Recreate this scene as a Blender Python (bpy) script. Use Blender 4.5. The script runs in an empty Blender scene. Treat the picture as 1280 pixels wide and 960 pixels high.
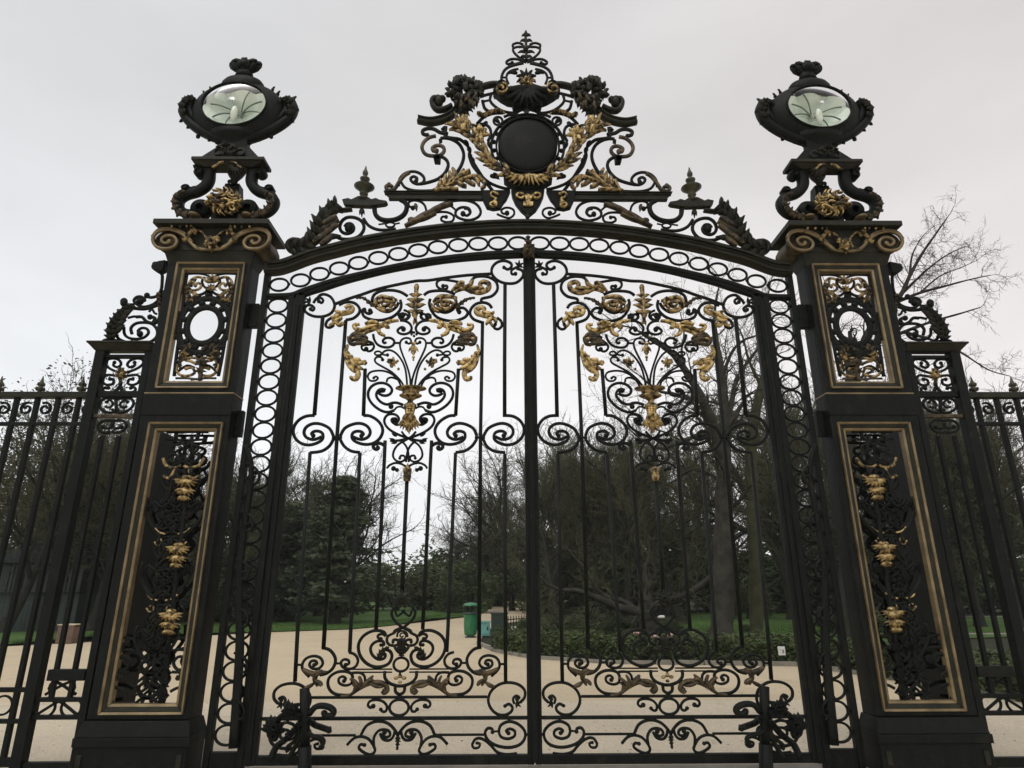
import bpy, bmesh, math, random
from math import sin, cos, pi, radians, sqrt, atan2, exp
from mathutils import Vector, Matrix
random.seed(7)
SC = bpy.context.scene
COL = SC.collection

# ------------------------------------------------------------------ camera
EYE, DIST, CX = 1.7, 7.0, -0.282
FPX, PITCH, ROLL, YAW = 800.0, 0.30855, -0.00256, -0.00997
_cy, _sy = cos(YAW), sin(YAW)
_R = Vector((_cy, _sy, 0)); _F = Vector((-_sy, _cy, 0)); _U = Vector((0, 0, 1))
_F2 = _F*cos(PITCH) + _U*sin(PITCH); _U2 = -_F*sin(PITCH) + _U*cos(PITCH)
_R2 = _R*cos(ROLL) + _U2*sin(ROLL); _U3 = -_R*sin(ROLL) + _U2*cos(ROLL)
CAM = Vector((CX, -DIST, EYE))
cd = bpy.data.cameras.new("camera"); cam = bpy.data.objects.new("camera", cd); COL.objects.link(cam)
cd.sensor_width = 36.0; cd.lens = 36.0*FPX/1280.0; cd.clip_start = 0.05; cd.clip_end = 3000
cam.matrix_world = Matrix(((_R2.x, _U3.x, -_F2.x, CAM.x), (_R2.y, _U3.y, -_F2.y, CAM.y), (_R2.z, _U3.z, -_F2.z, CAM.z), (0, 0, 0, 1)))
SC.camera = cam

# ------------------------------------------------------------------ sky, sun, exposure
SUN_EL, SUN_ROT = radians(56), radians(205)
wd = bpy.data.worlds.new("World"); SC.world = wd; wd.use_nodes = True
nt = wd.node_tree; nt.nodes.clear(); N = nt.nodes.new; L = nt.links.new
out = N("ShaderNodeOutputWorld"); bg = N("ShaderNodeBackground"); L(bg.outputs[0], out.inputs[0])
sky = N("ShaderNodeTexSky"); sky.sky_type = 'NISHITA'; sky.sun_disc = False
sky.sun_elevation = SUN_EL; sky.sun_rotation = SUN_ROT; sky.dust_density = 4.0
hs = N("ShaderNodeHueSaturation"); hs.inputs['Saturation'].default_value = 0.12; L(sky.outputs[0], hs.inputs['Color'])
tc = N("ShaderNodeTexCoord"); sep = N("ShaderNodeSeparateXYZ"); L(tc.outputs['Generated'], sep.inputs[0])
cr = N("ShaderNodeValToRGB"); L(sep.outputs['Z'], cr.inputs[0])           # overcast dome: pale at the horizon, greyer overhead
e = cr.color_ramp.elements
e[0].position = 0.0; e[0].color = (0.92, 0.932, 0.95, 1); e[1].position = 1.0; e[1].color = (0.60, 0.60, 0.61, 1)
k = e.new(0.28); k.color = (0.845, 0.855, 0.87, 1)
k = e.new(0.62); k.color = (0.635, 0.635, 0.64, 1)
nz = N("ShaderNodeTexNoise"); nz.inputs['Scale'].default_value = 2.2; nz.inputs['Detail'].default_value = 4.0
mp = N("ShaderNodeMapping"); mp.inputs['Scale'].default_value = (1, 1, 2.4); L(tc.outputs['Generated'], mp.inputs[0]); L(mp.outputs[0], nz.inputs['Vector'])
nr = N("ShaderNodeMapRange"); nr.inputs[1].default_value = 0.25; nr.inputs[2].default_value = 0.75; nr.inputs[3].default_value = 0.88; nr.inputs[4].default_value = 1.09
L(nz.outputs[0], nr.inputs[0])
vm = N("ShaderNodeVectorMath"); vm.operation = 'SCALE'; L(cr.outputs[0], vm.inputs[0]); L(nr.outputs[0], vm.inputs['Scale'])
wr = N("ShaderNodeMapRange"); wr.inputs[1].default_value = -0.5; wr.inputs[2].default_value = 0.9; L(sep.outputs['X'], wr.inputs[0])
tint = N("ShaderNodeMix"); tint.data_type = 'RGBA'; tint.inputs['A'].default_value = (0.985, 1.0, 1.01, 1); tint.inputs['B'].default_value = (1.06, 0.985, 0.965, 1)
L(wr.outputs[0], tint.inputs['Factor'])
mul = N("ShaderNodeMix"); mul.data_type = 'RGBA'; mul.blend_type = 'MULTIPLY'; mul.inputs['Factor'].default_value = 1.0
L(vm.outputs[0], mul.inputs['A']); L(tint.outputs['Result'], mul.inputs['B'])
x10 = N("ShaderNodeVectorMath"); x10.operation = 'SCALE'; x10.inputs['Scale'].default_value = 10.0; L(mul.outputs['Result'], x10.inputs[0])
mixs = N("ShaderNodeMix"); mixs.data_type = 'RGBA'; mixs.inputs['Factor'].default_value = 0.95
L(hs.outputs[0], mixs.inputs['A']); L(x10.outputs[0], mixs.inputs['B'])
L(mixs.outputs['Result'], bg.inputs[0]); bg.inputs[1].default_value = 0.1

sd = bpy.data.lights.new("sun", 'SUN'); sd.energy = 1.0; sd.angle = radians(40); sd.color = (1.0, 0.96, 0.9)
so = bpy.data.objects.new("sun", sd); COL.objects.link(so); so.location = (0, -20, 30)
_sd = Vector((sin(SUN_ROT)*cos(SUN_EL), cos(SUN_ROT)*cos(SUN_EL), sin(SUN_EL)))
so.rotation_euler = (-_sd).to_track_quat('-Z', 'Y').to_euler()
vs = SC.view_settings; vs.view_transform = 'Standard'; vs.look = 'None'; vs.exposure = 0.22; vs.gamma = 1.0; vs.use_curve_mapping = False

# ------------------------------------------------------------------ materials
def mat(name, c1, c2=None, scale=6.0, rough=0.5, metal=0.0, rvar=0.12, bump=0.0, bscale=60.0, lo=0.35, hi=0.65, spec=0.5, objrand=0.0, stretch=None, c3=None, grain=0.0, c3s=5.0):
    m = bpy.data.materials.new(name); m.use_nodes = True
    t = m.node_tree; b = t.nodes["Principled BSDF"]; n = t.nodes.new; l = t.links.new
    c2 = c2 or tuple(x*0.7 for x in c1)
    g = n("ShaderNodeNewGeometry")
    z = n("ShaderNodeTexNoise"); z.inputs['Scale'].default_value = scale; z.inputs['Detail'].default_value = 6; z.inputs['Roughness'].default_value = 0.6
    if stretch:
        mpn = n("ShaderNodeMapping"); mpn.inputs['Scale'].default_value = stretch; l(g.outputs['Position'], mpn.inputs[0]); l(mpn.outputs[0], z.inputs['Vector'])
    else: l(g.outputs['Position'], z.inputs['Vector'])
    r = n("ShaderNodeValToRGB"); r.color_ramp.elements[0].position = lo; r.color_ramp.elements[1].position = hi
    r.color_ramp.elements[0].color = (*c2, 1); r.color_ramp.elements[1].color = (*c1, 1)
    l(z.outputs[0], r.inputs[0])
    src = r.outputs[0]
    if c3:                                   # sparse patches of dust, rust or wear
        z3 = n("ShaderNodeTexNoise"); z3.inputs['Scale'].default_value = c3s; z3.inputs['Detail'].default_value = 8; z3.inputs['Roughness'].default_value = 0.7; l(g.outputs['Position'], z3.inputs['Vector'])
        m3 = n("ShaderNodeMapRange"); m3.inputs[1].default_value = 0.56; m3.inputs[2].default_value = 0.74; l(z3.outputs[0], m3.inputs[0])
        x3 = n("ShaderNodeMix"); x3.data_type = 'RGBA'; l(m3.outputs[0], x3.inputs['Factor']); l(src, x3.inputs['A']); x3.inputs['B'].default_value = (*c3, 1); src = x3.outputs['Result']
    if grain:
        z4 = n("ShaderNodeTexNoise"); z4.inputs['Scale'].default_value = 38; z4.inputs['Detail'].default_value = 5; z4.inputs['Roughness'].default_value = 0.75; l(g.outputs['Position'], z4.inputs['Vector'])
        m4 = n("ShaderNodeMapRange"); m4.inputs[1].default_value = 0.3; m4.inputs[2].default_value = 0.7; m4.inputs[3].default_value = 1-grain; m4.inputs[4].default_value = 1+grain*0.6; l(z4.outputs[0], m4.inputs[0])
        x4 = n("ShaderNodeVectorMath"); x4.operation = 'SCALE'; l(src, x4.inputs[0]); l(m4.outputs[0], x4.inputs['Scale']); src = x4.outputs[0]
    if objrand:
        oi = n("ShaderNodeObjectInfo"); h = n("ShaderNodeHueSaturation"); mr = n("ShaderNodeMapRange")
        mr.inputs[3].default_value = 1-objrand; mr.inputs[4].default_value = 1+objrand
        l(oi.outputs['Random'], mr.inputs[0]); l(mr.outputs[0], h.inputs['Value']); l(src, h.inputs['Color']); src = h.outputs[0]
    l(src, b.inputs['Base Color'])
    rr = n("ShaderNodeMapRange"); rr.inputs[3].default_value = max(0.05, rough-rvar); rr.inputs[4].default_value = min(1, rough+rvar)
    l(z.outputs[0], rr.inputs[0]); l(rr.outputs[0], b.inputs['Roughness'])
    b.inputs['Metallic'].default_value = metal; b.inputs['Specular IOR Level'].default_value = spec
    if bump:
        z2 = n("ShaderNodeTexNoise"); z2.inputs['Scale'].default_value = bscale; z2.inputs['Detail'].default_value = 4
        l(g.outputs['Position'], z2.inputs['Vector'])
        bp = n("ShaderNodeBump"); bp.inputs['Strength'].default_value = bump; bp.inputs['Distance'].default_value = 0.02
        l(z2.outputs[0], bp.inputs['Height']); l(bp.outputs[0], b.inputs['Normal'])
    return m
IRON = mat("black_painted_iron", (0.0078, 0.0102, 0.0086), (0.0034, 0.0045, 0.0038), 6, 0.52, 0.0, 0.16, 0.22, 40, 0.3, 0.7, spec=0.13, stretch=(3, 3, 0.6), c3=(0.020, 0.0172, 0.0115))
IRONW = mat("weathered_olive_iron", (0.020, 0.020, 0.011), (0.007, 0.0085, 0.006), 7, 0.52, 0.0, 0.14, 0.25, 40, spec=0.22, c3=(0.034, 0.030, 0.017))
GOLD = mat("worn_gilding", (0.62, 0.45, 0.195), (0.06, 0.042, 0.016), 20, 0.32, 0.6, 0.16, 0.5, 70, 0.40, 0.58)
GOLDD = mat("tarnished_gilding", (0.38, 0.265, 0.11), (0.022, 0.018, 0.009), 18, 0.42, 0.5, 0.12, 0.4, 60, 0.43, 0.58)
BRONZE = mat("brown_bronzed_iron", (0.105, 0.072, 0.032), (0.014, 0.012, 0.007), 13, 0.48, 0.4, 0.1, 0.3, 60, 0.40, 0.64)
VERDI = mat("greenish_bronze", (0.062, 0.062, 0.030), (0.016, 0.018, 0.010), 9, 0.45, 0.3, 0.1, 0.2, 50)
GILTLINE = mat("matt_gilt_moulding", (0.23, 0.172, 0.088), (0.11, 0.078, 0.036), 5, 0.42, 0.35, 0.1, 0.1, 60)

# ------------------------------------------------------------------ geometry helpers
def P(px, py, Y=0.0):
    """point of the upright plane at depth Y that the photograph shows at (px, py)"""
    d = _F2*FPX + _R2*(px-640) - _U3*(py-480)
    return CAM + d*((Y+DIST)/d.y)
def G(px, py, Z=0.0):
    d = _F2*FPX + _R2*(px-640) - _U3*(py-480)
    return CAM + d*((Z-EYE)/d.z)
def mpz(px, py, Y=0.0):
    return abs(P(px, py+1, Y).z-P(px, py, Y).z)
def mpp(px, py, Y=0.0):
    return (P(px+1, py, Y)-P(px, py, Y)).length

def Z(ox, oy, s, *f):
    return [(ox+f[i]/s, oy+f[i+1]/s) for i in range(0, len(f), 2)]

class MB:
    def __init__(s): s.v = []; s.f = []
    def add(s, vs, fs):
        o = len(s.v); s.v += [tuple(v) for v in vs]; s.f += [tuple(i+o for i in f) for f in fs]
    def __bool__(s): return bool(s.f)

def catmull(pts, n):
    if n <= 1 or len(pts) < 3: return list(pts)
    o = []; m = len(pts)
    for i in range(m-1):
        p0 = pts[i-1] if i else pts[0]; p1 = pts[i]; p2 = pts[i+1]; p3 = pts[i+2] if i+2 < m else pts[-1]
        for k in range(n):
            t = k/n; t2 = t*t; t3 = t2*t
            o.append(tuple(0.5*(2*b+(c-a)*t+(2*a-5*b+4*c-d)*t2+(3*b-a-3*c+d)*t3) for a, b, c, d in zip(p0, p1, p2, p3)))
    o.append(pts[-1]); return o

def sweep(mb, pts, w, d=None, Y=0.0, t0=1.0, t1=1.0, n=3, bulge=0.0):
    """flat bar of photo width w (px) and depth d (m) along a traced curve standing in the plane at depth Y"""
    q = catmull([tuple(p) for p in pts], n); m = len(q)
    W = [P(x, y, Y) for x, y in q]
    s = mpp(*q[m//2], Y); hw = w*s/2*1.12
    hd = (d if d else max(0.018, w*s*0.9))/2
    vs = []; fs = []
    for i in range(m):
        t = W[min(i+1, m-1)]-W[max(i-1, 0)]
        if t.length < 1e-9: t = Vector((0, 0, 1))
        t.normalize(); nn = Vector((-t.z, 0, t.x)); u = i/(m-1)
        k = t0+(t1-t0)*u + bulge*sin(pi*u)
        a = hw*k; c = 0.55
        for x, y in ((a, -hd*c), (a*c, -hd), (-a*c, -hd), (-a, -hd*c), (-a, hd*c), (-a*c, hd), (a*c, hd), (a, hd*c)):
            vs.append(W[i]+nn*x+Vector((0, y, 0)))
    for i in range(m-1):
        for j in range(8):
            fs.append((i*8+j, i*8+(j+1) % 8, i*8+8+(j+1) % 8, i*8+8+j))
    fs.append(tuple(range(7, -1, -1))); fs.append(tuple((m-1)*8+j for j in range(8)))
    mb.add(vs, fs)

def ball(mb, c, rx, ry, rz, seg=10, rings=6):
    vs = [c+Vector((0, 0, rz))]; fs = []
    for i in range(1, rings):
        a = pi*i/rings
        for j in range(seg):
            b = 2*pi*j/seg; vs.append(c+Vector((rx*sin(a)*cos(b), ry*sin(a)*sin(b), rz*cos(a))))
    vs.append(c-Vector((0, 0, rz)))
    for j in range(seg): fs.append((0, 1+j, 1+(j+1) % seg))
    for i in range(rings-2):
        for j in range(seg):
            a = 1+i*seg; fs.append((a+j, a+seg+j, a+seg+(j+1) % seg, a+(j+1) % seg))
    l = len(vs)-1; a = l-seg
    for j in range(seg): fs.append((a+(j+1) % seg, a+j, l))
    mb.add(vs, fs)

def eye(mb, x, y, r, Y=0.0, dep=1.0, ry=None):
    s = mpp(x, y, Y); ball(mb, P(x, y, Y), r*s, max(0.02, r*s*dep), (ry or r)*mpz(x, y, Y))

def leaflet(mb, x, y, ang, ln, w, bend=0.0, h=0.03, Y=0.0, rows=5, lift=0.0):
    """one domed leaf blade (px units, ang in degrees measured with y down), raised h metres towards the street"""
    s = mpp(x, y, Y); a = radians(ang); cx, cy = x, y; vs = []; fs = []
    for i in range(rows+1):
        u = i/rows; hw = w/2*(sin(pi*min(1, 0.12+0.88*u)**0.85))*(1-0.15*u)+0.15
        nx, ny = -sin(a), cos(a)
        rise = h*sin(pi*(0.15+0.75*u))+lift*u*u
        c = P(cx, cy, Y); l = P(cx+nx*hw, cy+ny*hw, Y); r = P(cx-nx*hw, cy-ny*hw, Y)
        mid1 = P(cx+nx*hw*0.45, cy+ny*hw*0.45, Y); mid2 = P(cx-nx*hw*0.45, cy-ny*hw*0.45, Y)
        o = Vector((0, -rise, 0))
        vs += [l+o*0.35, mid1+o*1.15, c+o*0.75, mid2+o*1.15, r+o*0.35, c+Vector((0, 0.012, 0))-Vector((0, lift*u*u, 0))]
        st = ln/rows; a += radians(bend)/rows; cx += cos(a)*st; cy += sin(a)*st
    for i in range(rows):
        for j in range(6):
            fs.append((i*6+j, i*6+(j+1) % 6, i*6+6+(j+1) % 6, i*6+6+j))
    fs.append((5, 4, 3, 2, 1, 0)); fs.append(tuple(rows*6+j for j in range(6)))
    mb.add(vs, fs)

def acanthus(mb, pts, w, n=7, Y=0.0, h=0.045, side=0, spread=30, lw=0.42, tip=True, w1=0.35):
    """acanthus leaf: a broad fluted blade with a lobed edge along a traced spine, overlapping flame lobes and a curled tip"""
    q = catmull([tuple(p) for p in pts], 8); m = len(q); N_ = n*5; vs = []; fs = []; cols = (-1, -0.62, -0.3, 0, 0.3, 0.62, 1); rel = (0.15, 0.85, 0.45, 1.05, 0.45, 0.85, 0.15)
    def at(u):
        f = u*(m-1); k = min(m-2, int(f)); f -= k
        return q[k][0]+(q[k+1][0]-q[k][0])*f, q[k][1]+(q[k+1][1]-q[k][1])*f
    for i in range(N_+1):
        u = i/N_; x, y = at(u); xa, ya = at(max(0, u-0.02)); xb, yb = at(min(1, u+0.02)); l = sqrt((xb-xa)**2+(yb-ya)**2) or 1
        nx, ny = -(yb-ya)/l, (xb-xa)/l
        prof = (0.45+0.55*sin(pi*min(1, u*1.25+0.12)) if u < 0.5 else 1.0)*(1-(1-w1)*u**1.4)
        saw = (u*n) % 1.0; lob = 0.62+0.38*(saw**0.6 if saw < 0.8 else (1-saw)/0.2)
        for c, r in zip(cols, rel):
            e = w*0.40*prof*c*(lob if abs(c) > 0.9 else (0.5+0.5*lob)); rr = h*r*(0.7+0.3*lob)
            if (side and c*side < 0): e *= 0.35
            v = P(x+nx*e, y+ny*e, Y); vs.append(v+Vector((0, -rr, 0)))
        vs.append(P(x, y, Y)+Vector((0, 0.014, 0)))
    k = len(cols)+1
    for i in range(N_):
        for j in range(k): fs.append((i*k+j, i*k+(j+1) % k, i*k+k+(j+1) % k, i*k+k+j))
    fs.append(tuple(range(k-1, -1, -1))); fs.append(tuple(N_*k+j for j in range(k))); mb.add(vs, fs)
    for i in range(n):
        u = (i+0.15)/n; x, y = at(u); x2, y2 = at(min(1, u+0.03)); a = math.degrees(atan2(y2-y, x2-x)); kk = (1-(1-w1)*u)*(0.8+0.2*sin(pi*u))
        for sg in ((-1, 1) if side == 0 else (side,)):
            leaflet(mb, x, y, a+sg*spread, w*0.70*kk, w*0.30*kk, sg*28, h*0.8, Y-h*0.45, 4)
    if tip:
        x, y = at(1); eye(mb, x, y, max(1.6, w*0.16*w1+1.0), Y-h*0.4)

def flames(mb, curves, w, Y=-0.02, d=0.06):
    """smooth tapering gilt tongues swept along traced curves"""
    for i, c in enumerate(curves):
        sweep(mb, c, w*(1 if i == 0 else 0.8), d, Y-0.012*(i % 3), 0.45, 0.55, 4, 0.6)

def rosette(mb, x, y, rx, ry, n=9, layers=3, h=0.06, Y=0.0, rnd=None):
    rnd = rnd or random.Random(int(x*7+y*13))
    for l in range(layers):
        k = 1-l/(layers+0.6); m = max(4, int(n*(0.6+0.4*k)))
        for i in range(m):
            a = 360*i/m+l*25+rnd.uniform(-12, 12)
            leaflet(mb, x+cos(radians(a))*rx*0.15*k, y+sin(radians(a))*ry*0.15*k, a, (rx*abs(cos(radians(a)))+ry*abs(sin(radians(a))))*k*0.86*rnd.uniform(0.85, 1.1), min(rx, ry)*0.72*k+1, rnd.uniform(-50, 50), h*0.8, Y-l*h*0.45, 4)

def prism(mb, pts, y0, y1, Y=None, bev=0.0):
    """polygon traced in px on plane Y (default y0), extruded between depths y0 and y1; bev = px the front face is inset"""
    Yp = y0 if Y is None else Y
    n = len(pts); cx = sum(p[0] for p in pts)/n; cy = sum(p[1] for p in pts)/n
    def ring(y, ins):
        r = []
        for i, (x, yy) in enumerate(pts):
            if ins:
                ax, ay = pts[i-1]; bx, by = pts[(i+1) % n]
                tx, ty = bx-ax, by-ay; l = sqrt(tx*tx+ty*ty) or 1; sgn = AREA
                x, yy = x-ty/l*ins*sgn, yy+tx/l*ins*sgn
            v = P(x, yy, Yp); r.append(Vector((v.x, y, v.z)))
        return r
    AREA = 1 if sum(pts[i-1][0]*pts[i][1]-pts[i][0]*pts[i-1][1] for i in range(n)) > 0 else -1
    if bev:
        e = mpp(cx, cy, Yp)*bev
        rs = [ring(y0, bev), ring(y0+e, 0), ring(y1-e, 0), ring(y1, bev)]
    else: rs = [ring(y0, 0), ring(y1, 0)]
    vs = [v for r in rs for v in r]; fs = [tuple(range(n))]
    for k in range(len(rs)-1):
        for i in range(n):
            fs.append((k*n+i, k*n+n+i, k*n+n+(i+1) % n, k*n+(i+1) % n))
    fs.append(tuple(len(vs)-1-i for i in range(n)))
    mb.add(vs, fs)

def box(mb, x0, x1, y0, y1, z0, z1):
    vs = [(x, y, z) for x in (x0, x1) for y in (y0, y1) for z in (z0, z1)]
    mb.add(vs, [(0, 1, 3, 2), (4, 6, 7, 5), (0, 4, 5, 1), (2, 3, 7, 6), (0, 2, 6, 4), (1, 5, 7, 3)])

def frustum(mb, x0, x1, y0, y1, z0, X0, X1, Y0, Y1, z1):
    vs = [(x0, y0, z0), (x1, y0, z0), (x1, y1, z0), (x0, y1, z0), (X0, Y0, z1), (X1, Y0, z1), (X1, Y1, z1), (X0, Y1, z1)]
    mb.add(vs, [(0, 3, 2, 1), (4, 5, 6, 7), (0, 1, 5, 4), (1, 2, 6, 5), (2, 3, 7, 6), (3, 0, 4, 7)])

def lathe(mb, prof, Y=0.0, seg=16, flat=1.0):
    """prof: (px axis x, px y, px radius) from top to bottom, turned about the upright axis"""
    cx = sum(P(p[0], p[1], Y).x for p in prof)/len(prof); vs = []; fs = []
    for x, y, r in prof:
        z = P(x, y, Y).z; rr = max(0.001, r*mpp(x, y, Y))
        for j in range(seg):
            a = 2*pi*j/seg; vs.append((cx+rr*cos(a), Y+rr*sin(a)*flat, z))
    for i in range(len(prof)-1):
        for j in range(seg): fs.append((i*seg+j, i*seg+seg+j, i*seg+seg+(j+1) % seg, i*seg+(j+1) % seg))
    fs.append(tuple(range(seg))); fs.append(tuple((len(prof)-1)*seg+seg-1-j for j in range(seg)))
    mb.add(vs, fs)

def latheY(mb, c, prof, sx, sz, seg=28, cap0=True, cap1=True):
    """prof: (y, radius) turned about the axis that faces the street; sx, sz stretch it to an oval"""
    vs = []; fs = []
    for y, r in prof:
        for j in range(seg):
            a = 2*pi*j/seg; vs.append((c.x+r*sx*cos(a), c.y+y, c.z+r*sz*sin(a)))
    for i in range(len(prof)-1):
        for j in range(seg): fs.append((i*seg+j, i*seg+seg+j, i*seg+seg+(j+1) % seg, i*seg+(j+1) % seg))
    if cap0: fs.append(tuple(range(seg-1, -1, -1)))
    if cap1: fs.append(tuple((len(prof)-1)*seg+j for j in range(seg)))
    mb.add(vs, fs)

def ringp(mb, x, y, rx, ry, w, d=None, Y=0.0, n=28, a0=0, a1=360):
    pts = [(x+rx*cos(radians(a0+(a1-a0)*i/n)), y+ry*sin(radians(a0+(a1-a0)*i/n))) for i in range(n+1)]
    sweep(mb, pts, w, d, Y, n=1)
def ringw(mb, c, rx, rz, w, d, n=24):
    """oval ring in world metres"""
    vs = []; fs = []
    for i in range(n):
        a = 2*pi*i/n; ca, sa = cos(a), sin(a)
        for dw, dy in ((w/2, -d/4), (w/4, -d/2), (-w/4, -d/2), (-w/2, -d/4), (-w/2, d/4), (-w/4, d/2), (w/4, d/2), (w/2, d/4)):
            vs.append((c.x+(rx+dw)*ca, c.y+dy, c.z+(rz+dw)*sa))
    for i in range(n):
        for j in range(8): fs.append((i*8+j, i*8+(j+1) % 8, (i+1) % n*8+(j+1) % 8, (i+1) % n*8+j))
    mb.add(vs, fs)

def spi(cx, cy, r0, a0, r1, a1, ry=0.8, n=14):
    """spiral in photo px; angles in degrees, y down"""
    return [(cx+(r0+(r1-r0)*i/n)*cos(radians(a0+(a1-a0)*i/n)), cy+ry*(r0+(r1-r0)*i/n)*sin(radians(a0+(a1-a0)*i/n))) for i in range(n+1)]

def mesh(name, mb, m, smooth=True, flip=None, off=(0, 0, 0)):
    """flip = list of (sign, shift) applied to X in order"""
    s, t = 1, 0.0
    for sg, sh in (flip or []): s, t = s*sg, t*sg+sh
    me = bpy.data.meshes.new(name)
    vs = [(v[0]*s+t-off[0], v[1]-off[1], v[2]-off[2]) for v in mb.v]
    fs = mb.f if s > 0 else [f[::-1] for f in mb.f]
    me.from_pydata(vs, [], fs); me.update()
    if smooth:
        me.polygons.foreach_set('use_smooth', [True]*len(me.polygons))
    if m: me.materials.append(m)
    return me
def link(name, me, parent=None):
    o = bpy.data.objects.new(name, me); COL.objects.link(o)
    if parent is not None: o.parent = parent
    return o
def tag(o, label=None, cat=None, group=None, kind=None):
    if label: o['label'] = label
    if cat: o['category'] = cat
    if group: o['group'] = group
    if kind: o['kind'] = kind
    return o
def thing(name, loc, label, cat, group=None):
    o = bpy.data.objects.new(name, None); COL.objects.link(o); o.location = loc; o.empty_display_size = 0.2
    return tag(o, label, cat, group)

class Build:
    """collects the parts of one thing; side = -1 mirrors everything to the right half of the gate"""
    def __init__(s, root, side=1, axis=None):
        s.root = root; s.off = tuple(root.location); s.side = side; s.axis = axis; s.last = None
    def put(s, name, mb, m=IRON, both=False, parent=None, smooth=True, label=None, kind=None):
        r = []
        fl = [[(1, 0)]]
        if both: fl.append([(-1, 2*s.axis)])
        for f in fl:
            if s.side < 0: f = f+[(-1, 0)]
            o = link(name, mesh(name, mb, m, smooth, f, s.off), parent or s.root)
            if parent is not None: o.matrix_parent_inverse.identity()
            if not smooth:
                bv = o.modifiers.new('soft_edges', 'BEVEL'); bv.width = 0.006; bv.segments = 2; bv.limit_method = 'ANGLE'
            if label: o['label'] = label
            if kind: o['kind'] = kind
            r.append(o)
        s.last = r[0]; return r[0]
    def st(s, pts, w=3.0, m=IRON, name='scroll', both=False, d=None, Y=0.0, eyes=(), t0=1.0, t1=1.0, n=3, parent=None, bulge=0.0):
        mb = MB(); sweep(mb, pts, w, d, Y, t0, t1, n, bulge)
        for ex in eyes:
            i, r = ex
            eye(mb, pts[i][0], pts[i][1], r, Y, 0.9)
        return s.put(name, mb, m, both, parent)
# ================================================================== the setting's big structure comes from c_/d_ files; gate leaves here
A = lambda *f: Z(360, 320, 8, *f)
B = lambda *f: Z(510, 310, 8, *f)
C = lambda *f: Z(420, 390, 8, *f)
E_ = lambda *f: Z(350, 490, 8, *f)
F = lambda *f: Z(500, 490, 8, *f)
Gz = lambda *f: Z(440, 470, 8, *f)
H = lambda *f: Z(360, 770, 8, *f)
I = lambda *f: Z(420, 720, 8, *f)
J = lambda *f: Z(420, 820, 8, *f)
K = lambda *f: Z(520, 820, 8, *f)

XA = sum(P(*q).x for q in ((513, 490), (509, 590), (499, 818), (518.5, 360)))/4      # upright axis of the left leaf
XB = sum(P(*q).x for q in ((503, 784), (501.5, 830.6), (498.8, 884.4), (497.3, 925)))/4      # same, lower panel
ZB = P(660, 955).z                                                                    # bottom of the leaves

def arch_y(tab, x):
    for (x0, y0), (x1, y1) in zip(tab, tab[1:]):
        if x <= x1: return y0+(y1-y0)*(x-x0)/(x1-x0)
    return tab[-1][1]

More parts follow.
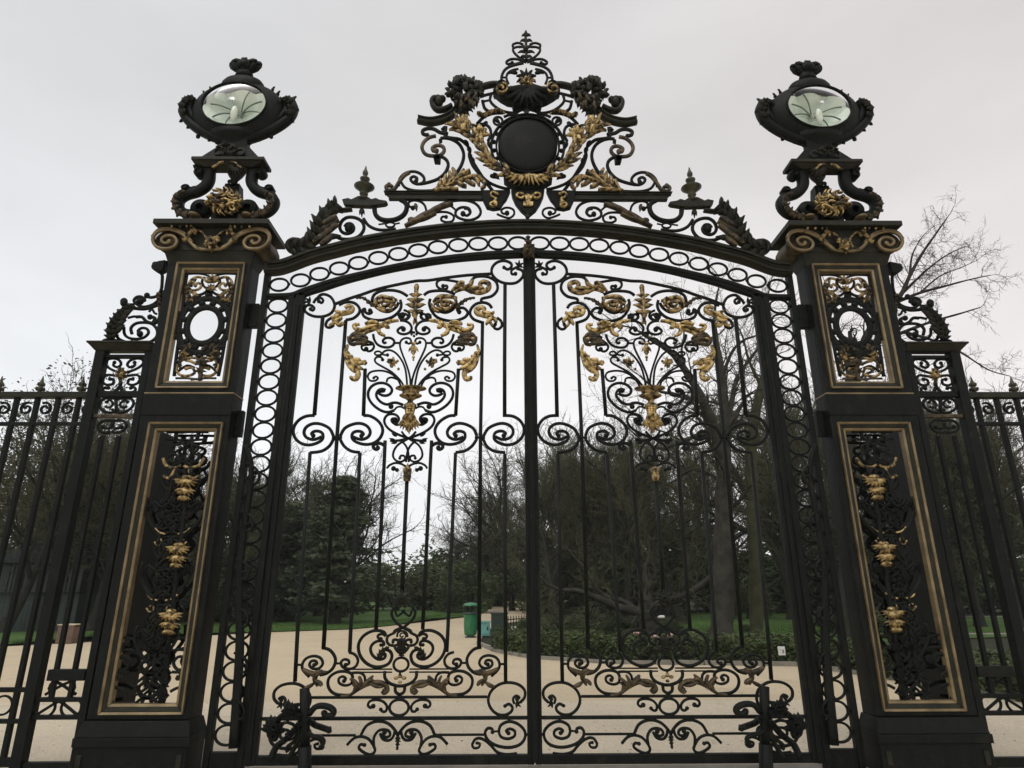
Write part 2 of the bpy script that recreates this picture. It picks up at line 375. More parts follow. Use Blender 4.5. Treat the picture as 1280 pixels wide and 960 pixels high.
def gate_leaf(side, label):
    root = thing("gate_leaf", (side*P(370, 600).x, 0, 0), label, "gate", "leaves of the double gate")
    b = Build(root, side, XA); st = b.st
    # --- frame
    mb = MB(); x0 = P(372.5, 400).x
    top = P(374, 372).z
    box(mb, x0-0.045, x0+0.06, -0.035, 0.035, ZB, top+0.05); b.put('hinge_stile', mb, IRON, smooth=False)
    mb = MB(); box(mb, x0-0.022, x0+0.012, -0.05, -0.0355, ZB, top-0.1); b.put('stile_moulding', mb, IRON, smooth=False)
    mb = MB(); ct = P(660, 318).z
    box(mb, -0.072, -0.006, -0.035, 0.035, ZB, ct); b.put('meeting_stile', mb, IRON, smooth=False)
    if side > 0:
        mb = MB(); box(mb, -0.03, 0.03, -0.058, -0.038, ZB+0.02, ct-0.02); b.put('cover_strip', mb, IRON, smooth=False)
    st([(375, 369), (390, 363.5), (407, 358.5), (430, 351), (464, 342), (490, 336), (520, 330.5), (555, 325), (590, 321.5), (620, 319.5), (655, 318)], 8.5, IRON, 'top_rail', d=0.07)
    for yy, nm, w in ((871, 'rail', 3.2), (897.3, 'rail', 4.2)):
        za = P(600, yy).z; xl = x0+0.06; s = mpp(600, yy)
        mb = MB()
        xa, xb = (xl, -0.072) if yy > 880 else (P(384, 871).x, P(609, 871).x)
        box(mb, xa, xb, -0.016, 0.016, za-w*s/2, za+w*s/2); b.put(nm, mb, IRON, smooth=False)
    mb = MB(); box(mb, x0+0.06, -0.072, -0.03, 0.03, ZB, ZB+0.085); b.put('bottom_rail', mb, IRON, smooth=False)
    za = P(560, 918.5).z; mb = MB(); box(mb, P(541, 918).x, P(606, 918).x, -0.012, 0.012, za-0.011, za+0.011); b.put('rail', mb, IRON, both=True, smooth=False)
    b.axis = XB
    for zz in (P(470, 836.5).z, P(470, 840.3).z):
        mb = MB(); box(mb, P(440, 838).x, P(490.5, 838).x, -0.011, 0.011, zz-0.007, zz+0.007); b.put('thin_rail', mb, IRON, both=True, smooth=False)
    b.axis = XA
    # --- upright bars
    bars = [[(403.4, 396.5), (398, 457), (393, 519)], [(432.3, 400.5), (421.2, 547), (404, 795), (404, 810)],
            [(456.3, 461), (454.3, 519.5)], [(387.5, 566), (372, 789), (368.6, 849)], [(450, 566), (437.5, 790), (437.5, 816)]]
    for q in bars[:1]: st(q, 4.2, name='bar', d=0.032, n=1)
    q = bars[1]; mb = MB(); sweep(mb, [q[0], q[1], (404.4, 810)], 4.0, 0.032, n=1); b.put('bar', mb)
    st([(603.2, 402), (600.6, 547), (598.8, 810)], 4.0, name='bar', d=0.032, n=1)
    st([(631.3, 355), (630.8, 450), (630.8, 521)], 4.2, name='bar', d=0.032, n=1)
    st([(456.4, 461), (454.3, 519.5)], 4.0, name='bar', d=0.032, n=1, both=True)
    st([(387.6, 565.5), (372, 789), (368.7, 852)], 4.0, name='bar', d=0.032, n=1)
    st([(631, 568), (631.5, 720), (632, 853)], 4.0, name='bar', d=0.032, n=1)
    st([(450, 566), (438.3, 790), (437.2, 815.5)], 4.0, name='bar', d=0.032, n=1, both=True)
    st([(508.8, 598), (505, 680), (502.6, 741)], 4.2, name='bar', d=0.032, n=1)
    st([(470, 787)]+E_(1045, 640, 1042, 550, 1020, 520, 975, 512, 937, 530, 937, 560, 965, 575, 985, 560, 975, 548), 3.8, name='crook_bar', both=True, d=0.03, eyes=((-1, 2.2),))
    # --- four big spirals
    for pts, ew in ((E_(835, 235, 900, 240, 970, 280, 1015, 335, 1027, 395, 1000, 460, 940, 510, 860, 525, 780, 508, 725, 470, 725, 415, 765, 393, 812, 397, 835, 420, 815, 437), 3.0),
                    (E_(604, 440, 645, 365, 730, 322, 810, 315, 875, 345, 903, 400, 880, 450, 820, 475, 762, 462, 735, 448), 0),
                    (E_(600, 470, 640, 540, 710, 590, 800, 605), 0)):
        st(pts, 3.4, both=True, d=0.03, eyes=((-1, ew),) if ew else ())
    for pts, ew in ((E_(345, 235, 270, 240, 200, 272, 150, 328, 132, 395, 155, 465, 215, 515, 295, 530, 375, 508, 425, 470, 425, 415, 385, 392, 340, 395, 315, 418, 333, 437), 3.0),
                    (E_(534, 440, 495, 365, 405, 320, 325, 318, 262, 352, 240, 405, 265, 455, 330, 476, 390, 460, 415, 445), 0),
                    (E_(535, 470, 495, 540, 415, 592, 300, 607), 0)):
        st(pts, 3.4, both=True, d=0.03, eyes=((-1, ew),) if ew else ())
    mb = MB()
    for dx in (-4.2, 0, 4.2): eye(mb, 421.2+dx, 547, 2.6)
    b.put('collar', mb, IRON, both=True)
    # --- corner rings with their little volutes
    def corner(path, v1, sprig, nm='corner_scroll'):
        st(path, 3.1, name=nm, d=0.028, eyes=((-1, 2.4),)); st(v1, 2.8, name=nm, d=0.026, eyes=((-1, 2.6),))
        mb = MB()
        x, y, a = sprig
        for k, da in enumerate((-60, -25, 10, 45)): leaflet(mb, x, y, a+da, 9-abs(k-1.5)*1.5, 3.2, 25*(k-1.5), 0.02)
        b.put('sprig', mb, IRON)
    corner(A(285, 440, 318, 395, 365, 383, 430, 413, 467, 490, 440, 563, 365, 602, 270, 605, 195, 575, 165, 535, 185, 497, 228, 492, 262, 520, 245, 545, 225, 530), A(255, 470, 285, 425, 325, 418, 352, 442, 335, 470, 308, 452), (388, 377, 200))
    corner(B(1085, 205, 1140, 225, 1152, 275, 1110, 330, 1050, 355, 960, 350, 885, 315, 838, 255, 845, 190, 895, 142, 965, 128, 1025, 150, 1035, 185, 1000, 215, 960, 195), B(1110, 185, 1070, 200, 1035, 225, 1040, 262, 1075, 258), (648, 333, -50))
    mir = Build(root, side)
    corner(K(1040, 465, 1085, 415, 1085, 340, 1020, 283, 920, 265, 830, 285, 752, 350, 722, 440, 750, 525, 815, 582, 890, 590, 948, 560, 965, 515, 930, 480, 890, 500), K(985, 480, 970, 430, 1000, 398, 1035, 415, 1010, 432), (645, 879, 20))
    # same corner at the hinge side
    hc = [(2*P(*q).x*0+q[0], q[1]) for q in K(1040, 465, 1085, 415, 1085, 340, 1020, 283, 920, 265, 830, 285, 752, 350, 722, 440, 750, 525, 815, 582, 890, 590, 948, 560, 965, 515, 930, 480, 890, 500)]
    for pts, w, e in ((hc, 3.1, 2.4), (K(985, 480, 970, 430, 1000, 398, 1035, 415, 1010, 432), 2.8, 2.6)):
        mb = MB(); sweep(mb, pts, w, 0.028); eye(mb, *pts[-1], e)
        m2 = MB(); m2.add([(2*XB-v[0], v[1], v[2]) for v in mb.v], [f[::-1] for f in mb.f]); b.put('corner_scroll', m2)
    mb = MB()
    for k, da in enumerate((-60, -25, 10, 45)): leaflet(mb, 645, 879, 20+da, 9-abs(k-1.5)*1.5, 3.2, 25*(k-1.5), 0.02)
    m2 = MB(); m2.add([(2*XB-v[0], v[1], v[2]) for v in mb.v], [f[::-1] for f in mb.f]); b.put('sprig', m2)
    # --- curved string under the top rail
    st(A(468, 482, 600, 430, 740, 385, 900, 330, 1100, 285, 1280, 250)+B(200, 325, 400, 295, 600, 272, 838, 258), 3.2, name='curved_bar', d=0.03)
    # --- top scrolls, hinge side
    st(A(578, 640, 650, 625, 705, 580, 717, 530, 680, 480, 620, 460, 560, 467, 508, 492), 3.2)
    st(A(440, 615, 392, 650, 378, 700, 415, 717, 455, 695, 440, 680), 3.0, eyes=((-1, 2.4),))
    mb = MB(); flames(mb, [A(410, 700, 465, 660, 480, 600, 545, 575, 625, 555, 645, 520, 605, 500, 570, 522), A(470, 545, 520, 570, 590, 565), A(430, 615, 480, 605, 520, 575), A(470, 650, 510, 690, 560, 665), A(440, 640, 500, 640, 540, 610)], 5.2); b.put('acanthus_leaf', mb, GOLD)
    st(A(820, 545, 838, 560, 812, 578, 775, 562, 768, 528, 745, 548, 758, 602, 830, 635, 930, 642, 1040, 612, 1112, 552, 1133, 490, 1122, 440), 3.2, eyes=((0, 2.8),))
    st(A(838, 460, 858, 392, 930, 350, 1040, 343, 1130, 362, 1195, 402), 3.2)
    st(A(868, 500, 930, 545, 1010, 557, 1080, 512, 1105, 465), 3.2)
    mb = MB(); flames(mb, [A(868, 445, 930, 408, 1020, 425, 1092, 442), A(880, 485, 950, 450, 1040, 470, 1082, 502), A(890, 525, 960, 548, 1042, 530), A(920, 440, 955, 500, 1010, 482, 990, 452), A(1040, 408, 1065, 450, 1015, 525), A(868, 505, 878, 445, 905, 415), A(900, 470, 920, 520, 980, 530)], 4.2); b.put('curled_leaf', mb, GOLDD)
    mb = MB(); acanthus(mb, A(865, 505, 810, 465, 760, 425, 690, 420), 8, 4, h=0.03, spread=30); b.put('acanthus_leaf', mb, BRONZE)
    st(A(1150, 602, 1168, 588, 1148, 572, 1115, 590, 1122, 628, 1180, 637, 1218, 600, 1200, 560, 1158, 540), 2.6, eyes=((0, 2.6),))
    # --- top scrolls, meeting side
    st(B(350, 380, 388, 378, 388, 405, 335, 412, 293, 385, 290, 342, 330, 318, 400, 322, 505, 340), 2.8, eyes=((0, 2.6),))
    st(B(622, 350, 660, 298, 720, 283, 800, 290, 872, 328, 897, 390, 882, 440, 830, 485, 738, 508, 738, 545), 3.2)
    mb = MB(); flames(mb, [B(435, 430, 500, 385, 560, 385, 640, 430, 720, 445, 800, 412, 808, 360, 750, 338, 715, 368, 740, 385), B(450, 412, 520, 350, 565, 348), B(560, 395, 625, 365, 650, 310), B(470, 440, 560, 405, 640, 450), B(600, 400, 690, 400, 760, 400)], 5.0); b.put('acanthus_leaf', mb, GOLDD)
    st(B(838, 600, 808, 562, 750, 545, 680, 560, 630, 610, 622, 665, 660, 715, 742, 745), 3.2)
    mb = MB(); flames(mb, [B(850, 785, 820, 735, 838, 682, 790, 660, 705, 660, 682, 622, 730, 595, 768, 612, 745, 630), B(862, 640, 800, 682, 715, 672), B(780, 765, 812, 720, 840, 700), B(835, 690, 870, 715, 885, 745), B(850, 660, 800, 655, 740, 640)], 5.2); b.put('acanthus_leaf', mb, GOLD)
    st(B(888, 698, 930, 730, 937, 782, 900, 812, 862, 798, 872, 765), 3.0, eyes=((-1, 2.4),))
    st(B(160, 472, 205, 440, 280, 428, 380, 430, 470, 462), 3.2)
    st(B(512, 640, 490, 615, 550, 598, 597, 642, 570, 692, 480, 726, 390, 726, 290, 692, 232, 622, 213, 560, 222, 510), 3.2, eyes=((0, 3),))
    mb = MB(); flames(mb, [B(250, 540, 310, 490, 400, 485, 492, 500), B(258, 565, 330, 530, 420, 540, 475, 572), B(288, 602, 360, 618, 442, 590), B(325, 500, 338, 562, 400, 572, 412, 530), B(450, 488, 482, 540, 430, 592), B(238, 560, 258, 612, 310, 642), B(290, 520, 300, 580, 350, 600)], 4.2); b.put('curled_leaf', mb, GOLDD)
    st(B(235, 575, 300, 625, 380, 645, 450, 612, 480, 560), 3.4)
    mb = MB(); acanthus(mb, B(470, 600, 530, 555, 580, 520, 660, 500), 9, 4, h=0.03, spread=30); b.put('acanthus_leaf', mb, BRONZE)
    st(B(190, 690, 175, 672, 205, 660, 228, 690, 200, 725, 150, 712, 125, 660, 150, 640), 2.6, eyes=((0, 2.6),))
    # --- palmette
    mb = MB(); sweep(mb, B(72, 720, 75, 600, 82, 450, 86, 390), 5, 0.05, -0.02, 0.7, 1.0)
    eye(mb, 520.7, 359, 3.4, -0.02, 0.9, 4.5); eye(mb, 520, 368, 3.0, -0.03)
    for yy, ln, w in ((368, 9, 5), (375, 12, 6.5), (382, 14, 7), (389, 11, 6)):
        for sg in (-1, 1): leaflet(mb, 519.6, yy+3, -90+sg*48, ln, w, sg*40, 0.03, -0.02)
    leaflet(mb, 519, 400, 60, 7, 4, 20, 0.03); leaflet(mb, 519, 400, 120, 7, 4, -20, 0.03); eye(mb, 518.5, 393, 4, -0.02)
    b.put('palmette', mb, GOLDD)
    # --- gilded festoons either side of the bouquet
    mb = MB(); flames(mb, [C(625, 85, 545, 92, 475, 125, 400, 155, 320, 185, 250, 215, 170, 245), C(475, 110, 430, 150, 432, 205, 490, 238), C(430, 135, 330, 148, 255, 182, 195, 165, 182, 132, 235, 122), C(425, 110, 360, 100, 290, 120), C(330, 180, 260, 235, 200, 262, 130, 270), C(520, 100, 500, 140, 535, 155), C(360, 170, 290, 195, 240, 200, 190, 205)], 5.4)
    b.put('acanthus_leaf', mb, GOLD, both=True)
    mb = MB(); flames(mb, [C(125, 275, 180, 222, 250, 228, 315, 262), C(138, 302, 210, 266, 290, 280, 335, 302), C(155, 325, 230, 312, 295, 322), C(195, 228, 215, 290, 270, 272), C(250, 238, 268, 302, 330, 292), C(120, 250, 140, 310, 190, 330), C(180, 250, 240, 250, 280, 300)], 4.6, -0.04); b.put('shell_flower', mb, BRONZE, both=True)
    mb = MB(); flames(mb, [C(120, 330, 98, 410, 130, 495, 190, 560, 222, 615, 200, 668, 158, 665, 150, 645), C(102, 390, 150, 470, 225, 510, 295, 500, 280, 525), C(145, 480, 200, 540, 265, 570), C(95, 440, 120, 520, 170, 580, 205, 600), C(125, 400, 130, 440, 170, 445), C(170, 470, 215, 480, 245, 470)], 5.4)
    b.put('acanthus_leaf', mb, GOLD, both=True)
    # --- bouquet stems
    for pts, w, ey in ((C(745, 745, 742, 670, 725, 590, 695, 500, 660, 410, 640, 340, 648, 290, 685, 262, 735, 265, 752, 295, 730, 318, 703, 303), 2.2, 2.2),
                       (C(712, 745, 705, 650, 690, 560, 655, 480, 600, 412, 540, 382, 490, 390, 455, 420, 440, 440), 2.2, 0),
                       (C(680, 745, 640, 680, 560, 603, 470, 550, 405, 512, 388, 478, 410, 450, 455, 455, 470, 478), 2.2, 1.8),
                       (C(515, 432, 470, 425, 440, 397, 405, 395, 386, 413, 408, 432, 460, 425), 2.0, 0),
                       (C(650, 745, 620, 680, 560, 622, 480, 590, 400, 588, 340, 605, 318, 645, 340, 685, 390, 688, 420, 662, 398, 645, 377, 660), 2.2, 1.8),
                       (C(610, 672, 560, 655, 520, 665, 508, 692), 2.2, 1.4),
                       (C(690, 168, 663, 150, 632, 165, 615, 188, 635, 213, 685, 222, 737, 203, 757, 160, 735, 115, 690, 90, 640, 85), 2.8, 0),
                       (C(622, 22, 640, 62, 688, 75, 722, 45, 690, 18, 660, 42), 2.6, 2.4),
                       (C(590, 310, 642, 310), 2.4, 0),
                       (C(503, 300, 485, 312, 468, 292, 492, 263, 545, 260, 582, 290, 572, 330, 530, 352, 470, 350, 415, 325, 382, 275, 372, 222), 2.8, 0),
                       (C(306, 365, 290, 385, 262, 372, 265, 335)+C(300, 392, 345, 395, 378, 362, 372, 322, 335, 300, 285, 292)[3:], 2.4, 2.4)):
        st(pts, w, name='stem' if w < 2.5 else 'scroll', both=True, d=0.022, eyes=((-1, ey),) if ey else ())
    st(C(302, 371, 320, 392, 355, 385, 380, 350, 365, 312, 330, 296, 285, 290), 2.6, both=True, eyes=((0, 3.0),))
    mb = MB(); eye(mb, *C(675, 172)[0], 3.2); b.put('boss', mb, IRON, both=True)
    for x, y in ((780, 205), (755, 222), (805, 222), (780, 240), (765, 203)):
        mb = MB(); eye(mb, *C(x, y)[0], 1.7); b.put('boss', mb, IRON)
    mb = MB()
    for sx in (-1, 1):
        leaflet(mb, *C(775, 350)[0], 90-sx*75, 9, 4, sx*50, 0.02, -0.01); leaflet(mb, *C(775, 370)[0], 90-sx*50, 6, 3.2, sx*30, 0.02, -0.01); leaflet(mb, *C(775, 330)[0], -90+sx*30, 6, 3.4, sx*30, 0.02, -0.01)
    for y, r in ((352, 3.2), (410, 2.4), (450, 2.0), (478, 1.4)): eye(mb, *C(774, y)[0], r, -0.01)
    b.put('flower', mb, GOLD)
    mb = MB(); rosette(mb, *C(565, 500)[0], 6.5, 5, 6, 2, 0.03)
    for x, y in ((525, 480), (615, 490), (560, 545), (625, 570)): eye(mb, *C(x, y)[0], 1.8)
    b.put('flower', mb, GOLDD, both=True)
    for x, y in ((515, 430), (465, 477)):
        mb = MB(); eye(mb, *C(x, y)[0], 2.2); b.put('bud', mb, IRON, both=True)
    # --- vase
    mb = MB(); ax = lambda y: 513.4-(y-490)*0.045
    prof = [(124, 2), (112, 15), (118, 19), (128, 19.5), (136, 14), (150, 11), (178, 10.5), (190, 14), (200, 14.3), (212, 12), (228, 7), (244, 4), (256, 3.2), (268, 4.5), (285, 7.8), (300, 8.2), (320, 7.4), (350, 6.2), (382, 5.6), (396, 7), (410, 7.6), (460, 7), (520, 4), (560, 2)]
    lathe(mb, [(ax(470+y/8), 470+y/8, r) for y, r in prof], -0.02, 18, 0.7)
    vase = b.put('vase', mb, GOLDD)
    mb = MB()
    for k, yy in enumerate((300, 322, 345, 368)):
        for dx in (-4, 0, 4): eye(mb, ax(470+yy/8)+dx*(1-k*0.08), 470+yy/8, 2.2, -0.06)
    b.put('beading', mb, GOLD, parent=vase)
    mb = MB()
    for i in range(9):
        a = 90+(i-4)*20; leaflet(mb, ax(522)-0.2, 521+abs(i-4)*0.7, a, 18-abs(i-4)*0.3, 6.0, (i-4)*-9, 0.045, -0.06)
    for i in range(7):
        a = 90+(i-3)*26; leaflet(mb, ax(522)-0.2, 518, a, 11, 5.2, (i-3)*-12, 0.05, -0.09)
    leaflet(mb, ax(534), 533, 90, 10, 4, 0, 0.03, -0.04)
    b.put('leaf_skirt', mb, GOLD, parent=vase)
    for pts, w, ey in ((Gz(425, 342, 360, 362, 290, 345, 215, 292, 168, 225, 163, 160, 195, 105, 250, 75, 310, 70, 365, 90, 398, 130, 390, 170, 350, 195, 300, 192, 265, 170), 3.0, 0),
                       (Gz(335, 140, 300, 130, 262, 145, 243, 185, 255, 225, 295, 265, 350, 285, 400, 270, 450, 268, 512, 290), 3.0, 0),
                       (Gz(425, 340, 450, 312, 490, 308, 524, 325), 2.0, 0),
                       (Gz(435, 432, 412, 425, 395, 440, 410, 468, 445, 470, 470, 430, 445, 392, 395, 380, 348, 395, 323, 440, 335, 490, 375, 535, 440, 575, 520, 608, 600, 632, 660, 645, 745, 648), 2.8, 0),
                       (Gz(405, 462, 440, 488, 490, 485, 520, 490), 2.6, 0),
                       (Gz(640, 555, 600, 600, 540, 640, 470, 680, 425, 735, 410, 800, 440, 845, 490, 858, 530, 832, 522, 800, 488, 798, 478, 822), 2.4, 2.0),
                       (Gz(505, 660, 540, 700, 562, 760, 568, 860), 2.4, 0),
                       (Gz(563, 925, 500, 882, 430, 870, 372, 895, 350, 925), 2.4, 0)):
        st(pts, w, both=True, d=0.026, eyes=((-1, ey),) if ey else ())
    for q, r_, ry_ in (((300, 148), 4.6, 2.4), ((390, 305), 3.4, None), ((430, 437), 3.4, None)):
        mb = MB(); eye(mb, *Gz(*q)[0], r_, ry=ry_); b.put('boss', mb, IRON, both=True)
    mb = MB()
    for x, y, a in ((450, 600, 190), (430, 640, 180), (450, 660, 150)): leaflet(mb, *Gz(x, y)[0], a, 8, 3.5, 30, 0.02)
    b.put('leaf_tip', mb, IRON, both=True)
    for q, r_ in (((415, 925), 3.2), ((450, 940), 2.6)):
        mb = MB(); eye(mb, *Gz(*q)[0], r_); b.put('bud', mb, IRON, both=True)
    mb = MB(); lathe(mb, [(509.4, 579, 0.6), (509.4, 583, 2), (509.3, 586, 5), (509.2, 589, 5.6), (509.1, 593, 4.6), (509, 595, 5.2), (509, 598, 4.6), (508.8, 601, 4.4), (508.7, 602, 2)], 0, 12)
    for a in (-150, -120, -60, -30): leaflet(mb, 509.3, 588, a, 6, 3, 20 if a > -90 else -20, 0.02, -0.03)
    b.put('finial', mb, GOLDD)
    # --- lower panel
    b.axis = XB
    mb = MB()
    for i in range(9): leaflet(mb, 502.5, 751, -90+(i-4)*32, 15-abs(i-4)*0.8, 4.5, (i-4)*14, 0.03, -0.01)
    rosette(mb, 502.4, 749.5, 6, 6, 7, 2, 0.04, -0.03); b.put('flower', mb, IRONW)
    st(I(600, 310, 562, 345, 560, 400, 600, 462, 662, 512, 725, 545, 755, 575), 3.0, both=True)
    st(I(665, 512, 590, 545, 575, 572, 522, 600, 508, 648, 535, 688, 595, 695, 632, 668, 612, 640, 575, 638, 570, 660), 3.0, both=True, eyes=((-1, 2.2),))
    st(I(760, 340, 735, 400, 690, 370, 662, 340), 2.4, both=True)
    st(I(612, 612, 618, 570, 662, 548, 706, 570, 716, 612), 2.2); st(spi(502.8, 794.5, 1.0, 0, 5, 420, 0.9), 1.6)
    mb = MB(); acanthus(mb, I(660, 620, 658, 700, 655, 790), 16, 6, h=0.04, w1=0.5); b.put('acanthus_leaf', mb, IRONW)
    mb = MB(); leaflet(mb, *I(655, 780)[0], 215, 18, 5, 25, 0.03); b.put('leaf', mb, IRONW, both=True)
    st(I(500, 602, 480, 562, 420, 545, 350, 555, 272, 602, 226, 682, 235, 780, 290, 860, 372, 905, 460, 905, 530, 872, 560, 803, 540, 752, 500, 735), 3.4, both=True, d=0.03)
    st(I(445, 632, 420, 615, 425, 590, 465, 580, 500, 602), 3.0, both=True, eyes=((0, 3),))
    st(I(450, 690, 478, 690, 470, 655, 420, 650, 367, 680, 345, 730, 365, 790, 420, 832, 478, 825, 495, 790, 470, 770), 3.2, both=True, eyes=((0, 2.4), (-1, 3)))
    mb = MB(); acanthus(mb, I(430, 820, 450, 770, 480, 735, 520, 715), 12, 4, h=0.03); b.put('acanthus_leaf', mb, IRONW, both=True)
    mb = MB(); c = P(501.5, 830.6); c.x = XB; ringw(mb, c, 9.3*mpp(501, 830), 8.6*mpz(501, 830), 0.025, 0.03); b.put('ring', mb)
    # bar-end scrolls
    st(H(340, 318, 410, 335, 460, 390, 475, 450, 450, 520, 390, 572, 320, 590), 3.4, both=True)
    st(H(215, 610, 150, 540, 145, 478, 185, 422, 260, 400, 325, 420, 348, 475, 312, 522, 252, 527, 215, 492, 232, 452, 275, 450, 290, 478, 262, 490), 3.0, both=True, eyes=((-1, 2.8),))
    mb = MB(); flames(mb, [H(300, 702, 268, 640, 270, 592, 205, 562, 150, 530), H(268, 605, 320, 572, 388, 560), H(268, 640, 318, 670, 335, 702), H(262, 670, 220, 700, 170, 715), H(255, 585, 290, 560, 340, 548)], 5.0, -0.01)
    b.put('acanthus_leaf', mb, BRONZE if side > 0 else BRONZE, both=True)
    st(H(95, 488, 148, 488), 2.4, both=True); st(H(468, 475, 532, 473), 2.4, both=True)
    st(H(612, 365, 668, 385, 700, 440, 680, 500, 620, 530, 550, 512, 530, 465, 560, 435, 602, 442, 610, 475, 578, 488), 3.0, both=True, eyes=((-1, 2.8),))
    st(K(320, 215, 340, 172, 400, 150, 480, 156, 548, 200, 565, 262, 540, 330, 480, 375, 400, 387, 330, 388), 3.2, both=True)
    st(K(322, 200, 330, 270, 390, 290, 450, 265, 458, 220, 420, 200, 388, 225, 405, 245), 2.8, both=True, eyes=((-1, 2.8),))
    mb = MB(); flames(mb, [K(420, 395, 330, 385, 250, 328, 170, 282, 100, 262, 30, 266, -22, 298, -42, 345, -10, 372, 15, 350), K(330, 388, 265, 330, 228, 262, 255, 198), K(310, 375, 255, 305, 290, 250, 335, 222), K(250, 320, 165, 245, 118, 198), K(200, 298, 145, 240, 108, 245), K(140, 268, 70, 298, 0, 308), K(300, 360, 280, 300, 315, 275)], 4.6, -0.01)
    eye(mb, *K(-15, 350)[0], 4.0, -0.01)
    b.put('acanthus_leaf', mb, BRONZE, both=True)
    st(K(330, 165, 250, 165, 205, 200, 195, 250), 2.8, both=True)
    st(J(490, 150, 488, 215, 530, 268, 600, 296, 640, 300), 3.4, both=True)
    mb = MB()
    for dx, dy, r in ((-5, 2, 3.0), (5, 2, 3.0), (0, 0, 3.0), (0, 7, 2.6), (0, -2, 2.2)): eye(mb, 500+dx, 845.5+dy, r, -0.01, 0.7, r*0.8)
    b.put('trefoil', mb, GOLDD)
    mb = MB(); sweep(mb, J(640, 155, 640, 200), 2.2, 0.02); b.put('stem', mb)
    st(J(592, 308, 597, 360, 640, 388), 3.4, both=True)
    mb = MB(); c = P(498.8, 884.4); c.x = XB; s = mpp(498, 884); ringw(mb, c, 12*s, 10*mpz(498, 884), 3.4*s, 0.03); b.put('ring', mb)
    st(J(372, 502, 345, 517, 320, 492, 340, 452, 405, 438, 470, 455, 508, 500, 500, 550, 468, 556, 448, 535), 2.8, both=True, eyes=((0, 3.2), (-1, 2.6)))
    # lowest row
    st(J(250, 790, 298, 705, 370, 662, 450, 653, 530, 680, 590, 742, 620, 800), 3.2, both=True)
    st(J(380, 900, 378, 820, 420, 752, 480, 735, 530, 752, 540, 795, 500, 812, 470, 790, 485, 765), 3.0, both=True, eyes=((-1, 3.2),))
    st(J(440, 770, 470, 832, 535, 842, 575, 800, 590, 742), 3.0, both=True)
    st(J(110, 890, 180, 822, 255, 805, 325, 830, 372, 890, 390, 950, 350, 985, 290, 970, 230, 925, 245, 885, 285, 890), 3.0, both=True, eyes=((-1, 2.6),))
    mb = MB(); acanthus(mb, J(618, 800, 618, 860, 612, 930), 9, 4, h=0.03); b.put('acanthus_leaf', mb, IRONW)
    st(K(828, 755, 848, 692, 930, 655, 1020, 680, 1087, 750, 1085, 830, 1030, 890, 930, 915, 820, 900, 740, 860, 700, 810, 692, 760, 720, 722, 760, 730, 765, 762), 3.2, both=True, eyes=((-1, 2.6),))
    st(K(828, 755, 850, 808, 920, 828, 985, 800, 985, 750, 938, 728, 900, 750, 925, 772), 3.0, both=True, eyes=((-1, 2.8),))
    st(K(772, 755, 828, 752), 2.0, both=True); st(K(1086, 785, 1118, 785), 2.6, both=True); st(K(930, 632, 932, 656), 3.0, both=True, n=1)
    st(K(560, 890, 590, 835, 640, 822, 700, 850, 760, 905, 810, 960, 900, 985, 1010, 975), 3.0, both=True)
    st(K(560, 890, 580, 920, 625, 915, 640, 880, 610, 870), 2.6, both=True, eyes=((-1, 2.2),))
    return root

gate_leaf(1, "left leaf of the black double gate, with gilded vase, nearest the kiosk")
gate_leaf(-1, "right leaf of the black double gate, with gilded vase, before the forked tree")
# ================================================================== arched overthrow with its crest
Q1 = lambda *f: Z(510, 130, 8, *f)
Q2 = lambda *f: Z(580, 30, 8, *f)
Q3 = lambda *f: Z(510, 80, 8, *f)
Q4 = lambda *f: Z(580, 190, 8, *f)
Q5 = lambda *f: Z(470, 190, 8, *f)
Q6 = lambda *f: Z(350, 200, 8, *f)

arch = thing("arched_overthrow", (0, 0, P(660, 285).z), "arched black iron overthrow above both gate leaves with a blank dark medallion", "gate arch")
ab = Build(arch, 1, 0.0)
def symcurve(left, w, m, name, d, Y=0.0, yp=None, back=None):
    """bar symmetric about X = 0, traced on its left half"""
    mb = MB(); W = [P(x, y, -d*0.5 if yp is None else yp) for x, y in catmull(left, 4)]; bk = hd_ = d/2 if back is None else back
    W = [Vector((v.x, Y, v.z)) for v in W if v.x < -0.02]; W = W+[Vector((-v.x, Y, v.z)) for v in reversed(W)]
    n = len(W); hd = d/2; vs = []; fs = []
    for i in range(n):
        t = (W[min(i+1, n-1)]-W[max(0, i-1)]).normalized(); nn = Vector((-t.z, 0, t.x)); h = w/2
        for a, c in ((h, -hd*.75), (h*.7, -hd), (-h*.7, -hd), (-h, -hd*.75), (-h, bk), (h, bk)):
            vs.append(W[i]+nn*a+Vector((0, c, 0)))
    for i in range(n-1):
        for j in range(6): fs.append((i*6+j, i*6+(j+1) % 6, i*6+6+(j+1) % 6, i*6+6+j))
    fs.append((5, 4, 3, 2, 1, 0)); fs.append(tuple((n-1)*6+j for j in range(6)))
    mb.add(vs, fs); return ab.put(name, mb, m, smooth=False)
TOPL = [(333, 337), (348, 336), (362, 332), (389, 322), (420, 314), (450, 306.5), (485, 300), (520, 294.5), (560, 289.5), (600, 286.5), (630, 285), (660, 284.5)]
sh = lambda t, d: [(x, y+d) for x, y in t]
beam = symcurve(sh(TOPL, 0.2), 0.165, IRONW, 'arch_beam', 0.20, 0.0, 0.0, 0.03)
for dd, w, dp in ((-9.4, 0.035, 0.27), (-5.0, 0.022, 0.235), (0.0, 0.02, 0.22)):
    symcurve(sh(TOPL, dd), w, IRONW, 'moulding', dp, 0.0, None, 0.035)
LOWL = [(333, 368.5), (362, 367.5), (376, 362.5), (389, 358), (420, 348.2), (464, 337.8), (490, 332), (520, 326.3), (555, 321), (590, 317.2), (620, 315), (660, 313.8)]
symcurve(LOWL, 0.055, IRON, 'lower_beam', 0.10)
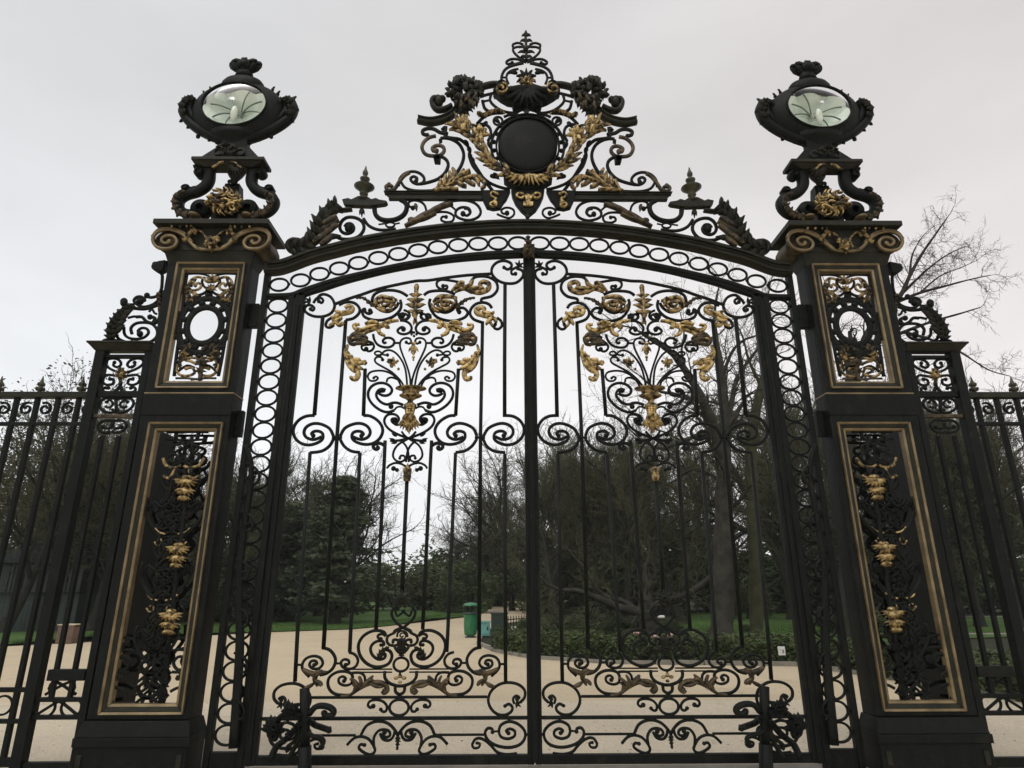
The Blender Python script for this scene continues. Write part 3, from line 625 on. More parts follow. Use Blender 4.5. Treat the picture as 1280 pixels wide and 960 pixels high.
# frieze of rings
MID = [(349, 356), (375.5, 350.4), (399.4, 342.5), (424, 335.6), (448, 328.8), (473, 322.5), (498, 317.5), (523, 313), (547.5, 309), (573, 306.4), (598, 304.8), (622.5, 304.3), (647.5, 304.0)]
for x, y in MID:
    s = mpp(x, y); mb = MB(); ringw(mb, P(x, y), 11.6*s, 7.6*mpz(x, y), 2.7*s, 0.03); ab.put('ring', mb, IRON, both=True)
    mb = MB(); eye(mb, x+12.4, y-0.8 if x < 600 else y, 1.8); ab.put('collar', mb, IRON, both=True)
# gilded clasp at the crown of the arch
mb = MB(); rosette(mb, 660, 316.5, 8, 8, 8, 2, 0.07, -0.09); box(mb, -0.065, 0.065, -0.12, -0.02, P(660, 322).z, P(660, 311).z)
acanthus(mb, [(660, 312), (660, 303), (660, 296)], 12, 3, Y=-0.1, h=0.05); ab.put('clasp', mb, BRONZE)
# --- low crest on the arch shoulders
def put(pts, w, name='scroll', m=IRON, ey=None, d=None, Y=0.0, t0=1, t1=1, eyes=None):
    ab.st(pts, w, m, name, True, d, Y, eyes if eyes else (((-1, ey),) if ey else ()), t0, t1)
mb = MB(); acanthus(mb, Q6(110, 900, 220, 890, 310, 830, 375, 720, 420, 610, 520, 500, 560, 470), 30, 9, h=0.10, w1=0.8, spread=34)
for k, (x, y, a) in enumerate(((400, 780, 20), (430, 700, -5), (450, 640, -20), (470, 580, -30), (480, 780, 10))): leaflet(mb, *Q6(x, y)[0], a, 17, 7, -30, 0.07, -0.05)
ab.put('acanthus_leaf', mb, IRONW, both=True)
mb = MB(); flames(mb, [Q6(330, 830, 420, 760, 500, 690, 580, 640), Q6(400, 850, 470, 800, 520, 760), Q6(430, 640, 500, 600, 570, 560), Q6(400, 720, 480, 660, 590, 600)], 7.5, -0.08, 0.07); ab.put('leaf_rib', mb, BRONZE, both=True)
put(Q6(235, 825, 190, 808, 130, 805, 82, 838, 85, 890, 140, 915, 260, 890, 330, 870), 5, m=IRONW, d=0.10, eyes=((1, 3.4), (2, 4), (3, 3.4)))
mb = MB(); prism(mb, Q6(628, 412, 690, 398, 720, 412, 790, 378, 875, 380, 920, 410, 965, 398, 1000, 415, 1065, 425, 1080, 440, 1060, 458, 1010, 466, 900, 480, 660, 470, 640, 452), -0.05, 0.03, 0.0, 0.5); ab.put('ledge', mb, IRONW, both=True, smooth=False)
put(Q6(530, 480, 600, 505, 720, 492), 4.5, d=0.08, m=IRONW)
mb = MB(); prof = [(58, 0.4), (75, 1.2), (95, 1.9), (115, 3.6), (130, 4.3), (145, 4.0), (158, 2.2), (168, 2.6), (178, 4), (186, 7.4), (200, 7.0), (222, 3.4), (236, 2.4), (248, 5), (262, 12), (268, 15.3), (282, 12), (300, 9), (314, 6.4), (328, 4), (338, 6.6), (350, 6.0), (362, 3.4), (376, 4.2), (390, 6.4), (402, 9)]
lathe(mb, [(350+845/8+(y-60)*0.0006, 200+y/8, r*0.84) for y, r in prof], 0.0, 16)
for i in range(0): ball(mb, P(455.6, 233, 0)+Vector((15*mpp(455, 233)*cos(i*pi/4), 15*mpp(455, 233)*sin(i*pi/4), 0.02)), 0.025, 0.025, 0.05, 6, 4)
ab.put('finial', mb, VERDI, both=True)
put(Q6(520, 745, 600, 785, 700, 792, 790, 762, 840, 690, 822, 620, 760, 580, 680, 573, 622, 608, 598, 668, 618, 718, 668, 737, 722, 717, 738, 675, 713, 640, 672, 640, 648, 668), 3.6, ey=0)
mb = MB(); eye(mb, *Q6(690, 685)[0], 5.5); ab.put('boss', mb, IRON, both=True)
mb = MB(); leaflet(mb, *Q6(820, 490)[0], 60, 8, 4, 10, 0.03); leaflet(mb, *Q6(820, 490)[0], 120, 8, 4, -10, 0.03); leaflet(mb, *Q6(820, 490)[0], 90, 11, 4, 0, 0.04); ab.put('pendant', mb, IRONW, both=True)
put(Q6(835, 585, 885, 655, 970, 695, 1060, 700, 1160, 690), 3.4)
put(Q6(945, 478, 955, 545, 1005, 592, 1085, 606, 1172, 590, 1240, 545, 1268, 480, 1250, 425, 1200, 395), 5.0, d=0.06)
mb = MB(); ringp(mb, 487.7, 281, 5.5, 3.1, 2, 0.03); ab.put('ring', mb, IRON, both=True)
put(Q6(985, 645, 1050, 636), 1.8); put(Q6(1150, 640, 1198, 630), 1.8)
# horizontal ledge under the medallion
mb = MB(); z0, z1 = P(540, 249.5).z, P(540, 239.3).z; xl = P(480.5, 244).x; xr = P(604, 244).x
box(mb, xl+0.06, xr, -0.035, 0.03, z0-0.01, z0+0.055); box(mb, xl+0.03, xr+0.002, -0.05, 0.035, z0+0.0555, z0+0.078); box(mb, xl, xr+0.004, -0.07, 0.04, z0+0.0785, z1-0.03)
ab.put('ledge', mb, IRONW, both=True, smooth=False)
put(Q5(300, 730, 400, 672, 480, 630, 560, 590, 640, 530, 760, 492, 900, 485, 1000, 520, 1047, 590, 1022, 650, 940, 682, 860, 672, 802, 640, 800, 590, 850, 555, 920, 560, 945, 602, 910, 637, 870, 618), 3.0, ey=3.4)
put(Q5(560, 612, 640, 600, 720, 605, 776, 640, 765, 690, 700, 702, 652, 680, 665, 648, 702, 650), 2.6, ey=2.4)
put(Q5(505, 600, 490, 540, 450, 500, 385, 484, 332, 500, 330, 540, 368, 560), 2.6, ey=3)
put(Q5(560, 600, 650, 555, 740, 540, 790, 575), 2.2)
mb = MB(); flames(mb, [Q5(290, 742, 390, 690, 480, 638, 560, 600, 650, 540), Q5(360, 700, 480, 660, 600, 610), Q5(480, 640, 620, 560, 770, 515), Q5(330, 700, 350, 680, 400, 690)], 7.0, -0.01, 0.08); leaflet(mb, *Q5(390, 520)[0], 60, 10, 5, 30, 0.04)
ab.put('acanthus_leaf', mb, BRONZE, both=True)
# S scrolls and leaf sprays on the ledge
put(Q5(165, 350, 130, 330, 100, 350, 115, 380, 180, 375, 225, 310, 280, 240, 335, 205), 3.8, m=BRONZE, ey=0, d=0.05, eyes=((1, 3.2),))
put(Q5(225, 340, 238, 270, 290, 215, 370, 195, 440, 215, 482, 262, 470, 305, 420, 322, 370, 305, 345, 270, 375, 245, 412, 265, 400, 293), 3.2, ey=3)
put(Q5(440, 320, 520, 305, 620, 270, 690, 210, 722, 140, 710, 88, 672, 55, 640, 45), 3.6)
put(Q5(250, 300, 290, 355, 370, 383, 480, 388, 600, 383), 3.0)
mb = MB(); prism(mb, Q5(575, 55, 640, 45, 645, 100, 590, 108), -0.05, 0.05, 0, 0.5); ab.put('clasp', mb, IRON, both=True, smooth=False)
mb = MB(); flames(mb, [Q5(572, 388, 680, 348, 760, 282, 788, 215, 765, 168), Q5(600, 382, 640, 325, 650, 280), Q5(675, 345, 690, 285, 700, 235), Q5(720, 312, 742, 245, 735, 198), Q5(640, 380, 780, 315, 900, 268, 1000, 245, 1072, 290, 1085, 340, 1048, 368), Q5(800, 300, 860, 332, 905, 345), Q5(880, 275, 950, 312, 992, 330), Q5(960, 255, 1012, 282, 1032, 332), Q5(760, 322, 850, 235, 938, 185), Q5(820, 262, 868, 202, 882, 182), Q5(868, 226, 920, 216, 945, 204), Q5(580, 390, 700, 372, 825, 372)], 5.4, -0.03, 0.08)
ab.put('leaf_spray', mb, GOLDD, both=True)
put(Q1(480, 700, 530, 620, 556, 540, 550, 470, 510, 400, 440, 355, 370, 340, 325, 345), 3.6)
put(Q1(285, 470, 255, 470, 245, 440, 290, 415, 345, 425, 362, 470, 320, 512, 240, 520, 172, 500, 140, 440, 160, 380, 215, 335, 280, 320), 4.0, m=BRONZE, ey=0, eyes=((0, 3.2),))
put(Q1(195, 312, 152, 300, 150, 265, 200, 245, 262, 252, 320, 285, 400, 300), 4.0, ey=0, eyes=((0, 2.6),))
put(Q1(310, 385, 335, 380, 325, 362), 2.4, ey=2.4)
put(Q1(340, 260, 380, 230, 370, 320, 430, 340, 520, 355, 600, 420), 3.6)
mb = MB(); prism(mb, Q1(250, 525, 330, 520, 320, 590, 265, 585), -0.05, 0.05, 0, 0.6); ab.put('clasp', mb, IRON, both=True, smooth=False)
# broken pediment
put(Q3(100, 568, 215, 590, 330, 572, 430, 528, 500, 450, 545, 380, 620, 300, 730, 235, 850, 205, 945, 212), 6.0, name='pediment_moulding', m=IRONW, d=0.10)
put(Q3(105, 545, 215, 566, 328, 548, 425, 503, 490, 430), 2.0, name='moulding', m=IRONW, d=0.14)
put(Q3(945, 195, 990, 215, 990, 262, 945, 290, 900, 275, 890, 240, 920, 222, 955, 235, 945, 258), 2.4, name='volute', m=GOLDD, d=0.06, Y=-0.12)
mb = MB(); latheY(mb, P(*Q3(938, 250)[0]), [(-0.115, 0.5), (-0.1, 0.62), (0.1, 0.62), (0.115, 0.5)], 0.11, 0.11, 20); ab.put('volute_drum', mb, IRONW, both=True)
mb = MB(); leaflet(mb, *Q3(1000, 250)[0], -20, 7, 4, 0, 0.03, -0.1); leaflet(mb, *Q3(1000, 250)[0], 50, 7, 4, 0, 0.03, -0.1); ab.put('leaf', mb, GOLDD, both=True)
put(Q3(345, 350, 300, 345, 250, 350, 240, 400, 290, 460, 370, 452, 440, 420), 5.0, m=IRONW, d=0.10, eyes=((0, 4.5), (1, 4.5), (2, 3)))
mb = MB(); eye(mb, *Q3(310, 375)[0], 6.0); ab.put('boss', mb, IRONW, both=True)
rr = random.Random(5)
mb = MB()
for i in range(150):
    a = rr.uniform(0, 360); r = rr.random()**0.5; x, y = 510+570/8+cos(radians(a))*r*17, 80+285/8+sin(radians(a))*r*16
    leaflet(mb, x, y, a+rr.uniform(-70, 70), rr.uniform(6, 10), rr.uniform(5.5, 8), rr.uniform(-60, 60), 0.04, rr.uniform(-0.16, 0.12)*(1.1-r*0.6), 4)
for q in ((430, 215, 230), (420, 265, 190), (440, 330, 200), (490, 175, 250), (560, 165, -90), (640, 175, -70), (680, 200, -40)): leaflet(mb, *Q3(q[0], q[1])[0], q[2], 7, 5, 20, 0.03)
ab.put('flower_bunch', mb, IRONW, both=True)
mb = MB()
for i in range(16): leaflet(mb, 510+rr.uniform(520, 700)/8, 80+rr.uniform(280, 400)/8, rr.uniform(40, 140), 8, 4, 40, 0.04, -0.19)
ab.put('flower', mb, BRONZE, both=True)
mb = MB(); acanthus(mb, Q3(690, 500, 760, 520, 820, 490, 900, 470, 960, 490), 9, 5, h=0.05, spread=30); ab.put('leaf', mb, GOLDD, both=True)
mb = MB(); acanthus(mb, Q3(520, 520, 590, 460, 640, 410, 700, 330), 15, 6, h=0.06, spread=50); ab.put('leaf', mb, IRONW, both=True)
# shell basin
mb = MB(); prism(mb, Q2(290, 700, 300, 690, 400, 690, 480, 660, 560, 645, 640, 655, 700, 640, 780, 665, 860, 690, 950, 690, 960, 705, 900, 750, 830, 790, 780, 808, 768, 858, 700, 855, 660, 842, 625, 892, 590, 842, 555, 855, 490, 858, 478, 808, 430, 800, 360, 760), -0.10, 0.08, 0.0, 2.2); ab.put('shell_basin', mb, IRON, smooth=False)
mb = MB()
for i in range(9): leaflet(mb, *Q2(625, 660)[0], 90+(i-4)*21, 20+abs(i-4)*4.2, 7, 0, 0.06, -0.09)
ab.put('shell_rib', mb, IRON)
put(Q2(275, 695, 262, 770, 330, 840, 420, 880, 520, 887, 575, 850), 3.0); put(Q2(185, 765, 205, 840, 245, 872), 3.4); put(Q2(195, 775, 265, 760), 2.4)
put(Q2(160, 730, 220, 710, 300, 690), 3.2)
# crowning openwork
put(Q2(385, 605, 374, 540, 400, 470, 450, 430, 520, 408, 595, 392), 3.0); put(Q2(445, 600, 424, 540, 440, 490, 490, 460, 545, 450), 2.6); put(Q2(385, 535, 430, 535), 2.2)
put(Q2(622, 385, 545, 355, 470, 352, 424, 380, 440, 402, 482, 390), 2.8, ey=2.4); put(Q2(480, 408, 570, 385), 2.6)
put(Q2(622, 365, 560, 340, 505, 292, 490, 250, 530, 230, 592, 228), 2.6); put(Q2(592, 206, 540, 189, 490, 205, 490, 230), 2.6)
mb = MB()
for y, ln in ((110, 6), (165, 8), (230, 9), (280, 11), (325, 8)):
    for sg in (-1, 1): leaflet(mb, *Q2(622, y+12)[0], -90+sg*62, ln, 4, sg*45, 0.03)
leaflet(mb, *Q2(618, 130)[0], -90, 8.5, 5, 0, 0.03); sweep(mb, Q2(625, 360, 622, 240, 616, 120), 3.0, 0.04); eye(mb, *Q2(618, 245)[0], 3.6, -0.02)
ab.put('palmette', mb, IRONW)
mb = MB()
for i in range(11): leaflet(mb, *Q2(622, 560)[0], -90+(i-5)*30, 15-abs(i-5)*0.8, 5, (i-5)*8, 0.05, -0.02)
for sg in (-1, 1): leaflet(mb, *Q2(622+sg*90, 500)[0], -90+sg*60, 11, 6, sg*50, 0.04)
ab.put('palmette', mb, IRON)
mb = MB(); rosette(mb, *Q2(625, 580)[0], 10, 6, 7, 2, 0.05, -0.05); ab.put('rosette', mb, GOLDD)
# medallion and its border
mc = P(661.3, 183); ms = mpp(661, 183); mz = mpz(661, 183)
mc = Vector((0, 0, mc.z))
mb = MB(); latheY(mb, mc, [(-0.066, 0.02), (-0.065, 0.3), (-0.062, 0.6), (-0.055, 0.85), (-0.045, 0.96), (-0.03, 1.0), (0.03, 1.0)], 37*ms, 32.5*mz, 48); ab.put('medallion', mb, IRON)
mb = MB(); ringw(mb, mc, 39.2*ms, 34.5*mz, 2.4*ms, 0.12, 48); ab.put('medallion_rim', mb, IRON)
mb = MB(); ringw(mb, mc, 45.5*ms, 40*mz, 3.2*ms, 0.06, 48); ab.put('medallion_ring', mb, IRON)
for i in range(22):
    a = 2*pi*(i+0.5)/22; mb = MB(); ball(mb, mc+Vector((42.5*ms*cos(a), 0, 37.4*mz*sin(a))), 0.032, 0.03, 0.032, 6, 4); ab.put('tie', mb, IRON)
put(Q4(70, 100, 95, 150, 160, 225, 250, 305, 360, 352, 460, 375), 3.2); put(Q4(95, 110, 190, 260, 295, 400), 3.6)
put(Q1(620, 470, 612, 520, 640, 590, 700, 680), 3.4)
put(Q1(650, 290, 680, 225, 745, 200, 810, 230, 830, 300, 800, 370), 3.2)
mb = MB(); ringp(mb, *Q1(900, 170)[0], 5.5, 5.0, 2.6); ab.put('ring', mb, IRON, both=True)
put(Q1(690, 200, 760, 130, 850, 95, 950, 90), 3.4); put(Q1(960, 130, 1010, 110, 1100, 100), 3)
mb = MB()
for x, y, a in ((560, 370, 40), (600, 430, 60), (620, 500, 80), (860, 150, 30), (790, 180, 120), (800, 380, 60), (640, 540, 70), (820, 720, 10), (850, 700, 30), (700, 250, 200)): leaflet(mb, *Q1(x, y)[0], a, 11, 6, 20, 0.04, 0.02)
ab.put('leaf', mb, IRON, both=True)
# laurel branches
mb = MB(); br = Q1(1085, 718, 960, 672, 850, 612, 780, 535, 720, 425, 640, 322, 560, 235, 480, 185)
sweep(mb, br, 3.0, 0.05, -0.12, 1.0, 0.5); ab.put('laurel_branch', mb, GOLDD, both=True)
q = catmull(br, 5); lr = random.Random(11)
for i in range(3, len(q)-2, 3):
    x, y = q[i]; x2, y2 = q[i+1]; a = math.degrees(atan2(y2-y, x2-x)); mb = MB()
    for sg in (-1, 1): leaflet(mb, x, y, a+sg*lr.uniform(32, 62), lr.uniform(15, 21), lr.uniform(5, 6.6), -sg*lr.uniform(10, 35), 0.045, -0.13-lr.uniform(0, .05))
    ab.put('laurel_leaf', mb, GOLD if i % 3 else GOLDD, both=True)
for x, y, rx in ((545, 200, 14), (715, 305, 15)):
    mb = MB()
    for i in range(7): leaflet(mb, *Q1(x, y)[0], -150+i*43+lr.uniform(-12, 12), rx*lr.uniform(0.75, 1.05), 7.5, lr.uniform(-30, 30), 0.06, -0.15)
    ab.put('laurel_leaf', mb, GOLD, both=True)
mb = MB(); leaflet(mb, *Q1(430, 200)[0], 10, 16, 8, 0, 0.06, -0.1); leaflet(mb, *Q1(410, 265)[0], -8, 20, 5, 0, 0.05, -0.1); ab.put('laurel_leaf', mb, GOLDD, both=True)
# gilded fan and bracket below the medallion
mb = MB()
for i in range(11):
    d = i-5; leaflet(mb, 661+d*2.0, 217.5+abs(d)*0.4, 90-d*13, 14+abs(d)*1.2, 4.2, d*-6, 0.05, -0.13)
ab.put('fan', mb, GOLD)
mb = MB(); prism(mb, Q4(395, 250, 420, 290, 480, 300, 560, 290, 700, 290, 780, 300, 850, 290, 875, 250, 880, 310, 830, 340, 760, 380, 690, 405, 590, 405, 510, 380, 440, 340, 400, 310), -0.09, 0.05, 0, 0.8); ab.put('bracket', mb, IRON, smooth=False)
# lambrequin of three tongues
mb = MB(); prism(mb, Q4(165, 388, 465, 388, 440, 450, 425, 480, 395, 515, 360, 570, 290, 580, 225, 562, 190, 490), -0.06, 0.02, -0.03, 1.0); ab.put('tongue', mb, IRON, both=True, smooth=False)
mb = MB(); prism(mb, Q4(470, 386, 805, 386, 795, 450, 765, 520, 720, 590, 640, 655, 565, 590, 510, 520, 480, 450), -0.075, 0.02, -0.03, 1.0); ab.put('tongue', mb, IRON, smooth=False)
ab.st(Q4(330, 420, 290, 400, 265, 425, 285, 450, 320, 465, 300, 495, 262, 520, 285, 545, 325, 535, 315, 508), 2.4, GOLD, 'gilt_motif', True, 0.04, -0.075, ((0, 2.4), (-1, 3.0)))
for sg in (1,):
    ab.st(Q4(632, 480, 610, 440, 570, 412, 530, 422, 535, 448, 575, 462, 600, 440), 2.6, GOLD, 'ram_horn', True, 0.04, -0.09)
mb = MB(); prism(mb, Q4(612, 470, 632, 455, 650, 470, 662, 470, 660, 540, 690, 540, 690, 582, 590, 582, 590, 540, 618, 540), -0.105, -0.074, 0, 0.5); ab.put('gilt_motif', mb, GOLD, smooth=False)
mb = MB(); eye(mb, *Q4(635, 648)[0], 3, -0.08); ab.put('drop', mb, IRONW)
put(Q4(330, 620, 385, 645, 455, 660, 500, 625, 495, 580, 450, 558, 400, 562, 372, 590, 395, 618, 430, 612), 2.4, ey=3.2)
put(Q4(0, 565, 40, 570, 60, 600), 3)
# ================================================================== ring side panels between pillars and leaves
def side_panel(side, label):
    root = thing("ring_panel", (side*P(345, 600).x, 0, 0), label, "gate panel", "ring panels beside the gate leaves")
    b = Build(root, side)
    xo = P(327.5, 403).x; xi = P(362.5, 403).x; zt = P(347, 368.5).z; zb = 0.02
    ztop = P(330, 340).z
    mb = MB(); box(mb, xo-0.032, xo+0.032, -0.04, 0.04, zb, ztop); b.put('stile', mb, IRON, smooth=False)
    mb = MB(); box(mb, xi-0.036, xi+0.03, -0.045, 0.045, zb, P(362, 365).z-0.03); b.put('stile', mb, IRON, smooth=False)
    mb = MB(); box(mb, xo+0.033, xi-0.037, -0.03, 0.03, zb, zb+0.18); b.put('bottom_rail', mb, IRON, smooth=False)
    c0, c1 = P(347, 382).z, P(336, 497).z; step = (c0-c1)/6; cx = (xo+xi)/2; rx = (xi-xo)/2-0.05
    z = c0
    while z > zb+0.25:
        mb = MB(); ringw(mb, Vector((cx, 0, z)), rx, step*0.465, 0.024, 0.03); b.put('ring', mb, IRON)
        for sg in (-1, 1):
            mb = MB(); ball(mb, Vector((cx+sg*(rx+0.012), 0, z)), 0.022, 0.02, 0.016, 6, 4); b.put('collar', mb, IRON)
        z -= step
    return root
side_panel(1, "narrow panel of stacked iron rings between the left gate leaf and the left pillar")
side_panel(-1, "narrow panel of stacked iron rings between the right gate leaf and the right pillar")

# ================================================================== pillars
YF = -0.16            # street face of the pillars
YB = 0.11
CQ = lambda *f: Z(180, 250, 7.111, *f)
S_ = lambda *f: Z(200, 180, 8, *f)
U3_ = lambda *f: Z(200, 320, 5.333, *f)
V3_ = lambda *f: Z(170, 520, 5.333, *f)
V4_ = lambda *f: Z(140, 690, 5.333, *f)
fx = lambda x, y: P(x, y, YF).x
PXL, PXR = fx(207.5, 345), fx(312, 345)             # faces of the shaft
FXL, FXR = fx(222, 328), fx(307.5, 328)           # outer edge of the gilt frames
pz = lambda y: P(265, y, YF).z
pq = lambda y: P(270, y, YF-0.19).z
pc = lambda y: P(282, y, -0.26).z
ZUT, ZUB, ZLT = pz(328.5), pz(485.5), pz(528)
ZLB = (P(1130, 889, YF).z)
PAX = (FXL+FXR)/2

def frame_parts(b, x0, x1, z0, z1):
    """two-step gilt moulding round an opening"""
    for k, (i0, i1, y0, y1, m) in enumerate(((0.0, 0.024, YF-0.030, YF+0.02, GILTLINE), (0.025, 0.064, YF-0.012, YF+0.03, IRONW), (0.065, 0.092, YF-0.002, YF+0.08, GILTLINE))):
        a0, a1, c0, c1 = x0+i0, x1-i0, z0+i0, z1-i0; A0, A1, C0, C1 = x0+i1, x1-i1, z0+i1, z1-i1
        mb = MB()
        for u, v in (((a0, c1), (a1, c1)), ((a1, c1), (a1, c0)), ((a1, c0), (a0, c0)), ((a0, c0), (a0, c1))):
            U = (min(max(u[0], A0), A1), min(max(u[1], C0), C1)); Vv = (min(max(v[0], A0), A1), min(max(v[1], C0), C1))
            vs = []
            for (x, z) in (u, v, Vv, U): vs += [(x, y0 if (x, z) in (u, v) else y0+0.012, z), (x, y1, z)]
            mb.add(vs, [(0, 2, 4, 6), (1, 7, 5, 3), (0, 1, 3, 2), (4, 5, 7, 6), (0, 6, 7, 1), (2, 3, 5, 4)])
        b.put('gilt_frame' if m is GILTLINE else 'frame_hollow', mb, m, smooth=False)

def pillar(side, label):
    root = thing("gate_pillar", (side*PAX, 0, 0), label, "gate pillar", "pillars of the gate")
    b = Build(root, side, PAX)
    W2 = 0.012
    # shaft: four plates round the openings (street face), side plates, back corner posts
    mb = MB(); bx = lambda *a: box(mb, *a)
    zt = pz(318); zb = 0.5; i = 0.05
    bx(PXL, FXL+i, YF, YF+0.045, zb, zt); bx(FXR-i, PXR, YF, YF+0.045, zb, zt)
    bx(FXL+i, FXR-i, YF, YF+0.045, ZUT-i, zt); bx(FXL+i, FXR-i, YF, YF+0.045, ZLT-i, ZUB+i); bx(FXL+i, FXR-i, YF, YF+0.045, zb, ZLB+i)
    b.put('face_plate', mb, IRON, smooth=False)
    mb = MB(); bx(PXR-0.03, PXR-0.001, YF+0.0455, YB, zb, zt); b.put('side_plate', mb, IRON, smooth=False)
    mb = MB(); bx(PXL+0.001, PXL+0.03, YF+0.0455, 0.62, 0.0, ZLT); bx(PXL+0.001, PXL+0.03, YB-0.05, YB, ZLT, zt); bx(PXL+0.001, PXL+0.03, YF+0.0455, YB-0.05, ZLT+0.0005, ZUB-0.001); b.put('side_plate', mb, IRON, smooth=False)
    frame_parts(b, FXL, FXR, ZUB, ZUT); frame_parts(b, FXL, FXR, ZLB, ZLT)
    mb = MB(); zz = pz(491.5); bx(PXL-0.006, PXR+0.006, YF-0.012, YB, zz-0.010, zz+0.008); b.put('gilt_string', mb, GILTLINE, smooth=False)
    mb = MB(); bx(PXL-0.004, PXR+0.004, YF-0.010, YF-0.0005, pz(519), pz(493)); b.put('band', mb, IRON, smooth=False)
    mb = MB()                                    # plinth
    zc, ze = P(1130, 905, YF).z, P(1130, 913, YF).z
    frustum(mb, PXL-0.05, PXR+0.05, YF-0.06, YB+0.05, ze-0.02, PXL-0.012, PXR+0.012, YF-0.02, YB+0.012, zc+0.06)
    bx(PXL-0.06, PXR+0.06, YF-0.07, YB+0.06, ze-0.10, ze-0.021); bx(PXL-0.04, PXR+0.04, YF-0.05, YB+0.04, 0.0, ze-0.101)
    bx(PXL, PXR, YF, YB, zc+0.06, 0.52)
    b.put('plinth', mb, IRON, smooth=False)
    mb = MB(); 
    for x in (PXL-0.0, PXR-0.05): bx(x, x+0.05, YF-0.062, YF-0.0505, 0.10, 0.22)
    b.put('plinth_block', mb, IRONW, smooth=False)
    mb = MB(); h = P(322, 385, YF); bx(PXR+0.001, PXR+0.10, -0.03, 0.05, h.z-0.18, h.z+0.12); b.put('hinge_box', mb, IRON, smooth=False)
    mb = MB(); h = P(300, 520, YF); bx(PXR+0.001, PXR+0.08, -0.03, 0.04, h.z-0.20, h.z+0.1); b.put('hinge_box', mb, IRON, smooth=False)
    # --- upper openwork
    YP = YF+0.05
    st = lambda pts, w, m=IRON, nm='scroll', both=True, ey=None, d=None: b.st(pts, w, m, nm, both, d, YP, ((-1, ey),) if ey else ())
    oc = P(260.4, 406.7, YP); s = mpp(260, 406, YP); sz_ = mpz(260, 406, YP); oc.x = PAX
    for r, w, m in ((21.5, 8, IRON), (32.0, 8, IRON)):
        mb = MB(); ringw(mb, oc, r*s, r*1.06*sz_, w*s, 0.03, 36); b.put('oval_ring', mb, m)
    for k in range(12):
        a = 2*pi*(k+0.5)/12; mb = MB(); ball(mb, oc+Vector((26.4*s*cos(a), 0, 28.2*sz_*sin(a))), 0.045, 0.03, 0.04, 6, 4); b.put('tie', mb, IRON)
    for k in range(16):
        a = 2*pi*k/16; mb = MB(); ball(mb, oc+Vector((36.5*s*cos(a), 0, 38.5*sz_*sin(a))), 0.05, 0.025, 0.035, 6, 4); b.put('tie', mb, IRON)
    st(U3_(355, 165, 320, 175, 290, 150, 245, 140, 205, 165, 190, 205, 215, 230, 260, 220, 275, 195, 255, 180, 235, 195), 2.8, GOLDD, ey=2.4)
    st(U3_(240, 245, 215, 290, 185, 305, 180, 250), 3.2, GOLDD); st(U3_(355, 240, 310, 240, 280, 255, 240, 265), 3, IRON)
    st(U3_(190, 120, 250, 118, 300, 125, 355, 150), 2.2, IRON)
    st(U3_(185, 335, 215, 310, 270, 300), 3); st(U3_(160, 380, 185, 345, 195, 300), 3)
    mb = MB()
    for k in range(7): leaflet(mb, *U3_(352, 170)[0], -90+(k-3)*26, 10, 3.4, (k-3)*8, 0.03, YP-0.02)
    for k in range(7): leaflet(mb, *U3_(342, 225)[0], -90+(k-3)*28, 7.5, 3.0, (k-3)*8, 0.03, YP-0.02)
    b.put('palmette', mb, GOLDD)
    st(U3_(180, 115, 168, 200, 158, 300, 146, 400, 135, 480, 122, 580, 108, 680, 95, 800), 3.4, IRON, 'border_strip'); st(U3_(200, 280, 160, 260, 175, 200, 215, 200), 3.0, IRON); st(U3_(300, 140, 280, 170, 300, 210, 340, 215), 2.6, IRON); st(U3_(240, 150, 225, 180, 240, 205), 2.6, GOLDD); st(U3_(130, 660, 170, 620, 215, 640, 205, 670), 3.0, IRON); st(U3_(250, 660, 225, 640, 245, 610), 3, IRON); st(U3_(120, 770, 180, 730, 230, 745), 2.6, IRON)
    mb = MB(); acanthus(mb, U3_(230, 300, 190, 270, 185, 220, 215, 180), 12, 5, YP+0.01, 0.03); acanthus(mb, U3_(215, 600, 165, 620, 140, 680, 135, 750), 13, 5, YP+0.01, 0.03); b.put('leaf', mb, BRONZE, both=True)
    mb = MB(); acanthus(mb, U3_(200, 225, 240, 265, 205, 300, 180, 290), 8, 4, YP, 0.03); b.put('leaf', mb, GOLDD, both=True)
    st(U3_(275, 690, 240, 680, 190, 680, 140, 700, 110, 745, 130, 790, 180, 800, 230, 780, 215, 745, 175, 750), 3.0, GOLDD, ey=2.4)
    st(U3_(150, 640, 165, 690, 200, 700, 245, 720), 3.2, GOLDD); st(U3_(200, 585, 230, 620, 275, 640), 3, IRON); st(U3_(140, 570, 160, 600, 210, 610), 3, IRON)
    st(U3_(105, 815, 180, 815, 270, 825), 2.4, BRONZE); st(U3_(130, 600, 150, 650, 120, 720), 3, IRON)
    mb = MB(); sweep(mb, U3_(280, 690, 272, 760, 268, 830), 4.5, 0.03, YP-0.02)
    for k in range(7): leaflet(mb, *U3_(280, 720)[0], -90+(k-3)*28, 9, 3.4, (k-3)*9, 0.03, YP-0.03)
    for k in range(5): leaflet(mb, *U3_(271, 770)[0], -90+(k-2)*40, 8, 3.2, (k-2)*12, 0.03, YP-0.03)
    eye(mb, *U3_(290, 620)[0], 3, YP-0.02); b.put('palmette', mb, BRONZE)
    mb = MB(); acanthus(mb, U3_(150, 690, 175, 660, 160, 640, 140, 660), 9, 4, YP, 0.03); b.put('leaf', mb, GOLDD, both=True)
    # --- lower openwork, front and rear
    def st(pts, w, m=IRON, nm='scroll', both=True, ey=None, d=None):
        b.st(pts, w, m, nm, both, d, YP, ((-1, ey),) if ey else ())
        mb_ = MB(); sweep(mb_, pts, w*1.25, 0.025, YP); mb_.v = [(v[0], v[1]+0.17, v[2]) for v in mb_.v]; b.put('rear_'+nm, mb_, IRON, both=both)
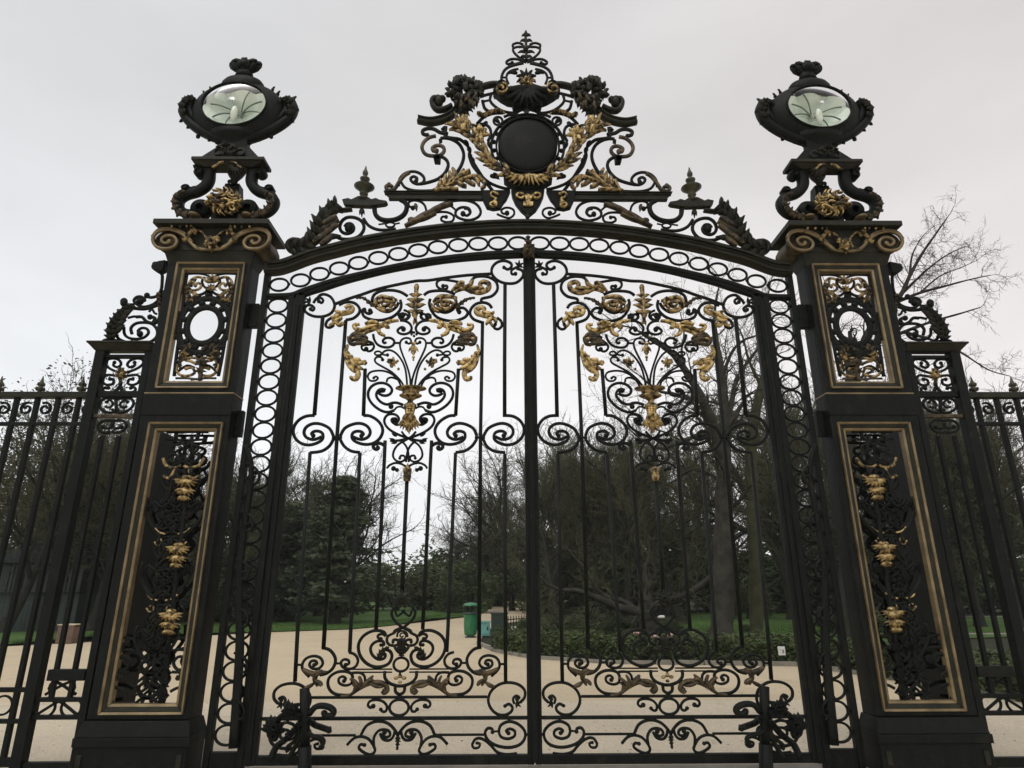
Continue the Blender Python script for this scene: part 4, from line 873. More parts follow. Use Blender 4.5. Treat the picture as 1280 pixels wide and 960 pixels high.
    st(V3_(205, 110, 280, 108, 370, 108), 2.2); st(V3_(200, 155, 270, 160, 360, 165), 2.6); st(V3_(268, 108, 266, 160), 4.0)
    st(V3_(375, 175, 330, 200, 322, 260, 345, 310, 375, 330), 3.2); st(V3_(370, 165, 300, 185, 250, 200, 240, 225, 262, 240, 290, 225), 2.8, ey=2.2)
    st(V3_(350, 320, 300, 300, 260, 255, 225, 260, 215, 290, 250, 310, 275, 290), 2.8, ey=2)
    st(V3_(180, 280, 200, 330, 260, 345, 300, 330), 3.2, GOLDD); st(V3_(180, 400, 215, 415, 240, 390, 260, 350), 2.8, GOLDD)
    st(V3_(370, 340, 280, 380, 240, 430, 230, 500, 200, 560, 165, 580), 2.8, IRON)
    stem = [(PAX and x, y) for x, y in [(240, 585), (233, 620), (223, 700), (213, 785), (205, 850), (200, 890)]]
    mb = MB(); sweep(mb, stem, 5, 0.03, YP); sweep(mb, [(241, 575), (240, 545)], 3, 0.03, YP, n=1); b.put('stem', mb, IRON)
    for (x, y) in ((233, 603), (223, 687), (213.5, 770)):
        mb = MB()
        for row, (dy, ln, n_, sp) in enumerate(((0, 12.5, 9, 23), (11, 11.5, 7, 24), (21, 8, 5, 26))):
            for k in range(n_):
                d_ = k-(n_-1)/2; leaflet(mb, x-dy*0.1+d_*0.8, y+dy-5+abs(d_)*0.5, 90+d_*-sp*0.82, ln, 4.2, d_*-7, 0.05, YP-0.03-0.035*(n_/2-abs(d_))/4, 4)
        eye(mb, x+0.3, y-6, 6.5, YP-0.02, 0.8, 3.2); b.put('husk', mb, GOLD)
    for (x, y, k) in ((194, 660, 1.0), (184, 743, 1.0)):
        st([(x, y), (x+4, y+5), (x+13, y+7.5)], 2.0, GOLD, 'curl'); st([(x-1, y+17), (x+3, y+22), (x+8, y+19), (x+7, y+14), (x+3, y+15)], 1.7, GOLDD, 'curl')
        st([(x+28, y+18), (x+14, y+30), (x+3, y+40), (x+2, y+52)], 2.6, IRON); st([(x+22, y-8), (x+10, y+2), (x, y-4)], 2.4, IRON)
        mb = MB(); acanthus(mb, [(x+22, y+26), (x+14, y+36), (x+4, y+46)], 9, 4, YP, 0.03); b.put('leaf', mb, IRONW, both=True)
    st(V4_(400, 590, 460, 575, 530, 570, 555, 600, 540, 640, 500, 645, 490, 615, 510, 600), 3.0, ey=2.4)
    st(V4_(400, 660, 460, 650, 530, 670, 545, 720, 510, 770, 440, 785, 410, 740, 440, 700, 480, 700), 3.2, ey=3)
    st(V4_(400, 800, 470, 800, 540, 780), 3.0); mb = MB(); acanthus(mb, V4_(430, 850, 470, 820, 530, 780), 10, 4, YP, 0.03); b.put('leaf', mb, IRONW, both=True)
    st(V4_(390, 930, 440, 905, 520, 900, 545, 950, 500, 1000, 440, 990), 3.2)
    mb = MB(); acanthus(mb, [(201, 893), (206, 850), (211, 805)], 17, 5, YP+0.012, 0.04, w1=0.6); b.put('acanthus_leaf', mb, IRON)
    for (x, y) in ((188, 640), (181, 720), (174, 800)):
        st([(x-2, y-18), (x-6, y), (x+2, y+18), (x+12, y+30), (x+8, y+40)], 3.2, IRON); st([(x+30, y-20), (x+16, y-6), (x+4, y-14)], 3.0, IRON); mb = MB(); acanthus(mb, [(x+28, y+10), (x+14, y+4), (x+2, y-8), (x-4, y-2)], 15, 5, YP+0.012, 0.03); b.put('leaf', mb, IRON, both=True)
    rq = random.Random(17)
    for k in range(10):
        zc_ = ZLB+0.20+(ZLT-ZLB-0.62)*k/9; yy = 890-(890-560)*(zc_-ZLB)/(ZLT-ZLB)
        xm = 200+(890-yy)*0.118
        mb = MB(); flames(mb, [[(xm-2, yy+16), (xm-12, yy+6), (xm-24, yy+4), (xm-30, yy-6), (xm-24, yy-14)], [(xm-2, yy+4), (xm-14, yy-6), (xm-20, yy-16), (xm-12, yy-20)], [(xm-3, yy-8), (xm-12, yy-14), (xm-10, yy-22)], [(xm-20, yy+2), (xm-26, yy+14), (xm-20, yy+20)]], 4.2, YP+0.02, 0.03); b.put('leaf', mb, IRON, both=True)
        mb2 = MB(); mb2.f = list(mb.f); mb2.v = [(v[0]-0.01, v[1]+0.15, v[2]+0.07) for v in mb.v]; b.put('rear_leaf', mb2, IRON, both=True)
    # scrolled bracket on the inner side, in front of the ring panel
    bk = [(306, 556), (313, 575), (314, 605), (307, 650), (301, 700), (299, 750), (300, 800), (297, 860), (292, 935)]
    b.st(bk, 9.5, IRON, 'side_bracket', False, 0.06, -0.09, (), 0.5, 1.0)
    for k, (x, y) in enumerate(((316, 596), (309, 655), (303, 715), (302, 775), (301, 832), (298, 890))):
        b.st([(x-8, y-16), (x+2, y-12), (x+8, y-2), (x+5, y+8), (x-3, y+7), (x-3, y), (x+2, y)], 2.8, IRON, 'bracket_scroll', False, 0.04, -0.10, ((-1, 2.0),))
    # --- capital
    cz0, cz1 = pz(331), pz(300)
    mb = MB(); frustum(mb, PXL, PXR, YF, YB, pz(330), PXL-0.05, PXR+0.05, YF-0.05, YB+0.05, pz(316))
    box(mb, PXL-0.055, PXR+0.055, YF-0.055, YB+0.055, pz(316)+0.001, pz(309)); frustum(mb, PXL-0.04, PXR+0.04, YF-0.04, YB+0.04, pz(309)+0.001, PXL-0.12, PXR+0.12, YF-0.08, YB+0.1, pz(288))
    b.put('capital', mb, IRONW, smooth=False)
    mb = MB(); a0, a1 = PXL-0.10, PXR+0.16
    frustum(mb, a0+0.03, a1-0.03, YF-0.10, YB+0.10, pz(288)+0.001, a0-0.03, a1+0.03, YF-0.16, YB+0.14, pq(279)); box(mb, a0-0.06, a1+0.06, YF-0.19, YB+0.16, pq(279)+0.001, pq(273))
    b.put('abacus', mb, IRONW, smooth=False)
    YV = YF-0.08
    mb = MB(); vc = P(208.5, 301, YV); vs_ = mpp(208, 301, YV); vz_ = mpz(208, 301, YV); latheY(mb, vc, [(-0.02, 0.75), (0.0, 1.0), (0.16, 0.86), (0.32, 1.0), (0.42, 0.9)], 15.5*vs_, 12.2*vz_, 24); b.put('volute_drum', mb, BRONZE, both=True)
    bv = lambda pts, w, m, nm, d=0.04, Y=YV-0.02, e=(): b.st(pts, w, m, nm, True, d, Y, e)
    bv(CQ(585, 440, 520, 440, 465, 425, 420, 385, 360, 320, 290, 280, 200, 262, 115, 290, 78, 350, 110, 415, 185, 435, 260, 420, 295, 370, 265, 325, 205, 318, 160, 345, 168, 380, 205, 388, 225, 368), 3.4, GILTLINE, 'volute', e=((-1, 2.8),))
    bv(CQ(430, 370, 360, 295, 290, 262, 205, 250, 120, 270, 72, 330), 2.4, GILTLINE, 'volute_fillet')
    bv(CQ(500, 440, 440, 395, 380, 320, 310, 280, 230, 272), 2.0, GOLDD, 'volute_fillet')
    bv(CQ(530, 410, 560, 360, 530, 300, 480, 270, 440, 300), 2.2, GOLDD, 'scroll'); bv(CQ(540, 425, 590, 380), 2.0, GOLDD, 'scroll')
    mb = MB(); rosette(mb, *CQ(608, 375)[0], 9, 9, 8, 2, 0.05, YV-0.03); leaflet(mb, *CQ(600, 410)[0], 90, 9, 5, 0, 0.05, YV-0.04); b.put('rosette', mb, GOLDD)
    mb = MB(); acanthus(mb, CQ(820, 375, 800, 320, 770, 270, 740, 300), 9, 4, YV-0.02, 0.04); b.put('leaf', mb, GOLDD, both=True)
    mb = MB()
    for x in (250, 320, 380, 420): eye(mb, *CQ(x, 236)[0], 1.6, YF-0.15)
    b.put('beading', mb, GOLDD, both=True)
    # --- pedestal with consoles, lion mask and cap
    YT = -0.06
    PX0 = PAX; PA2 = PAX+0.045
    b2 = Build(root, side, PA2)
    YC = -0.17
    mb = MB(); sweep(mb, S_(495, 225, 495, 300, 488, 370, 450, 430, 370, 480, 270, 510, 200, 560, 190, 630, 240, 690, 330, 705, 420, 690), 11.5, 0.12, YC+0.06, 1.1, 0.8); b2.put('console', mb, IRON, both=True)
    mb = MB(); latheY(mb, P(*S_(400, 635)[0], YC), [(-0.03, 0.4), (-0.02, 0.9), (0.0, 1.0), (0.10, 1.0), (0.12, 0.8)], 12.5*mpp(250, 259, YC), 10.5*mpz(250, 259, YC), 24); b2.put('console_drum', mb, IRON, both=True)
    mb = MB(); latheY(mb, P(*S_(385, 270)[0], YC), [(-0.02, 0.6), (0.0, 1.0), (0.10, 1.0), (0.12, 0.6)], 6.5*mpp(248, 214, YC), 5.8*mpz(248, 214, YC), 16); b2.put('console_scroll', mb, IRON, both=True)
    mb = MB(); sweep(mb, S_(440, 240, 410, 235, 350, 245), 5, 0.11, YC+0.06); b2.put('console_scroll', mb, IRON, both=True)
    mb = MB(); latheY(mb, P(*S_(250, 428)[0], YC), [(-0.02, 0.6), (0.0, 1.0), (0.10, 1.0), (0.12, 0.6)], 5.6*mpp(231, 233, YC), 3.8*mpz(231, 233, YC), 16); sweep(mb, S_(260, 450, 300, 465, 370, 450), 4, 0.11, YC+0.06); b2.put('console_scroll', mb, IRON, both=True)
    mb = MB(); acanthus(mb, S_(290, 730, 195, 690, 150, 610, 165, 530, 240, 475), 13, 6, YC-0.03, 0.05, 0, 40); b2.put('leaf', mb, BRONZE, both=True)
    mb = MB(); c = P(*S_(345, 722)[0], -0.2); ball(mb, c, 0.075, 0.10, 0.03, 10, 6); b2.put('gilt_foot', mb, GILTLINE, both=True)
    mb = MB(); box(mb, PA2-0.16, PA2+0.16, -0.13, 0.12, pq(273)+0.001, P(280, 262).z); frustum(mb, PA2-0.13, PA2+0.13, -0.10, 0.1, P(280, 262).z+0.001, PA2-0.09, PA2+0.09, -0.05, 0.08, P(280, 232).z); b2.put('pedestal_core', mb, IRON, smooth=False)
    # lion mask (sculpted as one head)
    hx, hy = 281.5, 254.5; s = mpp(hx, hy, -0.25); hc = P(hx, hy, -0.22); hc.x = PA2
    mb = MB(); ball(mb, hc+Vector((0, 0.02, 0.0)), 17*s, 0.13, 15*s, 16, 10); ball(mb, hc+Vector((0, -0.11, -0.06)), 6*s, 0.06, 4.4*s, 10, 8); ball(mb, hc+Vector((0, -0.14, 0.0)), 2.0*s, 0.04, 4*s, 8, 6)
    for sg in (-1, 1):
        ball(mb, hc+Vector((sg*4.6*s, -0.11, 0.04)), 3.6*s, 0.04, 1.5*s, 8, 6); ball(mb, hc+Vector((sg*6.5*s, -0.10, -0.03)), 3.4*s, 0.035, 2.8*s, 8, 6); ball(mb, hc+Vector((sg*3.2*s, -0.15, -0.07)), 2.8*s, 0.035, 2.2*s, 8, 6); ball(mb, hc+Vector((sg*12*s, -0.04, 0.10)), 3.0*s, 0.03, 3.2*s, 8, 6)
    head = b2.put('lion_mask', mb, BRONZE)
    LM = lambda *f: Z(250, 225, 15.87, *f)
    mb = MB(); mr = random.Random(3)
    cv = [LM(340, 310, 420, 332, 490, 310, 545, 268, 570, 330, 650, 372, 750, 375), LM(150, 352, 230, 338, 290, 370, 350, 400, 382, 440), LM(335, 365, 362, 430, 340, 492, 258, 492), LM(415, 402, 500, 378, 560, 400, 625, 412), LM(335, 480, 420, 502, 500, 522, 600, 465, 685, 480), LM(400, 520, 470, 562), LM(500, 520, 462, 582), LM(278, 545, 335, 500), LM(620, 450, 692, 470, 660, 545), LM(735, 468, 795, 500), LM(690, 558, 682, 610, 610, 642), LM(248, 302, 335, 288), LM(425, 262, 475, 272), LM(560, 290, 660, 322, 695, 300), LM(98, 462, 150, 420, 242, 450), LM(380, 440, 430, 470, 500, 480), LM(560, 440, 610, 430, 640, 400), LM(210, 420, 270, 440, 330, 430), LM(660, 420, 720, 430, 760, 410)]
    for k in range(16):
        a = 6.283*k/16+mr.uniform(-.15, .15); x0, y0 = 480+150*cos(a), 420+130*sin(a); x1, y1 = 480+260*cos(a+.25), 420+215*sin(a+.25); x2, y2 = 480+360*cos(a-.05), 420+275*sin(a-.05)
        cv.append(LM(x0, y0, x1, y1, x2, y2))
    for k, c_ in enumerate(cv): sweep(mb, c_, 2.1 if k < 19 else 2.4, 0.05, -0.34 if k < 19 else -0.30, 0.5, 0.4, 3, 0.5)
    b2.put('mane', mb, GOLD, parent=head)
    # cap plate, hipped roof, pendant
    zc0, zc1, zc2 = P(282, 208, -0.20).z, pc(199.5), pc(195.5); hw = 0.435
    mb = MB(); frustum(mb, PA2-hw*0.72, PA2+hw*0.72, -0.20, -0.06, zc0, PA2-hw, PA2+hw, -0.25, -0.01, zc1); box(mb, PA2-hw-0.015, PA2+hw+0.015, -0.265, 0.005, zc1+0.001, zc2)
    b2.put('cap', mb, IRONW, smooth=False)
    mb = MB(); frustum(mb, PA2-hw+0.05, PA2+hw-0.05, -0.22, -0.02, zc2+0.001, PA2-0.20, PA2+0.20, -0.17, -0.04, P(284, 183, -0.17).z); box(mb, PA2-0.16, PA2+0.16, -0.16, -0.05, P(284, 183, -0.17).z+0.001, P(285, 177).z); b2.put('cap_roof', mb, IRON, smooth=False)
    for pts, w in ((S_(650, 90, 620, 60, 570, 55, 545, 80, 560, 110, 600, 105), 2.2), (S_(655, 30, 655, 90), 3)): b2.st(pts, w, IRONW, 'scroll', True, 0.04, -0.24)
    mb = MB(); lathe(mb, [(282, 206, 17), (282, 213, 13), (281.5, 220, 9), (281, 226, 4), (280.5, 232, 2.5)], 0, 14, 0.8)
    for k in range(7): leaflet(mb, 282, 208, 90+(k-3)*-24, 13, 4.5, 0, 0.04, -0.2)
    dx = PA2-P(282, 213).x; mb.v = [(v[0]+dx, v[1], v[2]) for v in mb.v]; b2.put('pendant', mb, IRONW)
    b2.st(S_(520, 235, 560, 215, 590, 190, 640, 180), 2.2, GOLDD, 'scroll', True, 0.03, -0.25)
    mb = MB(); sweep(mb, S_(690, 385, 712, 365, 725, 375, 715, 395), 2.2, 0.03, -0.1); eye(mb, *S_(750, 438)[0], 1.8, -0.1); b2.put('curl', mb, IRON, both=True)
    return root
pillar(1, "left iron gate pillar with gilt-framed openwork panels, white sky in its oval, lion mask on top")
pillar(-1, "right iron gate pillar with gilt-framed openwork panels, bare branches in its oval, lion mask on top")

# ================================================================== lanterns
LW = lambda *f: Z(210, 65, 8, *f)
m = bpy.data.materials.new("lantern_glass"); m.use_nodes = True; t = m.node_tree; pb = t.nodes["Principled BSDF"]
pb.inputs['Base Color'].default_value = (0.86, 0.92, 0.88, 1); pb.inputs['Transmission Weight'].default_value = 1.0; pb.inputs['Roughness'].default_value = 0.04; pb.inputs['IOR'].default_value = 1.15
GLASS = m
REFL = mat("white_enamel_reflector", (0.84, 0.87, 0.76), (0.46, 0.54, 0.49), 3.0, 0.3, 0.0, 0.05, 0.05, 8, 0.3, 0.7)
SEAM = mat("grey_green_reflector_seam", (0.20, 0.25, 0.22), None, 3, 0.4)
BULB = mat("frosted_bulb", (0.88, 0.88, 0.80), (0.75, 0.76, 0.68), 5, 0.3)
def lantern(side, label):
    c = P(293, 140.6, 0.0); c.x = PAX; root = thing("lantern", (side*PAX, 0, P(285, 177).z), label, "lantern", "lanterns on the gate pillars")
    b = Build(root, side, PAX); s = mpp(293, 140); sz = mpz(293, 140)
    def fixx(mb, px, py, Y=0.0):
        d = PAX-P(px, py, Y).x; mb.v = [(v[0]+d, v[1], v[2]) for v in mb.v]; return mb
    el = lambda y: sqrt(max(0.0, 1-(y/0.21)**2))
    mb = MB(); latheY(mb, c, [(-0.10, 0.64), (-0.135, 0.67), (-0.15, 0.69), (-0.14, 0.74)]+[(0.21*sin(radians(a)), cos(radians(a))) for a in range(-30, 82, 8)]+[(0.209, 0.02)], 57*s, 35*sz, 44, False, True); b.put('housing', mb, IRON)
    gc = c+Vector((0, 0, 0.004))
    mb = MB(); ringw(mb, gc+Vector((0, -0.145, 0)), 39.5*s, 26.3*sz, 2.0*s, 0.05, 44); b.put('glass_rim', mb, IRON)
    vs = []; fs = []; n = 64
    for k, (y, r) in enumerate(((0.06, 0.05), (0.03, 0.25), (-0.02, 0.6), (-0.07, 0.85), (-0.12, 1.0))):
        for j in range(n):
            a = 2*pi*j/n; p = 0.10*r*(1-r*0.7)*abs(sin(a*3.0+0.4))**0.6
            vs.append((gc.x+38*s*r*cos(a), y-p, gc.z+25.4*sz*r*sin(a)))
    for k in range(4):
        for j in range(n): fs.append((k*n+j, k*n+(j+1) % n, k*n+n+(j+1) % n, k*n+n+j))
    fs.append(tuple(range(n))); mb = MB(); mb.add(vs, fs); b.put('reflector', mb, REFL)
    for a in (12, 60, 118, 165, 212, 250, 290, 335):
        mb = MB(); vs = []
        for k in range(7):
            u = 0.10+0.82*k/6; an = radians(a+5*u); w_ = 0.0028*(1.2-u); c0 = Vector((gc.x+36*s*u*cos(an), 0.03-0.13*u-0.05*sin(pi*u)-0.02, gc.z+24*sz*u*sin(an))); nn = Vector((-sin(an), 0, cos(an)))*w_
            vs += [c0-nn, c0+nn, c0+nn+Vector((0, 0.02, 0)), c0-nn+Vector((0, 0.02, 0))]
        mb.add(vs, [(i*4+j, i*4+(j+1) % 4, i*4+4+(j+1) % 4, i*4+4+j) for i in range(6) for j in range(4)]); b.put('reflector_rib', mb, SEAM)
    mb = MB(); ball(mb, gc+Vector((-0.01, -0.11, -8*sz)), 4.2*s, 0.04, 9.5*sz, 12, 8); b.put('bulb', mb, BULB)
    mb = MB(); latheY(mb, gc, [(-0.15, 1.0), (-0.17, 0.85), (-0.19, 0.55), (-0.20, 0.25), (-0.203, 0.02)], 38.4*s, 25.6*sz, 40, False, True); b.put('glass', mb, GLASS)
    # pierced gallery under the glass: a row of small studs
    for k in range(13):
        a = radians(205+k*11.5); mb = MB(); ball(mb, c+Vector((43.5*s*cos(a), -0.112, 29.5*sz*sin(a))), 0.014, 0.02, 0.014, 6, 4); b.put('stud', mb, IRONW)
    # lid, neck, crown
    mb = MB(); lathe(mb, [(298, 97, 8), (298, 99.5, 12), (298, 101, 16), (297.5, 104, 23), (297, 107.5, 26), (296, 112, 26.5), (295.5, 116, 25)], 0, 24, 0.55); b.put('lid', fixx(mb, 297, 103), IRON)
    mb = MB(); lathe(mb, [(299, 88, 8.5), (299, 93, 10), (298.5, 98, 12)], 0, 20, 0.6); b.put('neck', fixx(mb, 299, 91), IRON)
    for k in range(4):
        a = k*pi/4; mb = MB(); vs = []; 
        pts = [(0.085, 88), (0.14, 86), (0.20, 82.5), (0.215, 80), (0.19, 78), (0.12, 77.6), (0.05, 77.2), (0.0, 76.2), (-0.05, 77.2), (-0.12, 77.6), (-0.19, 78), (-0.215, 80), (-0.20, 82.5), (-0.14, 86), (-0.085, 88)]
        m_ = len(pts)
        for r, y in pts:
            z = P(300, y+2.5).z
            for dr, dn in ((0.026, 0.03), (-0.026, 0.03), (-0.026, -0.03), (0.026, -0.03)):
                vs.append((PAX+r*cos(a)-dn*sin(a), (r*sin(a)+dn*cos(a))*0.4, z+dr))
        fs = [(i*4+j, i*4+(j+1) % 4, i*4+4+(j+1) % 4, i*4+4+j) for i in range(m_-1) for j in range(4)]
        mb.add(vs, fs); b.put('crown_hoop', mb, IRON)
    mb = MB(); lathe(mb, [(300, 73, 0.4), (300, 75, 1.6), (300, 77, 2.2), (300, 79, 5), (299.6, 81, 8), (299.3, 84, 9), (299, 88, 9)], 0, 14); b.put('crown_core', fixx(mb, 300, 80), IRON)
    for k in range(8):
        a = k*pi/4+0.3; mb = MB(); ball(mb, Vector((PAX+0.13*cos(a), 0.05*sin(a), P(300, 85).z)), 0.05, 0.03, 0.055, 8, 6); b.put('crown_leaf', mb, IRON)
    # basket: crescent arms each side with barbs and leaf tips, seen from the street and across
    dxl = PAX-P(293, 140).x
    def shift(mb): mb.v = [(v[0]+dxl, v[1], v[2]) for v in mb.v]; return mb
    mb = MB(); sweep(mb, LW(165, 490, 120, 560, 125, 640, 175, 705, 255, 768, 345, 815, 455, 858, 560, 880, 665, 888), 8.5, 0.13, 0.0, 0.75, 1.5); b.put('basket_arm', shift(mb), IRON, both=True)
    mb = MB(); sweep(mb, LW(225, 500, 190, 570, 205, 640, 250, 690), 11, 0.12, 0.0, 0.7, 0.6); b.put('basket_web', shift(mb), IRON, both=True)
    for x, y, r in ((88, 575, 2.0), (100, 690, 2.0), (170, 752, 2.0), (265, 845, 2.6), (380, 880, 2.0), (455, 905, 2.6), (330, 425, 2.2), (395, 385, 2.0)):
        mb = MB(); eye(mb, *LW(x, y)[0], r, 0.0); leaflet(mb, *LW(x+(12 if y > 500 else 0), y)[0], 150 if y > 500 else -120, 4.5, 3, 10, 0.02); b.put('barb', shift(mb), IRON, both=True)
    mb = MB(); acanthus(mb, LW(130, 640, 110, 570, 140, 510, 200, 480, 240, 500), 14, 5, -0.03, 0.06); leaflet(mb, *LW(200, 490)[0], -100, 7, 4, 40, 0.03); leaflet(mb, *LW(170, 490)[0], -150, 7, 4, 40, 0.03); b.put('leaf', shift(mb), IRONW, both=True)
    mb = MB(); lathe(mb, [(289, 168, 32), (288, 173, 26), (287.5, 176, 20), (287, 180, 14), (286, 184, 11), (286, 188, 16)], 0, 20, 0.5); b.put('socket', fixx(mb, 288, 174), IRON)
    root.location.y = -0.10; root.location.z -= 0.078; root.location.x += side*0.01
    for sg in (0,):
        mb = MB(); sweep(mb, LW(640, 960, 600, 935, 560, 925, 510, 930, 490, 955, 520, 970), 2.4, 0.05, -0.16); b.put('scroll', shift(mb), IRONW, both=True)
    return root
lantern(1, "black crowned lantern with round pale glass on top of the left pillar")
lantern(-1, "black crowned lantern with round pale glass on top of the right pillar")
# ================================================================== wing panels and railings either side
YW = 0.0
UW = lambda *f: Z(100, 310, 8, *f)
VW = lambda *f: Z(90, 430, 8, *f)
WXL, WXR = P(127.5, 445).x, P(187, 445).x
WAX = (WXL+WXR)/2
SX0 = P(186.5, 445).x
def wing(side, label):
    root = thing("wing_panel", (side*WAX, 0, 0), label, "fence panel", "scrolled wing panels beside the pillars")
    b = Build(root, side, WAX)
    st = lambda pts, w, m=IRON, nm='scroll', both=False, e=(), d=None: b.st(pts, w, m, nm, both, d, 0.0, e)
    zt = P(150, 440).z
    mb = MB(); box(mb, WXL-0.055, WXL+0.055, -0.055, 0.055, 0, zt); b.put('stile', mb, IRON, smooth=False)
    mb = MB(); box(mb, WXR-0.04, WXR+0.035, -0.045, 0.045, 0, zt); b.put('stile', mb, IRON, smooth=False)
    mb = MB(); z1 = P(155, 438).z; frustum(mb, WXL-0.06, WXR+0.04, -0.06, 0.06, z1-0.02, WXL-0.12, WXR+0.05, -0.12, 0.12, z1+0.05); box(mb, WXL-0.13, WXR+0.06, -0.13, 0.13, z1+0.0505, z1+0.075); b.put('cap', mb, IRONW, smooth=False)
    for yy, h, m in ((493, 0.035, IRON), (520.5, 0.02, BRONZE), (446, 0.02, IRON), (874, 0.02, IRON), (896, 0.02, IRON)):
        z = P(150, yy).z; mb = MB(); box(mb, WXL+0.056, WXR-0.041, -0.03, 0.03, z-h, z+h); b.put('rail', mb, m, smooth=False)
    mb = MB(); box(mb, WXL+0.056, WXR-0.041, -0.03, 0.03, 0.03, 0.12); b.put('bottom_rail', mb, IRON, smooth=False)
    for k in (1, 2):
        x = WXL+(WXR-WXL)*k/3+0.005; mb = MB(); box(mb, x-0.022, x+0.022, -0.022, 0.022, P(150, 873).z, P(150, 545).z); b.put('bar', mb, IRON, smooth=False)
    st(VW(505, 290, 440, 275, 370, 240, 335, 195, 360, 155, 420, 145, 475, 165, 490, 205, 455, 232, 415, 215, 425, 185), 2.8, both=True, e=((-1, 2.4),))
    st(VW(480, 330, 420, 315, 350, 310, 310, 345, 315, 390, 360, 410, 410, 395, 415, 355, 380, 350), 2.8, both=True, e=((-1, 2.4),))
    st(VW(490, 400, 460, 440, 420, 480, 360, 490, 310, 465, 330, 435, 365, 440), 2.8, both=True, e=((-1, 2.4),)); st(VW(500, 380, 480, 430, 440, 480), 2.4, both=True)
    mb = MB()
    for k in range(8): leaflet(mb, *VW(497, 300)[0], k*45+22, 8.5, 4.2, 0, 0.04, -0.02)
    eye(mb, *VW(497, 300)[0], 2.6, -0.05); b.put('rosette', mb, GOLDD)
    mb = MB(); acanthus(mb, VW(505, 240, 495, 320, 490, 385), 9, 4, -0.01, 0.04); b.put('leaf', mb, BRONZE)
    st(VW(470, 555, 420, 545, 330, 545, 278, 590, 290, 650, 360, 685, 430, 680, 470, 650), 3.0, both=True)
    st(VW(330, 625, 375, 635, 410, 600, 380, 560, 345, 580), 2.6, both=True, e=((-1, 2.2),)); st(VW(440, 560, 445, 690), 3.4)
    st(VW(430, 770, 380, 765, 310, 770, 262, 815, 280, 870, 350, 890, 385, 870), 3.0, both=True); st(VW(310, 830, 350, 845, 400, 830, 415, 790), 2.8, both=True, e=((0, 3),))
    # lower ring and scrolls
    rc = P(0, 0); xx = WAX; s = 0.008
    zc = (P(150, 874).z+P(150, 896).z)/2
    zc2 = P(150, 884).z
    for sg in (-1, 1):
        mb = MB(); ringw(mb, Vector((WAX+sg*0.13, 0, zc2)), 0.10, 0.085, 0.022, 0.03); b.put('ring', mb, IRON)
    # lock plate
    mb = MB(); box(mb, WXL+0.14, WXR-0.04, -0.06, 0.03, P(120, 850).z, P(120, 836).z); b.put('lock_plate', mb, IRON, smooth=False)
    st([(95, 868), (70, 852), (62, 860), (66, 872), (80, 880), (110, 905)], 3, both=True, e=((2, 2.2),))
    # scrolled crest leaning on the pillar
    st(UW(880, 140, 820, 150, 750, 165, 730, 195, 780, 235, 820, 265, 822, 330, 812, 420, 770, 480, 700, 495, 670, 475), 3.2, e=((-1, 3.6), (2, 3.6)))
    mb = MB(); prism(mb, UW(870, 135, 800, 145, 740, 175, 728, 200, 770, 235, 820, 250, 850, 235, 865, 190), -0.05, 0.05, 0, 0.8); b.put('hook', mb, IRON, smooth=False)
    st(UW(840, 425, 820, 480, 740, 560, 640, 590, 570, 565, 540, 525, 570, 490, 620, 490, 650, 525, 600, 535), 3.2, e=((-1, 4.6),))
    st(UW(540, 570, 480, 570, 440, 550, 440, 535), 4.0, e=((-1, 4.5), (2, 4.5)))
    st(UW(820, 500, 800, 590, 805, 670, 780, 730, 720, 760), 4.2); st(UW(520, 600, 640, 610, 740, 585, 800, 560), 3.6)
    st(UW(560, 690, 620, 690, 660, 730, 720, 750, 750, 700, 700, 690), 3.4, e=((-1, 3.4),)); st(UW(480, 700, 540, 685, 600, 690), 2.6)
    st(UW(690, 640, 720, 610, 745, 650, 770, 660), 2.4)
    mb = MB(); acanthus(mb, UW(320, 920, 320, 820, 370, 720, 440, 640, 540, 590), 19, 8, 0.0, 0.07, 0, 42); 
    for x, y, a in ((360, 800, -20), (400, 740, -25), (430, 690, -20), (350, 860, -25)): leaflet(mb, *UW(x, y)[0], a, 17, 6, -30, 0.05, -0.04)
    b.put('acanthus_leaf', mb, IRONW)
    st(UW(440, 790, 445, 860, 490, 900, 570, 910, 640, 895, 685, 850, 670, 810, 620, 800, 580, 830, 600, 860), 3.0, e=((-1, 4),))
    st(UW(520, 860, 510, 800, 560, 755, 640, 745, 720, 760, 772, 820, 765, 890, 700, 940, 600, 955, 480, 945, 390, 910, 360, 860), 3.2)
    st(UW(225, 960, 240, 925, 300, 918, 380, 930, 440, 950), 3.4, e=((0, 2),))
    mb = MB(); ringp(mb, *UW(542, 932)[0], 3.4, 2.6, 1.8); b.put('ring', mb, IRON)
    mb = MB(); acanthus(mb, UW(790, 450, 800, 540, 800, 650), 9, 4, -0.01, 0.04); b.put('leaf', mb, BRONZE)
    return root
wing(1, "narrow scrolled iron wing panel with bracket crest, left of the left pillar")
wing(-1, "narrow scrolled iron wing panel, right of the right pillar, twigs behind its crest")

